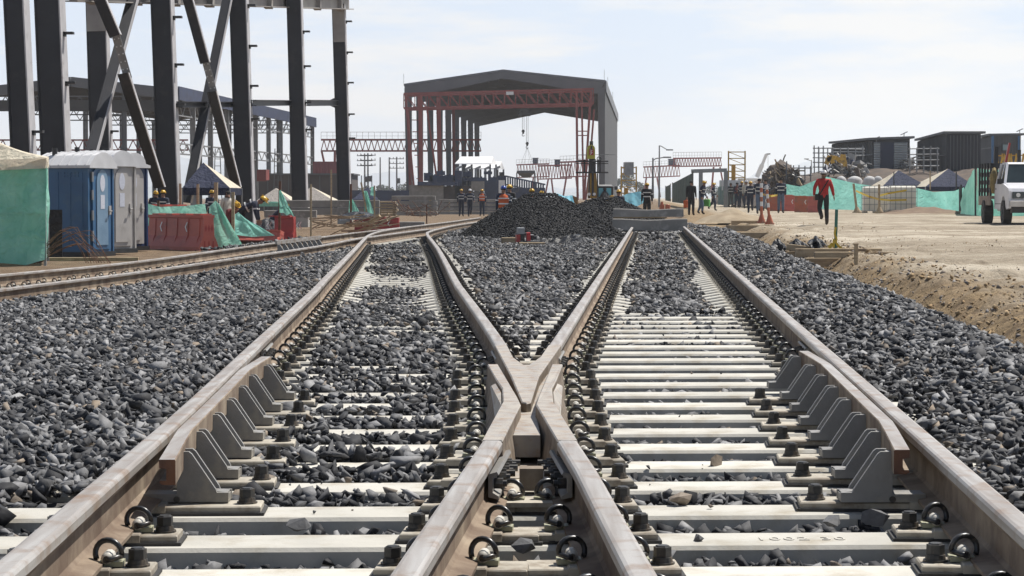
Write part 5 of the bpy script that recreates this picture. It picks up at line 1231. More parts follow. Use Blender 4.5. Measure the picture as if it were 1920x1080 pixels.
# ------------------------------------------------------------------ cloth helper
def cloth(name, tops, bots, m, amp=.05, nu=26, nv=14, seed=0, label=None, cat=None, group=None, parent=None, torn=0.0, folds=5.0):
    """hanging sheet between two polylines of world points"""
    def along(P, t):
        P = [Vector(p) for p in P]; L = [0]
        for a, b in zip(P, P[1:]): L.append(L[-1] + (b - a).length)
        d = t * L[-1]
        for i in range(len(P) - 1):
            if d <= L[i + 1] or i == len(P) - 2: return P[i].lerp(P[i + 1], (d - L[i]) / max(1e-6, L[i + 1] - L[i]))
    V = []; n1 = np.random.default_rng(seed).random(4) * 50
    for j in range(nv + 1):
        for i in range(nu + 1):
            u, v = i / nu, j / nv; a, b = along(tops, u), along(bots, u); p = a.lerp(b, v); d = (along(tops, min(1, u + .02)) - along(tops, max(0, u - .02))); nrm = Vector((d.y, -d.x, 0)).normalized() if d.length > 1e-5 else Vector((0, 1, 0))
            w = math.sin(u * folds * 6.28 + n1[0]) * .5 + (float(vnoise(u * folds * 2.3 + n1[1], v * 3 + n1[2])) - .5) * 1.5
            if torn and v > .75: p = p + Vector((0, 0, torn * float(vnoise(u * 14 + n1[3], 1.0))))
            V.append(p + nrm * w * amp * (.25 + .75 * math.sin(min(1, v * 1.2) * math.pi * .8 + .2)))
    me = bpy.data.meshes.new(name); me.from_pydata(V, [], [(j * (nu + 1) + i, j * (nu + 1) + i + 1, (j + 1) * (nu + 1) + i + 1, (j + 1) * (nu + 1) + i) for j in range(nv) for i in range(nu)])
    me.polygons.foreach_set('use_smooth', [True] * len(me.polygons)); me.materials.append(m)
    return link(name, me, parent, label, cat, group)
ZL = -.47
def post(px, y0, y1, Y, w, m, label, group=None, tiltx=0.0, name='post'):
    a = at(px, y1, Y); b = at(px + tiltx, y0, Y); mb = MB(); mb.bar(Vector((0, 0, -.1)), b - a, w); o = mb.build(name, m, None); o.location = a; return tag(o, label, 'post', group)

# canopy tent with green side at the far left
def tent_left():
    Y = 41.0; t = empty('canopy_tent', at(20, 497, Y), 0, 'cream canopy tent with green mesh side at the left edge, beside the blue toilet', 'tent'); O = t.location.copy()
    P = lambda x, y, dy=0: at(x, y, Y + dy) - O
    apex = P(-60, 232, 1.5); c = [P(-190, 306), P(87, 296), P(92, 294, 2.9), P(-190, 300, 3)]
    mb = MB(); mb.smooth = True; n = 9
    for a, b in ((0, 1), (1, 2), (2, 3), (3, 0)):
        base = len(mb.v)
        for j in range(n + 1):
            for i in range(n + 1):
                u, v = i / n, j / n; p = c[a].lerp(c[b], u).lerp(apex, v); p = p + Vector((0, 0, -.22 * math.sin(u * math.pi) * math.sin((1 - v) * math.pi * .5) * (1 - v) - .12 * math.sin(v * math.pi))); mb.v.append(tuple(p))
        for j in range(n):
            for i in range(n): mb.f.append((base + j * (n + 1) + i, base + j * (n + 1) + i + 1, base + (j + 1) * (n + 1) + i + 1, base + (j + 1) * (n + 1) + i)); mb.mi.append(0); mb.sm.append(True)
    mb.build('roof_canvas', M_CANVAS, t)
    cloth('valance', [c[0], c[1] + Vector((0, 0, 0))], [c[0] + Vector((0, -.02, -.22)), c[1] + Vector((0, -.02, -.20))], M_CANVAS, .03, 40, 4, 2, parent=t)
    cloth('valance', [c[1], c[2]], [c[1] + Vector((0, 0, -.20)), c[2] + Vector((0, 0, -.20))], M_CANVAS, .03, 20, 4, 3, parent=t)
    cloth('mesh_side', [P(-190, 316, .05), P(0, 309, .05), P(86, 313, .05)], [P(-190, 505, .02), P(0, 493, .02), P(50, 497, .02), P(84, 487, .02)], M_GREEN, .10, 60, 30, 4, parent=t, folds=4)
    cloth('mesh_side', [P(86, 313, .06), P(89, 312, 2.9)], [P(84, 486, .06), P(86, 478, 2.9)], M_GREEN, .07, 20, 20, 5, parent=t, folds=2)
    mb = MB(); mb.bar(P(-190, 402, -.09), P(85, 399, -.09), .035, .02); mb.build('tie_line', M_GREEN, t)
    for x, dy in ((83, .12), (88, 2.8), (-180, .1)): mb = MB(); q = P(x, 300, dy); mb.bar(Vector((q.x, q.y, -.1)), q, .05); mb.build('tent_leg', M_GREYPL, t)
tent_left()

# portable toilets
M_TOIB = mat('blue_toilet_plastic', (.035, .12, .25), (.03, .10, .21), 2.5, .45, c3=(.06, .13, .20), s3=3, lo3=.55, hi3=.75)
M_TOIB2 = mat('light_blue_door_panel', (.17, .27, .38), (.13, .22, .32), 3, .4)
M_TOIG = mat('grey_toilet_plastic', (.42, .40, .38), (.36, .345, .33), 3, .5, c3=(.28, .26, .24), s3=3, lo3=.55, hi3=.75)
M_TOIR = mat('white_toilet_roof', (.60, .60, .61), (.52, .52, .53), 3, .45)
M_STICK = mat('pale_sticker', (.60, .62, .68), (.5, .52, .6), 30, .4)
def toilet(loc, yaw, wall, door, label, arch=False, sc=1.0):
    """1.1 x 1.15 m cabin; the door is on the local -Y side"""
    t = empty('portable_toilet', loc, yaw, label, 'toilet', 'portable toilets'); t.scale = (sc,) * 3; W, D, H = .55, .60, 1.98
    mb = MB(); mb.box(-W, W, -D, D, .10, H); 
    for s in (-1, 1):                                      # side ribs and recessed panels
        for k in range(4): y = -D + .12 + k * .30; mb.box(s * W - .012, s * W + .012, y, y + .05, .2, H - .12)
        mb.box(s * W - .016, s * W + .016, -D + .02, D - .02, .12, .24); mb.box(s * W - .016, s * W + .016, -D + .02, D - .02, 1.62, 1.68)
    for x in (-W, W): mb.box(x - .03, x + .03, -D - .03, -D + .04, .10, H)
    mb.build('cabin', wall, t)
    mb = MB()
    for s in (-1, 1):
        for k in range(5): y = -.38 + k * .085; mb.box(s * W - .02, s * W + .02, y, y + .05, 1.76, 1.79); mb.box(s * W - .02, s * W + .02, y, y + .05, 1.83, 1.86)
    mb.build('vent_louvre', wall, t)
    mb = MB(); 
    if arch: prof = [(-.60, H - .02), (-.60, H + .04)] + [(-.42 * math.cos(a), H + .08 + .26 * math.sin(a)) for a in np.linspace(0, math.pi, 11)] + [(.60, H + .04), (.60, H - .02)]
    else: prof = [(-.62, H - .03), (-.62, H + .03), (-.36, H + .25), (-.10, H + .32), (.10, H + .32), (.36, H + .25), (.62, H + .03), (.62, H - .03)]
    mb.prism(prof, -D - .10, D + .06)
    for k in range(6): y = -D + .0 + k * .22; mb.prism([(-.635, H - .03), (-.625, H + .045), (-.36, H + .275), (-.10, H + .345), (.10, H + .345), (.36, H + .275), (.625, H + .045), (.635, H - .03)] if not arch else [(x * 1.02, z + .012) for x, z in prof], y, y + .03)
    mb.build('roof', M_TOIR, t)
    mb = MB(); mb.tube([(-.30, .35, H + .2), (-.30, .35, H + .42)], .06, 10); mb.build('vent_pipe', M_BLK, t)
    top = [(-.40, .16), (.40, .16), (.40, 1.72)] + [(.40 * math.cos(a), 1.72 + .30 * math.sin(a)) for a in np.linspace(.3, math.pi - .3, 9)] + [(-.40, 1.72)]
    mb = MB(); mb.prism(top, -D - .045, -D - .002); d = mb.build('door', door, t)
    inn = [(x * .62, .25 + (z - .16) * .90) for x, z in top]; mb = MB(); mb.prism(inn, -D - .065, -D - .046); mb.build('door_panel', M_TOIB2 if wall is M_TOIB else door, d)
    mb = MB(); mb.prism([(.11 * math.cos(a), 1.62 + .19 * math.sin(a)) for a in np.linspace(0, 2 * math.pi, 15)[:-1]], -D - .070, -D - .066); mb.box(-.09, .09, -D - .070, -D - .066, 1.05, 1.36); mb.build('sticker', M_STICK, d)
    mb = MB(); mb.box(.27, .36, -D - .085, -D - .046, .92, 1.12); mb.tube([(.30, -D - .08, 1.0), (.30, -D - .13, 1.0), (.22, -D - .13, 1.0)], .015, 6); mb.build('door_handle', M_TOIG, d)
    for z in (.35, .8, 1.25, 1.65): mb = MB(); mb.box(-.46, -.40, -D - .07, -D - .03, z, z + .22); mb.build('hinge', M_GREYPL, t)
    mb = MB(); mb.box(-W - .04, W + .04, -D - .06, D + .04, 0, .10); mb.build('skid_base', M_BLK, t)
    return t
_a = at(188, 478, 46.5)
toilet(Vector((xpx(139, 47.4), 47.6, -.46)), math.radians(72), M_TOIB, M_TOIB, 'blue portable toilet with white roof, nearest and next to the green tent')
toilet(Vector((xpx(181, 49.4), 49.6, -.44)), math.radians(64), M_TOIG, M_TOIG, 'grey portable toilet with arched roof in the middle of the row', True, 1.02)
toilet(Vector((xpx(205, 51.6), 51.9, -.44)), math.radians(62), mat('navy_toilet_plastic', (.02, .045, .13), (.02, .04, .11), 2, .45), M_TOIG, 'navy portable toilet with grey arched door, last of the row', True, 1.02)
mb = MB(); q = at(120, 470, 44.9); mb.box(-.16, .16, -.02, .0, -.05, .98); o = mb.build('dark_panel', M_TARPBK); o.location = (xpx(101, 46.1), 46.2, -.40); o.rotation_euler[2] = -.05; tag(o, 'dark sheet leaning against the long side of the blue toilet', 'panel')
# planks the toilets stand on
for i, (px, py, L, a) in enumerate(((140, 489, 2.6, .08), (225, 466, 1.5, .1), (258, 462, 1.2, .15), (345, 462, 1.1, -.25))):
    g = gp(px, py, -.46); mb = MB(); mb.cbox(-L / 2, L / 2, -.06, .06, 0, .07, .006); o = mb.build('plank', M_WOOD); o.location = g; o.rotation_euler[2] = a; tag(o, ['long plank under the blue toilet', 'plank in front of the grey toilet', 'short plank at the foot of the navy toilet', 'pale plank lying before the nearest red barrier'][i], 'plank', 'planks on the ground by the toilets')
# rusty binding wire coil in front
mb = MB(); r = np.random.default_rng(4)
for k in range(16):
    A, B = gp(178 + r.uniform(-6, 6), 478, -.45), gp(350 + r.uniform(-30, 14), 468, -.45); A.y = B.y = 42 + r.uniform(-.3, .3); h = r.uniform(.35, .75); pk = r.uniform(.25, .4)
    pts = [A.lerp(B, u) + Vector((0, r.uniform(-.05, .05), h * (math.sin(min(1, u / (2 * pk)) * math.pi / 2 if u < pk * 2 else math.pi / 2) * (1 if u < pk * 2 else (1 - (u - 2 * pk) / (1 - 2 * pk)) ** .8)) )) for u in np.linspace(0, 1, 14)]; mb.tube(pts, .006, 4)
tag(mb.build('wire_coil', M_RUST), 'tangle of rusty binding wire arching in front of the toilets', 'wire')

# water-filled red barriers
def barrier(loc, yaw, m, label, L=1.8, H=.95, holes=True, group='red plastic barriers', sc=(1, 1, 1)):
    t = empty('road_barrier', loc, yaw, label, 'barrier', group); t.scale = sc
    sec = [(-.27, 0), (-.27, .10), (-.20, .30), (-.155, .38), (-.13, .86), (-.16, .88), (-.16, .95), (.16, .95), (.16, .88), (.13, .86), (.155, .38), (.20, .30), (.27, .10), (.27, 0)]
    mb = MB(); mb.prism([(x, z) for x, z in sec], -L / 2, L / 2)
    for k in range(4): y = -L / 2 + .1 + k * L / 4; mb.box(-.165, .165, y, y + .22, .951, .985)
    mb.build('shell', m, t)
    for e in (-1, 1):                       # diamond recesses and slots on the end face
        y = e * (L / 2 + .004)
        for x in (-.085, 0, .085): mb = MB(); mb.prism([(x, .50), (x + .032, .60), (x, .70), (x - .032, .60)], min(y, y - e * .006), max(y, y - e * .006)); mb.build('diamond_hole', M_BARRDK, t)
        for x in (-.12, 0, .12): mb = MB(); mb.prism([(x - .02, .06), (x + .02, .06), (x + .015, .26), (x - .015, .26)], min(y, y - e * .006), max(y, y - e * .006)); mb.build('slot', M_BARRDK, t)
    for s in (-1, 1):
        for k in range(5): y = -L / 2 + L * (k + .5) / 5; mb = MB(); mb.prism([(s * .275, .02), (s * .215, .30), (s * .17, .40), (s * .148, .84), (s * .12, .84), (s * .12, .02)], y - .06, y + .06); mb.build('rib', m, t)
        for k in (-.45, .42):
            mb = MB(); x = s * .175
            mb.quad((x, k, .76), (x, k + .035, .76), (x + s * .005, k + .095, .63), (x + s * .005, k + .06, .63)); mb.quad((x + s * .005, k + .06, .63), (x + s * .005, k + .095, .63), (x + s * .016, k + .035, .50), (x + s * .016, k, .50)); mb.build('chevron_mark', M_WHITE, t)
    return t
q = gp(378, 470, -.46); barrier(q + Vector((-.62, .75, 0)), math.radians(42), M_BARR, 'faded red plastic barrier whose end with three diamond holes faces the track', L=1.9, H=1, sc=(1.05, 1.3, .92))
q = gp(300, 455, -.46); barrier(q + Vector((-.1, .5, 0)), math.radians(48), M_BARR, 'faded red barrier with two white chevrons, leaning behind the nearest one', L=2.1, sc=(1.05, 1.1, 1.12))
q = at(535, 448, 62); q.z = -.45; barrier(q, math.radians(86), M_BARRDK, 'upright crumpled red barrier beside the torn green mesh', L=.55, sc=(1.25, 1, .78))
q = at(478, 452, 60); q.z = -.42; b = barrier(q, math.radians(80), M_BARR, 'red barrier lying flat and broken in the dirt', L=1.6, sc=(1, 1, .35)); b.rotation_euler = (0, .2, 1.3)
q = at(707, 430, 70); q.z = -.40; barrier(q, math.radians(88), M_BARRDK, 'deep red barrier half buried in scrap beside the track', L=1.45, sc=(1, 1, .62))

# green mesh on stakes, tent, scrap
def gpz(px, y, Y): return at(px, y, Y)
cloth('mesh_fence', [gpz(262, 378, 55), gpz(300, 388, 55), gpz(350, 386, 54.5), gpz(384, 382, 54)], [gpz(262, 420, 55), gpz(300, 428, 55), gpz(350, 432, 54.5), gpz(392, 428, 54)], M_GREEN, .06, 30, 10, 11, 'green mesh sagging behind the red barriers', 'mesh fence', 'green mesh screens')
cloth('mesh_fence', [gpz(392, 388, 53), gpz(404, 376, 53), gpz(412, 384, 53)], [gpz(396, 462, 53), gpz(420, 466, 53), gpz(456, 462, 52.8)], M_GREEN, .09, 22, 18, 12, 'green mesh hanging in a narrow fold from a stake, right of the nearest red barrier', 'mesh fence', 'green mesh screens', folds=2)
cloth('mesh_fence', [gpz(440, 402, 56), gpz(447, 398, 56), gpz(460, 410, 56)], [gpz(440, 440, 56), gpz(470, 444, 55.8), gpz(516, 442, 55.5)], M_GREENPALE, .08, 22, 12, 13, 'pale green mesh spread down to the ground, left of the crumpled red barrier', 'mesh fence', 'green mesh screens', folds=2)
cloth('mesh_fence', [gpz(523, 358, 60), gpz(526, 356, 60)], [gpz(524, 402, 60), gpz(552, 408, 59.8)], M_GREEN, .08, 10, 14, 14, 'torn strip of green mesh blowing from a thin stake above the red barrier', 'mesh fence', 'green mesh screens', torn=.1, folds=2)
cloth('mesh_fence', [gpz(655, 376, 75), gpz(662, 374, 75)], [gpz(653, 398, 75), gpz(676, 402, 75)], M_GREEN, .08, 10, 10, 15, 'small green mesh rag at the foot of the last steel column', 'mesh fence', 'green mesh screens', folds=2)
cloth('mesh_fence', [gpz(682, 358, 75), gpz(688, 358, 75)], [gpz(683, 396, 75), gpz(702, 402, 75)], M_GREEN, .08, 10, 12, 16, 'green mesh rag tied to a leaning stake before the concrete stacks', 'mesh fence', 'green mesh screens', folds=2)
cloth('mesh_fence', [gpz(696, 350, 77), gpz(703, 350, 77)], [gpz(694, 366, 77), gpz(704, 368, 77)], M_GREEN, .05, 8, 8, 17, 'scrap of green mesh fluttering on the thin post near the concrete stacks', 'mesh fence', 'green mesh screens', folds=1)
for i, (px, y0, y1, Y, w, tx) in enumerate(((297, 376, 440, 55.5, .06, 0), (404, 342, 465, 53.2, .09, 1), (437, 360, 452, 55.5, .08, 0), (524, 340, 425, 60.5, .07, 1), (583, 345, 448, 58, .05, 0), (621, 318, 418, 72, .05, 0), (658, 345, 420, 72, .07, 0), (690, 342, 405, 75, .06, -13), (702, 348, 425, 74, .05, 0), (268, 320, 420, 62, .06, 2), (338, 344, 420, 64, .07, 0), (371, 345, 400, 64, .07, 0))):
    post(px, y0, y1, Y, w, M_WOOD if i % 3 else M_RUST, 'weathered stake %s' % ['behind the red barrier with chevrons', 'holding the narrow green fold', 'beside the bending worker', 'above the crumpled red barrier', 'in front of the concrete-footed column', 'left of the last steel column', 'at the foot of the last steel column', 'leaning left before the concrete stacks', 'nearest to the timber stack', 'just right of the toilets', 'by the pair of workers', 'under the navy tent'][i], 'stakes along the left work area', tx)
def marquee(px0, px1, ytop, yeave, ybot, Y, mroof, mside, label, apex=.5, dep=3.0, sidewall=None, dark=None):
    x0, x1 = xpx(px0, Y), xpx(px1, Y); xa = xpx(px0 + (px1 - px0) * apex, Y); zt, ze, zb = zpx(ytop, Y), zpx(yeave, Y), zpx(ybot, Y)
    t = empty('canopy_tent', ((x0 + x1) / 2, Y, zb), 0, label, 'tent', 'canopy tents'); O = t.location.copy(); a = Vector((xa, Y + dep / 2, zt)) - O
    c = [Vector((x0, Y, ze)) - O, Vector((x1, Y, ze)) - O, Vector((x1, Y + dep, ze)) - O, Vector((x0, Y + dep, ze)) - O]
    mb = MB(); mb.cur = 0
    for i in range(4):
        mb.cur = 1 if i in (dark or (0, 3)) else 0
        p, q = c[i], c[(i + 1) % 4]; m = (p + q) / 2 - Vector((0, 0, .06)); mb.add([p, m, a], [(0, 1, 2)]); mb.add([m, q, a], [(0, 1, 2)])
    mb.build('roof_canvas', [mroof, mside], t)
    mb = MB(); h = Vector((0, 0, -.25))
    for i in range(4): mb.quad(c[i], c[(i + 1) % 4], c[(i + 1) % 4] + h, c[i] + h)
    mb.build('valance', sidewall or mside, t)
    for p in c: mb = MB(); mb.bar((p.x, p.y, 0), p, .05); mb.build('tent_leg', M_GREYPL, t)
    return t
marquee(342, 431, 303, 352, 425, 72, M_CANVAS, M_NAVYCL, 'navy and cream canopy tent between two slanting braces', .30, 3.2)
marquee(478, 548, 352, 378, 398, 110, M_CANVAS, cloth_mat('grey_canvas', (.30, .27, .25), (.25, .23, .21), trans=.1), 'grey-cream tent behind the column with the concrete foot', .45, 4, M_GREEN)
marquee(532, 625, 350, 376, 398, 118, M_CANVAS, MATS['grey_canvas'], 'wide grey tent seen between the last two steel columns', .5, 4, M_GREEN)
marquee(660, 702, 350, 374, 400, 100, M_NAVYCL, M_NAVYCL, 'small dark tent behind the green rags', .6, 3)
# concrete curb blocks behind
for i, (px, py, Y, L, n) in enumerate(((620, 403, 85, 3.9, 2), (545, 408, 82, 2.0, 1))):
    for k in range(n):
        mb = MB(); mb.cbox(-L / 2, L / 2, -.15, .15, 0, .28, .02); o = mb.build('concrete_beam', M_CONCDK); q = at(px, py, Y); o.location = (q.x, Y, q.z + k * .31); tag(o, ['long low concrete beam behind the last two columns, bottom one', 'long low concrete beam behind the last two columns, top one', 'short concrete beam left of the concrete-footed column'][i * 2 + k], 'beam', 'concrete beams behind the left work area')
# scrap of rebar and boards on the red barrier
sc = empty('scrap_heap', at(650, 428, 66), 0, 'heap of rusty bars and boards beside the track, left of the deep red barrier', 'scrap heap'); sc.location.z = -.48
r = np.random.default_rng(9)
for k in range(46):
    px = r.uniform(592, 735); py = r.uniform(404, 436); Y = 64 + r.uniform(-1.5, 2.5); a = at(px, py, Y); L = r.uniform(.4, 1.3); an = r.uniform(-.5, .8); d = Vector((math.cos(an), r.uniform(-.3, .3), math.sin(an) * .6)) * L
    mb = MB(); w = r.choice([.015, .02, .05, .08]); mb.bar(a - d / 2 - sc.location, a + d / 2 - sc.location, w, w * .5); mb.build('bar' if w < .04 else 'board', M_RUST if w < .04 or r.random() < .3 else M_WOOD, sc)
mb = MB(); A = [at(600 + 14 * k, 409 - (0 if k < 6 else 0) + (8 * math.sin(k * .5)), 63.5) - sc.location for k in range(8)]; mb.tube([at(650, 419, 63.5) - sc.location, at(670, 421, 63.3) - sc.location, at(690, 417, 63.2) - sc.location, at(712, 404, 63) - sc.location], .05, 6); mb.build('bent_pipe', M_WOOD, sc)
mb = MB(); mb.box(at(610, 411, 64).x - sc.location.x, at(658, 411, 64).x - sc.location.x, -2.2, -1.9, zpx(410, 64) - sc.location.z, zpx(407, 64) - sc.location.z); mb.build('board', M_WOOD, sc)
cloth('plastic_sheet', [gpz(640, 402, 69), gpz(665, 396, 69), gpz(690, 398, 69), gpz(702, 404, 69)], [gpz(636, 414, 68), gpz(665, 412, 68), gpz(690, 410, 68), gpz(706, 412, 68)], M_TARPBK, .12, 24, 8, 21, 'crumpled black plastic sheet lying on the scrap by the last column', 'plastic sheet', folds=3)
cloth('plastic_sheet', [gpz(480, 418, 66), gpz(500, 408, 66), gpz(520, 416, 66)], [gpz(478, 436, 65), gpz(500, 438, 65), gpz(522, 434, 65)], M_TARPBK, .10, 18, 8, 22, 'black plastic bundle beside the crouching worker, left of the red barrier', 'plastic sheet', folds=3)
# stacked beams and timbers between frame and track
def stack(px0, px1, ytop, ybot, Y, rows, m, name, label, cat, group, dep=.25, lab=None):
    x0, x1 = xpx(px0, Y), xpx(px1, Y); z0, z1 = zpx(ybot, Y), zpx(ytop, Y); h = (z1 - z0) / rows
    for k in range(rows):
        j = random.uniform(-.06, .06); mb = MB(); mb.cbox(x0 - (x0 + x1) / 2 + j, x1 - (x0 + x1) / 2 + j, -dep, dep, 0, h * .78, .015); o = mb.build(name, m); o.location = ((x0 + x1) / 2, Y, z0 + h * k); 
        tag(o, label % (['bottom', 'second from the bottom', 'third from the bottom', 'fourth from the bottom', 'fifth from the bottom', 'sixth from the bottom', 'top'][k] if k < rows - 1 else 'top'), cat, group)
        if k < rows - 1:
            for s in (-.35, .35):
                m2 = MB(); m2.box(-.04, .04, -dep, dep, 0, h * .21); b = m2.build('spacer', M_WOOD, o); b.location = ((x1 - x0) * s, 0, h * .785)
stack(737, 819, 365, 404, 92, 4, M_CONCDK, 'concrete_beam', 'concrete beam in the stack right of the last column, %s', 'beam', 'stacked concrete beams by the track')
stack(705, 745, 376, 405, 86, 6, M_WOOD, 'timber_beam', 'timber in the low stack in front of the concrete beams, %s', 'timber', 'stacked timbers by the track')
stack(822, 960, 372, 402, 140, 4, M_CONCDK, 'concrete_beam', 'long concrete beam in the far stack behind the three workers, %s', 'beam', 'far stack of concrete beams')
mb = MB(); x0, x1 = xpx(745, 84), xpx(800, 84); mb.cbox(0, x1 - x0, -.3, .3, 0, .34, .02); o = mb.build('concrete_block', M_CONCDK); o.location = (x0, 82, -.42); tag(o, 'pale concrete kerb block lying right of the deep red barrier', 'block')
rb = empty('rebar_bundle', at(775, 408, 84), 0, 'bundle of rusty reinforcing bars leaning before the concrete stack', 'rebar')
for k in range(26): mb = MB(); a = Vector((random.uniform(-.4, 1.0), random.uniform(-.3, .3), random.uniform(0, .3))); mb.bar(a, a + Vector((random.uniform(-.7, .7), .2, random.uniform(-.1, .5))), .02); mb.build('bar', M_RUST, rb)
post(800, 384, 415, 84, .05, M_RUST, 'rusty upright bar beside the rebar bundle')
for i, (px, y0, y1, Y) in enumerate(((684, 288, 358, 300), (690, 287, 358, 300), (713, 295, 358, 330), (730, 295, 358, 330), (744, 294, 358, 320))):
    a = at(px, y1, Y); t = empty('utility_pole', (a.x, Y, -.6), 0, 'grey power pole %s' % ['with crossarms, left of a close pair', 'with crossarms, right of a close pair', 'without crossarms, left of two plain ones', 'without crossarms, right of two plain ones', 'with crossarms, nearest the open shed'][i], 'power pole', 'power poles beyond the yard')
    h = zpx(y0, Y) + .6; mb = MB(); mb.tube([(0, 0, 0), (0, 0, h)], [.16, .10], 7); mb.build('pole', M_GREYPL, t)
    if i not in (2, 3):
        for z in (h - .3, h - 1.0, h - 1.7): mb = MB(); mb.box(-1.1, 1.1, -.06, .06, z - .05, z + .05); c = mb.build('crossarm', M_SHED, t); [MB().cyl((x, 0), .05, z + .05, z + .25, 6).build('insulator', M_GREYPL, c) for x in (-1, -.5, .5, 1)]
        mb = MB(); mb.tube([(.3, 0, h - 4), (.3, 0, h - 3.2)], .22, 8); mb.build('transformer', M_SHED, t)
# ------------------------------------------------------------------ centre: plant, canopies, hopper, machine
def plant():
    Y = 205.0; t = empty('batching_plant', (xpx(890, Y), Y, -.5), 0, 'low blue steel plant with railings, decks and tanks under the white canopies, before the shed', 'plant'); O = t.location.copy()
    P = lambda x, y, dy=0: at(x, y, Y + dy) - O
    def bx(name, x0, x1, y0, y1, d0, d1, m): mb = MB(); a, b = P(x0, y1), P(x1, y0); mb.box(a.x, b.x, d0, d1, max(a.z, 0) if y1 < 385 else 0, b.z); return mb.build(name, m, t)
    bx('concrete_wall', 768, 832, 347, 390, -1, 3, M_CONCDK); bx('deck', 784, 858, 341, 348, -1.5, 3, M_NAVY); bx('tank', 812, 850, 329, 341, 0, 3, M_NAVY); bx('tank', 853, 866, 320, 390, -.5, 3, M_NAVY)
    bx('pale_tank', 884, 908, 340, 358, -1, 1, M_CONCDK); bx('machine_hall', 868, 912, 334, 339.8, 0, 4, M_NAVY); bx('machine_hall', 908, 948, 338, 392, 0, 4, M_NAVY); bx('side_bin', 832, 883, 349, 392, -.5, 3, mat('brown_steel', (.07, .05, .045), (.05, .04, .04), 2)); bx('side_bin', 884, 907, 359, 392, -.7, 2, M_SHED)
    r = np.random.default_rng(2)
    for k in range(17):
        x = 948 + k * 4.4; y = 330 + k * .95; mb = MB(); a = P(x, y); b = P(x + 4.4, y + .95); mb.bar((a.x, 0, 0), a, .16); mb.bar(a, b, .14); mb.bar(a - Vector((0, 0, .8)), b - Vector((0, 0, .8)), .10); mb.build('railing_bay', M_NAVY, t)
    mb = MB(); a, b = P(948, 345), P(1022, 392); mb.box(a.x, b.x, -.2, 3, 0, P(0, 352).z); mb.build('conveyor_trough', M_NAVY, t)
    for k in range(12): x = 806 + k * 12.2 + r.uniform(-3, 3); mb = MB(); a = P(x, 322 + r.uniform(-4, 10), 1); mb.bar((a.x, a.y, 0), a, .2); mb.box(a.x - .5, a.x + .3, a.y - .3, a.y + .5, a.z - r.uniform(.3, 1), a.z - .1); mb.build('stanchion', M_NAVY, t)
    for k in range(5): x = 856 + k * 18; mb = MB(); a = P(x, 316, 1); mb.tube([(a.x, 1, P(x, 338).z), (a.x, 1, a.z), (a.x + .5, 1, a.z + .2)], .12, 6); mb.build('pipe', M_GREYPL, t)
    mb = MB(); a = P(941, 325); mb.box(a.x - .25, a.x + .25, -1.2, -1.1, a.z - .3, a.z + .1); mb.bar((a.x, -1.15, 0), (a.x, -1.15, a.z - .3), .08); mb.build('sign_board', M_BLK, t)
    mb = MB(); a = P(941, 338); mb.box(a.x - .3, a.x + .3, -1.25, -1.2, P(0, 362).z, a.z); mb.build('white_notice', M_WHITE, t)
plant()
def canopy(px0, px1, pt0, pt1, yt, ye, Y, label, ybot=345):
    t = empty('roof_canopy', (xpx((px0 + px1) / 2, Y), Y, -.5), 0, label, 'canopy', 'white roofs over the plant'); O = t.location.copy(); P = lambda x, y, dy=0: at(x, y, Y + dy) - O
    mb = MB(); a, b, c, d = P(px0, ye), P(px1 - 7, ye), P(pt1, yt, 4), P(pt0, yt, 4); th = Vector((0, 0, .08)); mb.add([a, b, c, d, a + th, b + th, c + th, d + th], [(0, 1, 2, 3), (7, 6, 5, 4), (0, 4, 5, 1), (1, 5, 6, 2), (2, 6, 7, 3), (3, 7, 4, 0)])
    mb.build('roof_sheet', M_WHITEROOF, t)
    e = P(px1 + 4, ye, 8); n = 6
    for k in range(n): f0, f1 = k / n, (k + .7) / n; l, r_ = b.lerp(c, f0), e.lerp(c, f0); l2, r2 = b.lerp(c, f1), e.lerp(c, f1); m2 = MB(); m2.add([l, r_, r2, l2, l + Vector((0, .05, 0)), r_ + Vector((0, .05, 0)), r2 + Vector((0, .05, 0)), l2 + Vector((0, .05, 0))], [(0, 1, 2, 3), (7, 6, 5, 4), (0, 4, 5, 1), (1, 5, 6, 2), (2, 6, 7, 3), (3, 7, 4, 0)]); m2.build('gable_slat', M_WHITEROOF, t)
    for x in (px0 + 4, (px0 + px1) / 2 - 6, px1 - 9, px1 + 2): m2 = MB(); q = P(x, ye + .5, 2); m2.bar((q.x, q.y, 0), q, .18); m2.build('canopy_post', M_SHED, t)
canopy(853, 928, 865, 925, 295, 308, 208, 'larger white canopy roof over the blue plant')
canopy(872, 942, 880, 941, 304, 317, 216, 'smaller white canopy roof behind and right of the larger one')
def hopper():
    Y = 215.0; t = empty('hopper', (xpx(986, Y), Y, -.5), 0, 'dark funnel-shaped hopper on legs seen under the crane hooks', 'hopper'); O = t.location.copy(); P = lambda x, y: at(x, y, Y) - O
    a, b, c, d = P(969, 320), P(1003, 320), P(993, 333), P(980, 333); z0, z1, zm = c.z, a.z, P(0, 324).z
    mb = MB(); r0 = [(a.x, -.9), (b.x, -.9), (b.x, .9), (a.x, .9)]; r2 = [(d.x, -.3), (c.x, -.3), (c.x, .3), (d.x, .3)]
    vs = [(x, y, z1) for x, y in r0] + [(x, y, zm) for x, y in r0] + [(x, y, z0) for x, y in r2]; mb.add(vs, [(i, (i + 1) % 4, (i + 1) % 4 + 4, i + 4) for i in range(4)] + [(i + 4, (i + 1) % 4 + 4, (i + 1) % 4 + 8, i + 8) for i in range(4)] + [(8, 9, 10, 11)]); mb.build('funnel', M_SHED, t)
    for x, y in r0: m2 = MB(); m2.bar((x, y, 0), (x, y, zm), .12); m2.build('leg', M_SHED, t)
hopper()
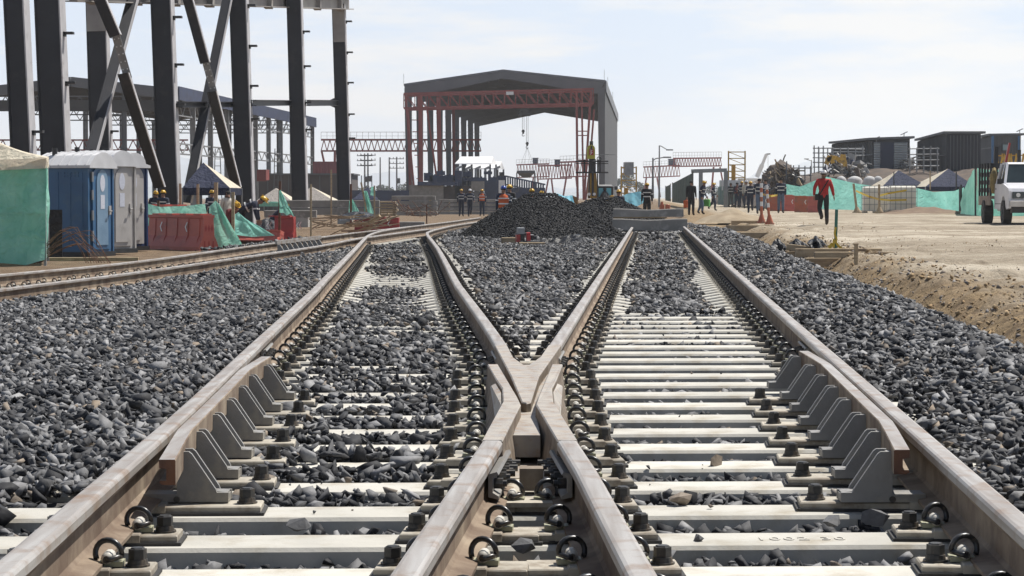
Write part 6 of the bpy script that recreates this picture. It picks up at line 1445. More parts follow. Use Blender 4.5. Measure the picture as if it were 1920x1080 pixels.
def telehandler():
    Y = 104.0; t = empty('telehandler', at(1120, 400, Y), 0, 'yellow telescopic machine with upright boom, fork carriage and blue-tinted cab behind the heaps', 'machine'); t.location.z = -.35; O = t.location.copy(); P = lambda x, y, dy=0: at(x, y, Y + dy) - O
    def bx(nm, x0, x1, y0, y1, d0, d1, m, c=.02, par=t): mb = MB(); a, b = P(x0, y1), P(x1, y0); mb.cbox(a.x, b.x, d0, d1, a.z, b.z, c); return mb.build(nm, m, par)
    mb = MB(); a, b, c, d = P(1102, 372), P(1121, 372), P(1118, 322), P(1104, 322); dy = Vector((0, .5, 0)); mb.add([a, b, c, d, a + dy, b + dy, c + dy, d + dy], [(0, 1, 2, 3), (7, 6, 5, 4), (0, 4, 5, 1), (1, 5, 6, 2), (2, 6, 7, 3), (3, 7, 4, 0)]); mb.build('lower_boom', M_YEL, t)
    bx('boom_slot', 1109.5, 1113.5, 322, 368, -.06, 0, M_BLK); bx('boom_cylinder', 1103, 1105.5, 325, 372, -.2, -.05, M_BLK); bx('boom_cylinder', 1119, 1121.5, 325, 372, -.2, -.05, M_BLK)
    bx('inner_boom', 1106.5, 1115, 290, 322, .05, .4, M_BLK)
    mb = MB(); p = P(1108, 300); w = 7.5 * mpp(Y); z0, z1 = P(0, 298).z, P(0, 276).z
    prof = [(p.x - w, z0), (p.x + w, z0), (p.x + w, z1 - .1)] + [(p.x + w * math.cos(a), z1 - .1 + w * 1.1 * math.sin(a)) for a in np.linspace(.3, 2.84, 7)] + [(p.x - w, z1 - .1)]
    mb.prism(prof, -.25, .25); mb.build('boom_head', mat('yellow_green_paint', (.45, .42, .04), (.38, .34, .03), 4, .5), t)
    bx('head_panel', 1104.5, 1112.5, 279, 291, -.30, -.26, M_BARRDK)
    for k in range(3): mb = MB(); a = P(1105.5, 290.5 - k * 4, 0); mb.prism([(a.x, a.z), (a.x + .02, a.z + .0), (a.x + .14, a.z + .13), (a.x + .09, a.z + .13)], -.32, -.302); mb.build('white_stripe', M_WHITE, t)
    bx('sheave', 1105.5, 1112, 264.5, 273, -.1, .1, M_BLK); bx('sheave_pin', 1107.3, 1110, 273, 281, -.33, -.1, M_BLK)
    for y in (301, 306, 322): bx('carriage_bar', 1079, 1140, y, y + (3 if y != 306 else 1.6), -.35, -.2, M_BLK)
    for x in (1094, 1106, 1119, 1123): bx('carriage_upright', x, x + 3, 299, 324, -.35, -.19, M_BLK)
    bx('carriage_plate', 1104, 1117, 298, 322, -.18, -.08, M_BLK)
    for x in (1082, 1103, 1124, 1134): mb = MB(); a = P(x, 300); mb.bar(a, a + Vector((0, 0, 10 * mpp(Y))), .02); mb.bar(a + Vector((0, 0, .26)), a + Vector((.5, 0, .26)), .02); mb.build('guard_rail', M_GREYPL, t)
    mb = MB(); a = P(1123, 298); mb.tube([a + Vector((.10 * math.cos(q), -.25, .10 * math.sin(q))) for q in np.linspace(0, 6.28, 13)], .022, 6); mb.build('hose_ring', M_BLK, t)
    c = bx('cab', 1120, 1150, 349, 374, .1, 1.4, M_BLK, .05); bx('cab_roof', 1120, 1148, 346.5, 349.5, .0, 1.5, M_WHITE, .03)
    g = mat('tinted_windscreen', (.10, .42, .52), (.12, .46, .56), 3, .15); bx('windscreen', 1122.5, 1146, 352.5, 369, .05, .097, g, .01)
    mb = MB(); a = P(1134, 369); mb.tube([a + Vector((0, -.0, 0)), a + Vector((0, 0, .16)), a + Vector((0, 0, .30)), a + Vector((0, 0, .36))], [.26, .17, .06, .09], 10); mb.tube([a + Vector((0, 0, .34)), a + Vector((0, 0, .45))], [.09, .075], 10); mb.build('driver_silhouette', M_BLK, t)
    bx('mirror', 1152, 1157, 349, 356, -.1, 0, M_BLK); bx('mirror_arm', 1149, 1153, 351, 352, -.05, 0, M_BLK)
    bx('chassis', 1101, 1152, 374, 388, .1, 2.4, M_YEL, .05); bx('engine_cover', 1143, 1152, 366, 373, .0, 1.2, M_YEL)
    for x in (1102.5, 1112): mb = MB(); a = P(x + 2, 364); mb.tube([a + Vector((0, -.30, 0)), a + Vector((0, -.22, 0))], .075, 10); mb.build('headlight', M_WHITE, t)
    for x in (1098, 1144): mb = MB(); a = P(x, 385); mb.tube([(a.x, .4, .55), (a.x + .45, .4, .55)], .55, 16); mb.build('wheel', M_BLK, t)
telehandler()
cloth('blue_sheet', [at(1044, 362, 76), at(1058, 368, 76), at(1073, 366, 76)], [at(1048, 384, 75), at(1060, 388, 75), at(1078, 386, 75)], M_BLUECL, .08, 20, 10, 31, 'light blue sheet draped behind the saddle between the two dark heaps', 'plastic sheet', folds=3)
cloth('blue_sheet', [at(1164, 368, 100), at(1180, 362, 100), at(1200, 359, 100), at(1206, 363, 100)], [at(1164, 398, 100), at(1185, 392, 100), at(1200, 384, 100), at(1208, 380, 100)], M_BLUECL, .08, 22, 10, 32, 'light blue mesh hung on stakes right of the dark heaps', 'mesh fence', folds=3)
cloth('brown_sheet', [at(1062, 372, 80), at(1072, 366, 80), at(1082, 370, 80)], [at(1060, 384, 80), at(1072, 384, 80), at(1086, 384, 80)], M_CLODM if 'M_CLODM' in globals() else mat('brown_sheet', (.25, .14, .05), (.2, .11, .04), 3), .06, 10, 8, 33, 'brown sheet beside the light blue one behind the heaps', 'plastic sheet')
# switch machine on timbers in front of the heap
def switchbox():
    q = gp(985, 462, -.2); t = empty('switch_machine', (q.x, q.y, -.16), .1, 'small red and grey track machine standing on timbers before the large dark heap', 'machine'); s = mpp(q.y)
    for nm, x0, x1, z0, z1, y0, y1, m in (('frame_rail', -12, 26, 4, 7, -.25, .25, M_BLK), ('left_leg', -18, -11, 5, 19, -.2, .1, M_BARRDK), ('engine', -14, -3, 6, 20, -.18, .18, M_BLK), ('grey_cowl', -15, -3, 20, 32, -.18, .16, M_GREYPL), ('red_cylinder', 1, 8, 6, 23, -.2, -.02, mat('bright_red_paint', (.50, .025, .03), (.42, .02, .025), 5, .4)), ('motor', 8, 16, 9, 17, -.1, .15, M_BLK), ('silver_cap', 7, 15, 16.5, 19, -.12, .1, M_GREYPL)):
        mb = MB(); mb.cbox(x0 * s, x1 * s, y0, y1, z0 * s, z1 * s, .01); mb.build(nm, m, t)
    for x in (-9, 1): mb = MB(); mb.bar((x * s, 0, 28 * s), (x * s, 0, 36 * s), .02); mb.build('handle', M_BLK, t)
    for k, (x0, x1, y, zz, m) in enumerate(((-45, -18, .5, 4, M_WOOD), (-12, 36, -.75, -4, M_WOOD))):
        mb = MB(); mb.cbox(x0 * s, x1 * s, -.12, .12, 0, .12, .008); o = mb.build('timber_block', m); o.location = (q.x, q.y + y, -.22 + (.0 if k else .08)); tag(o, ['pale timber left of the red track machine', 'pale timber under the front of the red track machine'][k], 'timber', 'timbers under the red track machine')
    cloth('plastic_sheet', [at(1010, 450, q.y + .2), at(1040, 446, q.y + .2), at(1068, 440, q.y + .3), at(1088, 438, q.y + .3)], [at(1006, 462, q.y), at(1040, 458, q.y), at(1070, 454, q.y), at(1090, 446, q.y)], M_TARPBK, .05, 26, 6, 35, 'folded black plastic strip lying at the foot of the large dark heap', 'plastic sheet', folds=4)
switchbox()
# concrete beams at the end of the straight track
def crossbeam(px0, px1, yt, yb, Y, dep, label, z=None):
    x0, x1 = xpx(px0, Y), xpx(px1, Y); z0 = zpx(yb, Y) if z is None else z; h = zpx(yt, Y) - z0
    mb = MB(); w = (x1 - x0) / 2; n = 10
    for i in range(n + 1):
        x = -w + 2 * w * i / n; d = .035 * math.sin(min(1, max(0, (i - 1.5) / (n - 3))) * math.pi); 
        for (yy, zz) in ((-dep - .02, 0), (-dep, h - .02 - d), (-dep + .02, h - d), (dep - .02, h - d), (dep, h - .02 - d), (dep + .02, 0)): mb.v.append((x, yy, zz))
    for i in range(n):
        for k in range(6): mb.f.append((i * 6 + k, i * 6 + (k + 1) % 6, i * 6 + 6 + (k + 1) % 6, i * 6 + 6 + k)); mb.mi.append(0); mb.sm.append(False)
    mb.f += [tuple(range(6)), tuple(range(n * 6, n * 6 + 6))]; mb.mi += [0, 0]; mb.sm += [False, False]
    o = mb.build('concrete_beam', M_CONCDK); o.location = ((x0 + x1) / 2, Y, z0); return tag(o, label, 'beam', 'concrete beams at the end of the straight track')
crossbeam(1149, 1288, 410, 432, 63.6, .16, 'grey concrete beam lying across the end of the track, bottom of the pile')
crossbeam(1150, 1281, 391, 406.5, 64.4, .16, 'grey concrete beam on top of the pile at the end of the track')
mb = MB(); x0, x1 = xpx(1151, 64.6), xpx(1250, 64.6); mb.box(x0, x1, 64.45, 64.75, zpx(410, 64.6) + .01, zpx(407, 64.6)); mb.box(x0, x0 + .3, 64.3, 64.9, zpx(432, 64.6), zpx(410, 64.6)); tag(mb.build('timber_wedge', M_WOOD), 'thin timber wedge between the two stacked concrete beams', 'timber')
mb = MB(); x0, x1 = xpx(1145, 62.4), xpx(1290, 62.4); mb.cbox(x0, x1, 62.3, 62.62, -.25, -.165, .01); tag(mb.build('end_sleeper', M_CONC), 'pale last sleeper showing at the ends of the rails', 'sleeper')
# posts, red drums, hoarding
for i, (x, y0, y1) in enumerate(((1241, 378, 398), (1252, 383, 398))):
    Y = 96; q = at(x, y1, Y); mb = MB(); mb.cyl((0, 0), 5 * mpp(Y), 0, 14 * mpp(Y), 12, 4.6 * mpp(Y)); mb.cyl((0, 0), 3.2 * mpp(Y), 14 * mpp(Y), (y1 - y0) * mpp(Y), 10, 2.2 * mpp(Y)); o = mb.build('traffic_drum', M_ORANGE); o.location = q; tag(o, 'red plastic drum behind the beams, %s one' % ['left', 'right'][i], 'traffic drum', 'red drums behind the concrete beams')
M_HOARD = mat('dark_green_hoarding', (.012, .055, .038), (.010, .042, .030), .8, .7)
def hoarding(a, b, n, label):
    A0, A1 = at(*a[0]), at(*a[1]); B0, B1 = at(*b[0]), at(*b[1]); t = empty('site_hoarding', (A1.x, A1.y, A1.z), 0, label, 'fence', 'dark green hoarding'); O = t.location.copy()
    for k in range(n):
        f0, f1 = k / n, (k + .94) / n; v = [A1.lerp(B1, f0) - O, A1.lerp(B1, f1) - O, A0.lerp(B0, f1) - O, A0.lerp(B0, f0) - O]; d = Vector((.05, .05, 0)); mb = MB(); mb.add(v + [p + d for p in v], [(0, 1, 2, 3), (7, 6, 5, 4), (0, 4, 5, 1), (1, 5, 6, 2), (2, 6, 7, 3), (3, 7, 4, 0)]); mb.build('panel', M_HOARD, t)
    for f in (0, 1): mb = MB(); p = B1.lerp(A1, 1 - f) - O; q = B0.lerp(A0, 1 - f) - O; mb.bar(p, q + Vector((0, 0, .1)), .09); mb.build('fence_post', M_BLK, t)
hoarding(((1261, 344, 215), (1261, 379, 215)), ((1299, 324, 150), (1299, 384, 150)), 8, 'dark green hoarding running away to the left, large near panel run')
hoarding(((1248, 350, 260), (1248, 376, 260)), ((1257, 346, 235), (1257, 378, 235)), 2, 'small far piece of dark green hoarding')
def lamp(px, y0, y1, Y, arm, label):
    t = empty('street_lamp', (xpx(px, Y), Y, zpx(y1, Y)), 0, label, 'street lamp', 'lamps along the road'); h = zpx(y0, Y) - zpx(y1, Y); s = mpp(Y)
    mb = MB(); mb.tube([(0, 0, 0), (0, 0, h)], [.09, .05], 6); mb.build('pole', M_SHED if px < 1230 else M_GREYPL, t); mb = MB(); mb.tube([(0, 0, h - arm[2] * s), (arm[0] * s * .25, 0, h - .05), (arm[0] * s, 0, h - arm[1] * s)], .04, 5); mb.build('arm', M_GREYPL, t)
    mb = MB(); mb.box(arm[0] * s - .1, arm[0] * s + .45, -.12, .12, h - arm[1] * s - .05, h - arm[1] * s + .05); mb.build('lamp_head', M_GREYPL, t)
lamp(1224, 296, 372, 150, (22, -1, 5), 'dark lamp pole with an arm to the right, beside the far crane')
lamp(1236, 273, 400, 170, (15, 8, 0), 'tall grey lamp with drooping arm, right of the dark pole')
lamp(1797 // 1, 330, 340, 300, (4, 0, 1), 'tiny lamp hidden among the far blocks') if False else None
lamp(1521, 300, 330, 260, (-12, -2, 1), 'small lamp over the debris left of the dark blocks')
def frame_tower(px0, px1, y0, y1, Y, label, col=True, box=None):
    t = empty('access_tower', (xpx((px0 + px1) / 2, Y), Y, -.3), 0, label, 'tower', 'yellow access frames'); O = t.location.copy(); P = lambda x, y, dy=0: at(x, y, Y + dy) - O
    for x in (px0, px1):
        for dy in (0, 3): mb = MB(); q = P(x, y0, dy); mb.bar((q.x, q.y, 0), q, .12); mb.build('leg', M_YEL, t)
    for y in np.arange(y0 + 2, y1, 12): mb = MB(); mb.bar(P(px0, y), P(px1, y), .08); mb.bar(P(px0, y), P(px1, min(y + 12, y1)), .05); mb.build('brace', M_YEL, t)
    if col: mb = MB(); a = P((px0 + px1) / 2 - 4, y0 + (25 if box is None else 40)); mb.tube([(a.x, 1, 0), (a.x, 1, a.z)], 4.0 * mpp(Y), 12); mb.build('silo', M_YEL, t)
    if box: x0, x1, ya, yb = box; mb = MB(); a, b = P(x0, yb), P(x1, ya); mb.box(a.x, b.x, -.3, 2, a.z, b.z); mb.build('grey_cabinet', M_GREYPL, t)
frame_tower(1366, 1397, 283, 338, 190, 'open yellow access frame with a yellow silo, above the close group of workers')
frame_tower(1165, 1193, 312, 376, 185, 'yellow frame with a grey cabinet on top, just right of the open shed', True, (1171, 1188, 304, 328))
# gate frame beyond the hoarding
mb = MB(); Y = 170; t = empty('gate_frame', (xpx(1335, Y), Y, -.2), 0, 'grey goalpost gate frame beyond the dark green hoarding', 'gate'); O = t.location.copy()
for x in (1314, 1361): m2 = MB(); q = at(x, 320, Y) - O; m2.bar((q.x, 0, 0), q, .3); m2.build('gate_post', M_GREYPL, t)
m2 = MB(); m2.bar(at(1296, 321, Y) - O, at(1363, 319, Y) - O, .22, .3); m2.build('lintel', M_GREYPL, t)
# white vehicle far behind, mobile crane boom
def boom_crane():
    Y = 380; t = empty('mobile_crane', (xpx(1422, Y), Y, -.4), 0, 'white telescopic crane boom slanting up to the right, in front of the hills', 'crane'); O = t.location.copy(); P = lambda x, y: at(x, y, Y) - O
    mb = MB(); mb.bar(P(1419, 332), P(1429, 309), .75, .75, (0, 1, 0)); mb.build('boom_base', M_WHITE, t); mb = MB(); mb.bar(P(1429, 309), P(1437, 289), .5, .5, (0, 1, 0)); mb.build('boom_tip', M_WHITE, t); mb = MB(); a = P(1437, 289); mb.bar(a, a + Vector((.7, 0, .05)), .25); mb.build('boom_head', M_GREYPL, t)
    mb = MB(); mb.tube([P(1440, 290), P(1440, 318)], .03, 4); mb.build('hoist_rope', M_GREYPL, t); mb = MB(); a = P(1417, 345); mb.box(a.x - 3, a.x + 3, -1, 1.5, .9, a.z + 1); mb.build('carrier', M_WHITE, t)
    for k in range(4): mb = MB(); mb.tube([(a.x - 2.4 + k * 1.6, -1.1, .55), (a.x - 2.4 + k * 1.6, -.7, .55)], .55, 12); mb.build('wheel', M_BLK, t)
boom_crane()
# ------------------------------------------------------------------ right side of the road
def delineator(px, yt, yb, w, m, label, tape=False, lean=0, old=False):
    p = ground_hit(px, yb); t = empty('delineator_post', p, 0, label, 'road post', 'striped road posts'); s = mpp(p.y); h = (yb - yt) * s; L = Vector((lean * s, 0, 0))
    mb = MB(); mb.cyl((0, 0), 9 * s, 0, .05, 12); mb.tube([(0, 0, .04), (L.x * .12, 0, .30)], [7.5 * s, 2.6 * s], 12); mb.build('base', M_ORANGE if not old else M_WOOD, t)
    n = 7
    for k in range(n):
        a, b = .25 + (h - .25) * k / n, .25 + (h - .25) * (k + 1) / n; m2 = MB(); m2.tube([(L.x * a / h, 0, a), (L.x * b / h, 0, b)], w * s / 2, 10); m2.build('white_band' if k in (2, 4, 6) and not old else 'tube_section', M_WHITE if (k in (2, 4, 6)) and not old else m, t)
    return t
delineator(1428, 344, 419, 5.5, M_ORANGE, 'orange and white road post in front of the close group, left one', lean=-1)
delineator(1443, 347, 421, 5.0, M_ORANGE, 'orange and white road post in front of the close group, right one', lean=-6)
delineator(1607, 345, 400, 4.5, M_WOOD, 'faded brown road post left of the caged tanks', lean=-7, old=True)
delineator(1649, 346, 400, 4.5, M_WOOD, 'faded brown road post in front of the gap between the caged tanks', lean=-1, old=True)
q = ground_hit(1485, 390)
for k in range(4):
    x0 = 1440 + k * 25; p = at(x0 + 12, 389, 120 - k * 3); p.z = gz(p.x, p.y); barrier(p, math.radians(84), M_ORANGE if k % 2 == 0 else M_BARR, 'orange plastic barrier in the row before the green mesh, %s' % ['leftmost', 'second from left', 'third from left', 'rightmost, behind the person in red'][k], L=25 * mpp(p.y) * .98, sc=(1, 1, 31 * mpp(p.y) / .98), group='row of orange barriers')
# mesh screens
def G(px, py): return ground_hit(px, py)
Y = 126
cloth('mesh_fence', [at(1474, 345, Y), at(1500, 350, Y), at(1530, 338, Y), at(1548, 331, Y), at(1605, 344, Y - 3), at(1645, 350, Y - 5)], [at(1474, 392, Y), at(1530, 392, Y), at(1548, 392, Y), at(1605, 394, Y - 3), at(1645, 395, Y - 5)], M_GREENPALE, .05, 50, 16, 41, 'long pale green mesh screen behind the person in the red jacket', 'mesh fence', 'green mesh screens along the road', folds=9)
cloth('mesh_fence', [at(1716, 352, 112), at(1750, 360, 111), at(1790, 358, 108), at(1808, 351, 106)], [at(1716, 386, 112), at(1750, 397, 111), at(1775, 394, 110), at(1800, 402, 107), at(1808, 403, 106)], M_GREENPALE, .05, 40, 14, 42, 'pale green mesh screen sagging between the caged tanks and the tall corner screen', 'mesh fence', 'green mesh screens along the road', folds=6)
cloth('mesh_fence', [at(1828, 316, 92), at(1823, 322, 95), at(1812, 345, 102), at(1800, 372, 106)], [at(1834, 412, 92), at(1822, 410, 94), at(1810, 408, 98), at(1800, 406, 102)], M_GREEN, .06, 20, 18, 43, 'darker slanting face of the tall green corner screen', 'mesh fence', 'green mesh screens along the road', folds=3)
cloth('mesh_fence', [at(1832, 315, 92), at(1850, 318, 91), at(1925, 318, 90), at(1990, 318, 89)], [at(1832, 412, 92), at(1855, 414, 91), at(1925, 418, 90), at(1990, 420, 89)], M_GREEN, .06, 50, 20, 44, 'tall green mesh screen behind the white truck', 'mesh fence', 'green mesh screens along the road', folds=7)
cloth('mesh_fence', [at(1452, 352, 150), at(1470, 336, 150), at(1496, 338, 150), at(1512, 348, 150)], [at(1452, 376, 150), at(1470, 378, 150), at(1496, 378, 150), at(1512, 376, 150)], M_GREENPALE, .08, 30, 10, 45, 'crumpled green mesh over the debris behind the orange barriers', 'mesh fence', 'green mesh screens along the road', folds=5)
cloth('mesh_fence', [at(1346, 350, 175), at(1380, 348, 175), at(1402, 350, 175)], [at(1346, 384, 175), at(1380, 384, 175), at(1402, 384, 175)], cloth_mat('grey_green_mesh', (.25, .36, .33), (.33, .42, .42), trans=.2), .08, 30, 10, 46, 'grey-green screen behind the bareheaded workers', 'mesh fence', 'green mesh screens along the road', folds=5)
mb = MB(); a, b = at(1351, 348, 176), at(1388, 338, 176); mb.box(a.x, b.x, 175, 177, a.z - .4, b.z); tag(mb.build('white_panel', M_WHITE), 'flat white panel above the grey-green screen', 'panel')
for i, (px, y0, y1, Y, w) in enumerate(((1829, 314, 412, 91.8, .07), (1855, 322, 414, 90.8, .06), (1800, 350, 406, 105, .09), (1802, 346, 372, 104, .08), (1676, 322, 352, 120, .05), (1744, 320, 352, 118, .06), (1793, 322, 352, 118, .06))):
    post(px, y0, y1, Y, w, M_WOOD if i in (1, 5) else M_BLK, 'thin fence stake %s' % ['at the corner of the tall green screen', 'on the face of the tall green screen', 'where the low screen meets the corner screen', 'leaning at the dip of the low screen', 'in front of the left navy tent', 'between the two navy tents', 'in front of the right navy tent'][i], 'stakes of the green screens on the right')
def ibc(px0, px1, yt, yb, Y, label):
    x0, x1 = xpx(px0, Y), xpx(px1, Y); W, H = (x1 - x0) / 2, (yb - yt) * mpp(Y); t = empty('caged_tank', ((x0 + x1) / 2, Y, zpx(yb, Y)), 0, label, 'tank', 'white tanks in wire cages'); t.location.z = min(t.location.z, gz(t.location.x, Y) + .03)
    mb = MB(); mb.cbox(-W * .94, W * .94, -.44, .44, .15, H - .02, .07); mb.build('tank_body', mat('milky_tank_plastic', (.82, .78, .68), (.74, .70, .61), 2, .4) if 'milky_tank_plastic' not in MATS else MATS['milky_tank_plastic'], t)
    mb = MB(); mb.box(-W, W, -.48, .48, 0, .03); 
    for x in (-W * .85, 0, W * .85): mb.box(x - .07, x + .07, -.48, .48, .03, .13)
    mb.build('pallet', M_BLK, t)
    n = 5
    for k in range(n + 1): x = -W + 2 * W * k / n; mb = MB(); mb.bar((x, -.49, .13), (x, -.49, H), .02); mb.bar((x, .49, .13), (x, .49, H), .02); mb.build('cage_upright', M_GREYPL, t)
    for k in range(5): z = .16 + (H - .16) * k / 4; mb = MB(); mb.bar((-W, -.50, z), (W, -.50, z), .022); mb.bar((-W, .50, z), (W, .50, z), .022); mb.bar((-W, -.5, z), (-W, .5, z), .022); mb.bar((W, -.5, z), (W, .5, z), .022); mb.build('cage_hoop', M_GREYPL, t)
ibc(1618, 1665, 349, 401, 108, 'white plastic tank in a wire cage, left one beside the green screen')
ibc(1666, 1716, 348, 400, 106, 'white plastic tank in a wire cage, right one beside the green screen')
# yellow tape
def tape(pts, label, w=.09):
    mb = MB(); P = [at(*p) for p in pts]
    for a, b in zip(P, P[1:]): mb.quad(a, b, b + Vector((0, .01, -w)), a + Vector((0, .01, -w)))
    tag(mb.build('warning_tape', mat('yellow_tape', (.60, .42, .03), (.5, .34, .02), 20, .5) if 'yellow_tape' not in MATS else MATS['yellow_tape']), label, 'tape', 'yellow warning tape')
tape([(1605, 356, 99), (1616, 361, 103), (1630, 367, 105), (1648, 372, 103)], 'yellow tape between the two faded posts')
tape([(1650, 365, 103), (1665, 361, 104.5), (1700, 355, 104)], 'yellow tape slanting up across the right caged tank')
tape([(1650, 372, 103), (1670, 374, 104), (1700, 373, 104)], 'yellow tape sagging level across the right caged tank')
tape([(1428, 362, 100), (1446, 366, 100), (1470, 362, 110)], 'yellow tape from the striped posts to the right')
# navy tents
marquee(1652, 1744, 318, 352, 372, 128, M_CANVAS, M_NAVYCL, 'navy and cream tent right of the white bags, left one of two', .50, 5, dark=(0, 1))
marquee(1735, 1830, 315, 350, 372, 125, M_CANVAS, M_NAVYCL, 'navy and cream tent beside the tall corner screen, right one of two', .62, 5, dark=(0, 1))
# white big bags
for i, (x, w) in enumerate(((1577, 22), (1602, 30), (1630, 26), (1646, 20))):
    Y = 140; mb = MB(); mb.smooth = True; n = 12; s = w * mpp(Y) / 2
    for j in range(6):
        a = j / 5 * math.pi / 2
        for k in range(n): g = 2 * math.pi * k / n; rr = s * math.cos(a) * (1 + .08 * math.sin(3 * g + i)); mb.v.append((rr * math.cos(g), rr * .7 * math.sin(g), .42 * math.sin(a) + (0 if j else -.5)))
    for j in range(5):
        for k in range(n): mb.f.append((j * n + k, j * n + (k + 1) % n, j * n + n + (k + 1) % n, j * n + n + k)); mb.mi.append(0); mb.sm.append(True)
    o = mb.build('bulk_bag', MATS.get('grey_white_bag') or mat('grey_white_bag', (.50, .50, .50), (.38, .37, .36), 2, .8, bump=.5)); o.location = at(x, 342, Y); tag(o, 'white bulk bag above the green screen, %s' % ['leftmost', 'second from left', 'third from left', 'rightmost, beside the navy tent'][i], 'bag', 'white bulk bags')
# raised bank and debris behind
def bank():
    xs = np.linspace(xpx(1440, 150), xpx(2050, 150), 90); rows = np.linspace(0, 1, 16); XX, R = np.meshgrid(xs, rows); YY = 136 + R * 60; top = np.interp(960 + xs / 150 * F, [1440, 1480, 1550, 1640, 1760, 2000], [.3, 1.5, 2.5, 2.95, 2.95, 3.0])
    ZZ = -.1 + top[None, :] * sstep(0, .22, R) + (fbm(XX, YY * .5, 4) - .45) * .6 * sstep(0, .2, R)
    link('earth_bank', grid_mesh('earth_bank', XX, YY, ZZ, mat('dark_earth', (.11, .08, .06), (.07, .055, .045), 2, .95, bump=.6)), None, 'dark earth bank under the block buildings on the right', kind='structure')
bank()
def debris(px0, px1, py0, py1, Y, n, mats, name, label, seed, lo=.3, hi=1.4):
    t = empty(name, at((px0 + px1) / 2, py1, Y), 0, label, 'debris heap', 'debris heaps on the right bank'); O = t.location.copy(); r = np.random.default_rng(seed)
    for k in range(n):
        u = r.random(); px = px0 + (px1 - px0) * u; hcap = math.sin(math.pi * min(1, max(0, u))) ** .6; py = py1 - (py1 - py0) * hcap * r.random() ** .7; p = at(px, py, Y + r.uniform(-2, 2)) - O; m = mats[r.integers(len(mats))]; mb = MB(); L = r.uniform(lo, hi)
        if r.random() < .55: d = Vector((r.normal(), r.normal() * .5, r.normal() * .8)).normalized() * L; mb.bar(p - d / 2, p + d / 2, r.uniform(.05, .14), r.uniform(.03, .10)); nm = 'board'
        elif r.random() < .5: M = Matrix.Translation(p) @ Euler((r.uniform(0, 3), r.uniform(0, 3), r.uniform(0, 3))).to_matrix().to_4x4(); s = L * .35; mb.cbox(-s, s, -s * .6, s * .6, -s * .3, s * .3, s * .1, M); nm = 'lump'
        else: d = Vector((r.normal(), .4 * r.normal(), r.normal())); d.normalize(); mb.tube([p, p + d * L * .4 + Vector((0, 0, .1)), p + d * L * .7], .05, 5); nm = 'pipe'
        mb.build(nm, m, t)
    return t
M_JUNK = mat('grey_brown_scrap', (.14, .11, .09), (.09, .075, .065), 3, .9); M_JUNK2 = mat('pale_scrap', (.42, .41, .39), (.3, .29, .28), 3, .7)
t = debris(1434, 1500, 309, 352, 150, 110, [M_JUNK, M_JUNK, M_WOOD, M_SHED], 'debris_heap', 'brown heap of broken machinery and timber behind the lone worker', 51)
mb = MB(); r = np.random.default_rng(8); P = []
for k in range(60): u = r.random(); P.append(at(1438 + 54 * u, 352 - 34 * math.sin(math.pi * u) ** .7 * r.random() ** .5, 150) - t.location)
for p in P: s = r.uniform(.25, .6); M = Matrix.Translation(p) @ Euler(tuple(r.uniform(0, 3, 3))).to_matrix().to_4x4(); mb.cbox(-s, s, -s, s, -s * .7, s * .7, s * .35, M)
o = mb.build('earth_core', M_JUNK, t); o['kind'] = 'stuff'
debris(1545, 1625, 294, 330, 146, 70, [M_JUNK2, M_JUNK, M_SHED, M_NAVY, M_JUNK2], 'debris_heap', 'heap of pale and dark scrap with yellow arms before the first dark block', 52)
for i, (a, b, c) in enumerate((((1549, 308), (1556, 292), (1562, 306)), ((1576, 306), (1581, 290), (1585, 312)), ((1550, 300), (1566, 295), (1578, 303)))):
    mb = MB(); mb.bar(at(*a, 144), at(*b, 144), .30, .3, (0, 1, 0)); mb.bar(at(*b, 144), at(*c, 144), .26, .26, (0, 1, 0)); tag(mb.build('excavator_arm', M_YEL), 'yellow digger arm in the scrap, %s' % ['left one', 'right one', 'low middle one'][i], 'digger arm', 'yellow arms in the scrap heap')
debris(1690, 1722, 295, 335, 150, 40, [M_JUNK2, M_JUNK, M_SHED], 'debris_heap', 'scrap and pipes in the gap between the two large dark blocks', 53)
def tank_tyres():
    for i, (x, y) in enumerate(((1483, 336), (1497, 341))):
        mb = MB(); p = at(x, y, 148); mb.tube([p + Vector((.30 * math.cos(a), .1 * math.sin(a), .30 * math.sin(a))) for a in np.linspace(0, 6.28, 15)], .10, 7); tag(mb.build('old_tyre', M_BLK), 'old tyre on the green mesh debris, %s one' % ['left', 'right'][i], 'tyre', 'old tyres on the debris')
tank_tyres()
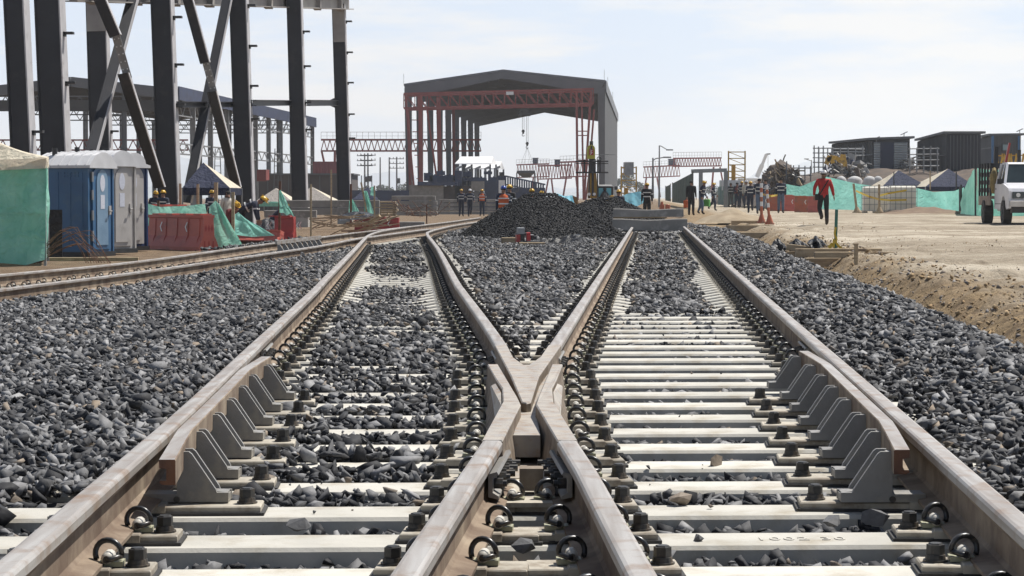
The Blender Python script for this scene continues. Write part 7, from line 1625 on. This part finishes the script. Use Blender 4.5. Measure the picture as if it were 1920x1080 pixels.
def block(px0, pm, px1, yt0, ytm, yt1, yb, Y, m_l, m_r, label, dep=9, bands=None, name='block_building'):
    """two-faced block: receding left face px0..pm, front face pm..px1"""
    A = at(px0, yt0, Y + dep); B = at(pm, ytm, Y); C = at(px1, yt1, Y); zb = zpx(yb, Y); t = empty(name, (B.x, Y, zb), 0, label, 'building', 'dark block buildings on the right'); O = t.location.copy()
    a, b, c = A - O, B - O, C - O; d = Vector((c.x, a.y, c.z))
    mb = MB(); mb.add([(a.x, a.y, 0), (b.x, b.y, 0), b, a], [(0, 1, 2, 3)]); mb.add([(a.x, a.y, 0), (c.x, a.y, 0), (c.x, a.y, a.z), a], [(0, 1, 2, 3)]); mb.build('side_wall', m_l, t)
    mb = MB(); mb.add([(b.x, b.y, 0), (c.x, c.y, 0), c, b], [(0, 1, 2, 3)]); mb.add([(c.x, c.y, 0), (c.x, a.y, 0), (c.x, a.y, c.z), c], [(0, 1, 2, 3)]); mb.build('front_wall', m_r, t)
    mb = MB(); n = 22; 
    for k in range(n):
        p = Vector(a).lerp(b, (k + .5) / n); mb.bar((p.x - .04, p.y - .03, .02), (p.x - .04, p.y - .03, p.z - .05), .10)
    for z in (1.2, 2.6, 4.0): 
        if z < b.z: mb.bar((a.x - .05, a.y, z), (b.x - .05, b.y - .02, z), .08)
    mb.build('wall_battens', M_SHED, t)
    mb = MB(); e = Vector((-.3, -.2, .02)); th = Vector((0, 0, .16)); q = [a + e, b + e, c + Vector((.3, -.2, .02)), Vector((c.x + .3, a.y, c.z + .02))]; mb.add(q + [p + th for p in q], [(0, 1, 2, 3), (7, 6, 5, 4), (0, 4, 5, 1), (1, 5, 6, 2), (2, 6, 7, 3), (3, 7, 4, 0)]); mb.build('roof', M_SHED, t)
    for k in range(1, 10):
        if not bands: mb = MB(); x = b.x + (c.x - b.x) * k / 10; mb.box(x - .025, x + .025, -.05, -.003, .05, b.z + (c.z - b.z) * k / 10 - .1); mb.build('panel_seam', M_SHED, t)
    for (x0, x1, m, hor) in (bands or []):
        p, q_ = at(x0, 300, Y) - O, at(x1, 300, Y) - O; H = b.z - .25
        if hor:
            nn = 12
            for k in range(nn): mb = MB(); z = .1 + H * k / nn; mb.add([(p.x, -.03, z), (q_.x, -.03, z), (q_.x, -.03, z + H / nn * .35), (q_.x, -.24, z + H / nn * .8), (p.x, -.24, z + H / nn * .8), (p.x, -.03, z + H / nn * .35)], [(0, 1, 2, 5), (5, 2, 3, 4)]); mb.add([(p.x, -.24, z + H / nn * .8), (q_.x, -.24, z + H / nn * .8), (q_.x, -.03, z + H / nn), (p.x, -.03, z + H / nn)], [(0, 1, 2, 3)]); mb.build('cladding_sheet', m, t)
        else: mb = MB(); mb.box(p.x, q_.x, -.10, -.02, .05, H + .1); mb.build('flat_panel', m, t)
    return t
M_DKWALL = mat('dark_block_wall', (.045, .045, .05), (.03, .032, .036), 1.5, .8, c3=(.09, .085, .08), s3=2, lo3=.55, hi3=.75)
M_BLKWALL = mat('black_screen_wall', (.020, .023, .035), (.015, .018, .028), 1, .7); M_CLAD = mat('grey_cladding', (.50, .53, .56), (.42, .45, .48), 2, .5); M_NAVYP = mat('navy_flat_panel', (.020, .028, .065), (.018, .025, .055), 1, .6)
block(1560, 1637, 1706, 270, 263, 260, 322, 150, M_DKWALL, M_DKWALL, 'dark block building with two bands of grey cladding and a navy centre', 14, [(1638, 1650, M_CLAD, 1), (1650.2, 1675.5, M_NAVYP, 0), (1675.7, 1701, M_CLAD, 1)])
block(1721, 1776, 1839, 265, 251, 251, 322, 150, M_DKWALL, M_BLKWALL, 'large black block building in the middle of the right bank', 12)
block(1838, 1860, 1914, 259, 255, 254, 306, 165, M_CLAD if False else mat('grey_brown_panel', (.13, .125, .12), (.10, .10, .10), 1, .7), MATS['grey_brown_panel'] if 'grey_brown_panel' in MATS else M_DKWALL, 'grey-brown block building with a light blue corner strip, at the right edge', 6)
for i, x in enumerate((1861, 1910)): mb = MB(); a = at(x, 306, 164.7); b = at(x, 255, 164.7); mb.bar(a, b, .18 if i == 0 else .12); tag(mb.build('corner_strip', MATS.get('blue_strip') or mat('blue_strip', (.05, .16, .32), (.05, .14, .28), 2, .5)), 'light blue strip on the %s corner of the grey-brown block' % ['left', 'right'][i], 'building trim', 'blue corner strips')
mb = MB(); a, b = at(1880, 282, 164.7), at(1890, 271, 164.7); mb.box(a.x, b.x, 164.6, 164.85, a.z, b.z); tag(mb.build('wall_window', mat('window_glass', (.25, .33, .33), (.2, .28, .3), 2, .2)), 'small pale window on the front of the grey-brown block', 'window')
def scaffold(px0, px1, y0, y1, Y, nx, nz, label):
    t = empty('scaffold', (xpx((px0 + px1) / 2, Y), Y, zpx(y1, Y)), 0, label, 'scaffold', 'tube scaffolds'); O = t.location.copy(); r = np.random.default_rng(int(px0)); M_T = M_GREYPL
    for dy in (0, 1.2):
        for k in range(nx + 1): x = px0 + (px1 - px0) * k / nx; mb = MB(); mb.tube([at(x, y1, Y + dy) - O, at(x + r.uniform(-.5, .5), y0 + r.uniform(-3, 4), Y + dy) - O], .045, 5); mb.build('standard', M_T, t)
        for k in range(nz): y = y0 + 3 + (y1 - y0 - 6) * k / nz; mb = MB(); mb.tube([at(px0 - 3, y, Y + dy) - O, at(px1 + 3, y + r.uniform(-1, 1), Y + dy) - O], .04, 5); mb.build('ledger', M_T, t)
scaffold(1527, 1560, 275, 325, 148, 4, 5, 'tube scaffold at the left end of the dark blocks')
scaffold(1562, 1618, 276, 300, 147, 4, 3, 'tube scaffold in front of the first dark block')
scaffold(1706, 1758, 276, 325, 147, 4, 4, 'tube scaffold between the two large dark blocks')
scaffold(1455, 1520, 312, 345, 152, 6, 2, 'low scaffold of poles above the green mesh debris')
for i, (x, y, Y) in enumerate(((1695, 249, 150), (1643, 258, 150), (1912, 243, 165))):
    t = empty('solar_lamp', at(x, y + 9, Y), 0, 'tilted solar panel on a short mast, %s' % ['on the cladded block', 'low, at the left of the cladded block', 'at the right edge of the photo'][i], 'solar panel', 'solar panels on the block roofs'); mb = MB(); mb.bar((0, 0, 0), (0, 0, 8 * mpp(Y)), .05); mb.build('mast', M_GREYPL, t); mb = MB(); M = Matrix.Translation((0, 0, 8 * mpp(Y))) @ Matrix.Rotation(-.45, 4, 'Y'); mb.box(-.24 if i != 1 else -.12, .24, -.25, .25, -.02, .02, M); mb.build('panel', M_SHED, t)

# ------------------------------------------------------------------ truck at the right edge
def truck():
    p = ground_hit(1899, 422); t = empty('stake_truck', (p.x + .78, p.y, p.z), math.radians(-4), 'white pickup truck with dark wooden stake bed, cut by the right edge of the photo', 'truck')
    M_TW = mat('truck_white_paint', (.72, .72, .74), (.64, .64, .67), 2, .3, c3=(.42, .36, .30), s3=2, lo3=.62, hi3=.8); M_GL = mat('truck_glass', (.03, .045, .05), (.02, .03, .035), 2, .08); M_TY = mat('tyre_rubber', (.035, .033, .032), (.06, .055, .05), 6, .85); M_CHR = mat('bumper_steel', (.50, .48, .45), (.4, .38, .36), 4, .3, .6)
    W = .86
    mb = MB()                                # lower body: fenders, hood, doors (x width, y length back from the nose)
    side = [(0.0, .50), (.0, 1.02), (.06, 1.10), (1.15, 1.26), (1.25, 1.26), (2.75, 1.26), (2.80, .46), (1.62, .46)] + [(1.02 + .44 * math.cos(a), .46 + .42 * math.sin(a)) for a in np.linspace(0.2, math.pi - .2, 7)] + [(.42, .46)]
    for s in (-1, 1): mb.prism(side, s * W - .04, s * W + .04, axis='x')
    mb.prism([(.03, .62), (.03, 1.00), (.10, 1.10), (1.15, 1.28), (1.22, 1.28), (1.22, .62)], -W + .04, W - .04, axis='x'); mb.build('body', M_TW, t)
    mb = MB(); mb.box(-W + .05, W - .05, 1.25, 2.75, .40, 1.25); mb.build('cab_floor', M_TW, t)
    mb = MB(); roof = [(1.62, 1.86), (1.72, 1.92), (2.62, 1.92), (2.72, 1.86)]; mb.prism(roof, -.68, .68, axis='x')
    for s in (-1, 1):
        mb.bar((s * .82, 1.20, 1.25), (s * .68, 1.66, 1.88), .07); mb.bar((s * .82, 2.70, 1.25), (s * .69, 2.66, 1.88), .10); mb.bar((s * .83, 1.95, 1.25), (s * .685, 1.98, 1.88), .05)
    mb.build('cab_roof', M_TW, t)
    mb = MB(); mb.quad((-.80, 1.215, 1.27), (.80, 1.215, 1.27), (.66, 1.65, 1.87), (-.66, 1.65, 1.87)); mb.build('windscreen', M_GL, t)
    for s in (-1, 1):
        mb = MB(); mb.quad((s * .835, 1.30, 1.27), (s * .84, 1.93, 1.27), (s * .69, 1.95, 1.86), (s * .70, 1.70, 1.86)); mb.build('side_window', M_GL, t); mb = MB(); mb.quad((s * .84, 1.98, 1.27), (s * .84, 2.62, 1.27), (s * .69, 2.62, 1.86), (s * .69, 2.0, 1.86)); mb.build('side_window', M_GL, t)
        mb = MB(); mb.box(s * .93 - .10, s * .93 + .10, 1.38, 1.43, 1.24, 1.40); mb.bar((s * .84, 1.4, 1.27), (s * .92, 1.4, 1.3), .03); mb.build('wing_mirror', M_BLK, t)
        mb = MB(); mb.box(s * .84 - .005, s * .905, 1.32, 2.60, .62, .64); mb.box(s * W + s * .045 - .01, s * W + s * .045 + .01, 2.40, 2.54, 1.08, 1.11); mb.build('door_trim', M_BLK, t)
        mb = MB(); mb.cbox(s * .62 - .17, s * .62 + .17, -.03, .02, .80, 1.00, .01); h = mb.build('headlight', M_GL, t); m2 = MB(); m2.tube([(s * .62, -.032, .90), (s * .62, -.045, .90)], .065, 12); m2.build('lens', M_WHITE, h)
        for y in (1.02, 4.05):
            mb = MB(); mb.tube([(s * .80 - .13, y, .37), (s * .80 + .12, y, .37)], .37, 20); w = mb.build('wheel', M_TY, t); m2 = MB(); m2.tube([(s * .80 + s * .10, y, .37), (s * .80 + s * .13, y, .37)], .20, 14); m2.build('rim', M_GREYPL, w)
            if y > 3: w.scale = (1.15, 1, 1)
    mb = MB(); mb.box(-.44, .44, -.035, .02, .82, .98); g = mb.build('grille', M_BLK, t)
    for k in range(4): m2 = MB(); m2.box(-.43, .43, -.045, -.036, .835 + k * .037, .85 + k * .037); m2.build('grille_bar', M_CHR, g)
    mb = MB(); mb.cbox(-.88, .88, -.16, -.02, .55, .73, .02); mb.build('bumper', M_CHR, t)
    mb = MB(); mb.box(-.80, .80, 0, .3, .36, .54); mb.build('underbody', M_BLK, t)
    mb = MB(); mb.cbox(-1.03, 1.03, 2.85, 5.3, .78, .88, .01); mb.box(-1.03, -.98, 2.85, 5.3, .58, .78); mb.box(-.5, .5, 2.6, 5.2, .45, .70); mb.build('bed_floor', mat('bed_boards', (.30, .24, .19), (.2, .16, .13), 4, .85), t)
    for y in (2.87, 3.5, 4.1, 4.7, 5.25):
        for s in (-1, 1): mb = MB(); mb.box(s * 1.0 - .03, s * 1.0 + .03, y, y + .07, .88, 1.92); mb.build('stake', M_BLK, t)
    for z in (1.0, 1.25, 1.5, 1.78):
        for s in (-1, 1): mb = MB(); mb.box(s * .965 - .012, s * .965 + .012, 2.87, 5.3, z, z + .13); mb.build('rack_board', M_BLK, t)
        mb = MB(); mb.box(-.98, .98, 2.87, 2.90, z, z + .13); mb.build('rack_board', M_BLK, t); mb = MB(); mb.box(-.98, .98, 5.26, 5.29, z, z + .13); mb.build('rack_board', M_BLK, t)
    mb = MB(); mb.tube([(-.88, 3.0, 1.75), (-.93, 2.84, 1.55), (-.90, 2.82, 1.20), (-.92, 2.83, .95)], [.05, .11, .13, .06], 8); mb.build('rope_bundle', mat('ochre_rope', (.28, .21, .08), (.2, .15, .06), 12), t)
    return t
TR = truck()
# load and posts behind the truck
mb = MB(); mb.bar(at(1885, 306, 72), at(1893, 268, 72), .06, .12, (0, 1, 0)); tag(mb.build('red_post', M_BARRDK), 'leaning red board rising from behind the truck bed', 'board')
mb = MB(); mb.bar(at(1866, 340, 71), at(1868, 275, 71), .13); tag(mb.build('timber_post', M_TARPBK if False else M_BLK), 'dark post standing at the left of the truck bed', 'post')
mb = MB(); mb.bar(at(1911, 306, 71), at(1911, 281, 71), .10); tag(mb.build('timber_post', M_BLK), 'dark post at the right edge above the truck cab', 'post')
sf = empty('slat_fence', at(1895, 306, 110), 0, 'strip of yellow slats seen above the truck at the right edge', 'fence')
for k in range(9): mb = MB(); x = 1871 + k * 6.5; mb.bar(at(x, 306, 110) - sf.location, at(x + (3 if k % 2 else -2), 288, 110) - sf.location, .10, .05, (0, 1, 0)); mb.build('slat', M_YEL, sf)
mb = MB(); mb.bar(at(1868, 292, 110.1) - sf.location, at(1930, 291, 110.1) - sf.location, .06, .05, (0, 1, 0)); mb.build('rail', M_YEL, sf)

# ------------------------------------------------------------------ bits along the road edge
p = ground_hit(1566, 471); mb = MB(); mb.tube([(0, 0, -.1), (.02, 0, (471 - 396) * mpp(p.y))], .028, 7); o = mb.build('marker_pole', mat('green_pole_paint', (.03, .16, .12), (.03, .13, .10), 3, .5)); o.location = p; tag(o, 'thin green pole with yellow tape standing beside the road edge', 'pole')
mb = MB(); s = mpp(p.y)
for a, b in (((0, 42), (-2, 30)), ((-2, 30), (2, 18)), ((2, 18), (-6, 10)), ((-6, 10), (-12, 0)), ((0, 14), (6, 6)), ((6, 6), (12, 2)), ((-6, 12), (-14, 4)), ((-3, 20), (-4, 4))): mb.bar((a[0] * s, -.035, a[1] * s), (b[0] * s, -.05, b[1] * s), .035, .012, (0, 1, 0))
o = mb.build('warning_tape', MATS['yellow_tape']); o.location = p; tag(o, 'yellow tape tied round the green pole and trailing on the dirt', 'tape', 'yellow warning tape')
p = ground_hit(1604, 500); mb = MB(); mb.bar((0, 0, -.15), (.01, 0, 42 * mpp(p.y)), .05); mb.box(-.035, .035, -.035, .035, 40 * mpp(p.y), 42.5 * mpp(p.y)); o = mb.build('timber_post', M_WOOD); o.location = p; tag(o, 'short timber stake standing alone on the dirt bank', 'post')
for i, (x, y, L, an, tilt, h) in enumerate(((1572, 478, 1.4, .05, 0, .12), (1530, 473, 1.1, -.1, .12, .10), (1520, 482, 1.0, -.75, -.05, .12), (1560, 494, .9, .25, 0, .14), (1601, 476, 1.2, .02, 0, .05), (1405, 432, 1.4, 0, 0, .2), (1400, 420, 1.0, .05, 0, .15), (1430, 443, 1.3, -.1, 0, .16))):
    p = ground_hit(x, y); mb = MB(); mb.cbox(-L / 2, L / 2, -.05, .05, -.06, h * .6, .008); o = mb.build('plank', M_WOOD); o.location = p; o.rotation_euler = (0, tilt, an); tag(o, 'formwork plank %s' % ['under the green pole', 'propped beside the black sheets', 'slanting down towards the ballast', 'at the front of the little formwork', 'right of the green pole', 'just right of the track end', 'farther back, right of the beams', 'nearest to the striped posts'][i], 'plank', 'planks along the road edge')
for i, (x, y, w, h) in enumerate(((1462, 478, 28, 30), (1499, 476, 42, 26), (1534, 470, 30, 24))):
    p = ground_hit(x, y); s = mpp(p.y)
    cloth('plastic_sheet', [p + Vector((-w * s / 2, .2, h * s * .5)), p + Vector((-.1 * w * s, .1, h * s)), p + Vector((w * s / 2, .15, h * s * .4))], [p + Vector((-w * s / 2, -.2, -.02)), p + Vector((0, -.25, 0)), p + Vector((w * s / 2, -.2, .0))], M_TARPBK, .16, 24, 10, 60 + i, 'crumpled black plastic %s' % ['at the crest of the right ballast, leftmost piece', 'behind the propped plank, middle piece', 'nearest to the green pole, right piece'][i], 'plastic sheet', 'black plastic along the road edge', folds=3)
# low mound with grey pipe pieces right of the track end
debris(1350, 1412, 402, 436, 76, 34, [M_WOOD, M_JUNK, M_CONCDK], 'debris_heap', 'broken timber and lumps right of the end of the straight track', 55, .2, .8)
r = np.random.default_rng(66)
def mound(px, py, Y, w, h, m, name, label, cat):
    c = at(px, py, Y); n = 26; xs = np.linspace(-w, w, n); ys = np.linspace(-w * .8, w * .8, n); A, B = np.meshgrid(xs, ys); d = np.sqrt((A / w) ** 2 + (B / (w * .8)) ** 2); Z = h * np.clip(1 - d, 0, 1) ** .8 * (.7 + .7 * fbm(A * 2 + px, B * 2, 3)) - .03
    o = link(name, grid_mesh(name, A, B, Z, m), None, label, cat); o.location = (c.x, c.y, gz(c.x, c.y)); return o
mound(1372, 425, 74, 1.3, .5, mat('pale_earth', (.36, .29, .20), (.26, .20, .13), 3, .95, bump=.6), 'earth_mound', 'low earth mound right of the concrete beams', 'mound')
mound(1735, 402, 104, 2.2, .35, mat('brown_earth', (.20, .14, .09), (.15, .10, .07), 3, .95, bump=.6), 'earth_mound', 'brown earth ridge under the sagging green screen', 'mound')
mound(1655, 640, 14.5, .35, .10, MATS['brown_earth'], 'earth_mound', 'small brown clod heap on the dug bank in the right foreground', 'mound')
# loose stones resting on sleepers close by, each its own
NS = [hull_stone(14, 900 + i, .8) for i in range(6)]
_ls = [(1273, 942, .050, 'rounded brown stone sitting on the sleeper right of the shiny rail', 1), (1560, 985, .055, 'grey stone lying by the lettered sleeper, left of the first right-hand bolt', 0), (1640, 975, .05, 'angular grey stone against the foot of the right rail', 0), (1860, 1005, .085, 'large dark stone leaning on the clip under the right rail', 0), (1310, 1008, .028, 'small stone alone on the lettered sleeper', 0), (560, 990, .05, 'grey stone beside the first left-hand bolt', 0), (497, 905, .05, 'tan stone wedged at the end of the first bracket plate', 1), (702, 860, .04, 'grey stone on the swept sleeper before the left heap', 0), (1345, 868, .05, 'tan-topped stone in the crib right of the frog', 1), (980, 1030, .045, 'dark stone between the two converging rails', 0)]
for i, (x, y, s, lab, tn) in enumerate(_ls):
    p = gp(x, y, ZS + .01); v, f = NS[i % 6]; me = bpy.data.meshes.new('loose_stone'); me.from_pydata([tuple(q * s) for q in v], [], [tuple(int(k) for k in w) for w in f]); a_ = me.attributes.new('tint', 'FLOAT_COLOR', 'POINT'); a_.data.foreach_set('color', np.tile([.35, .8 * tn, 0, 1], len(v)).astype(float)); me.materials.append(M_STONE)
    o = link('loose_stone', me, None, lab, 'stone', 'stones lying on the sleepers', loc=(p.x, p.y, ZS + s * .42)); o.rotation_euler[2] = i * 1.3
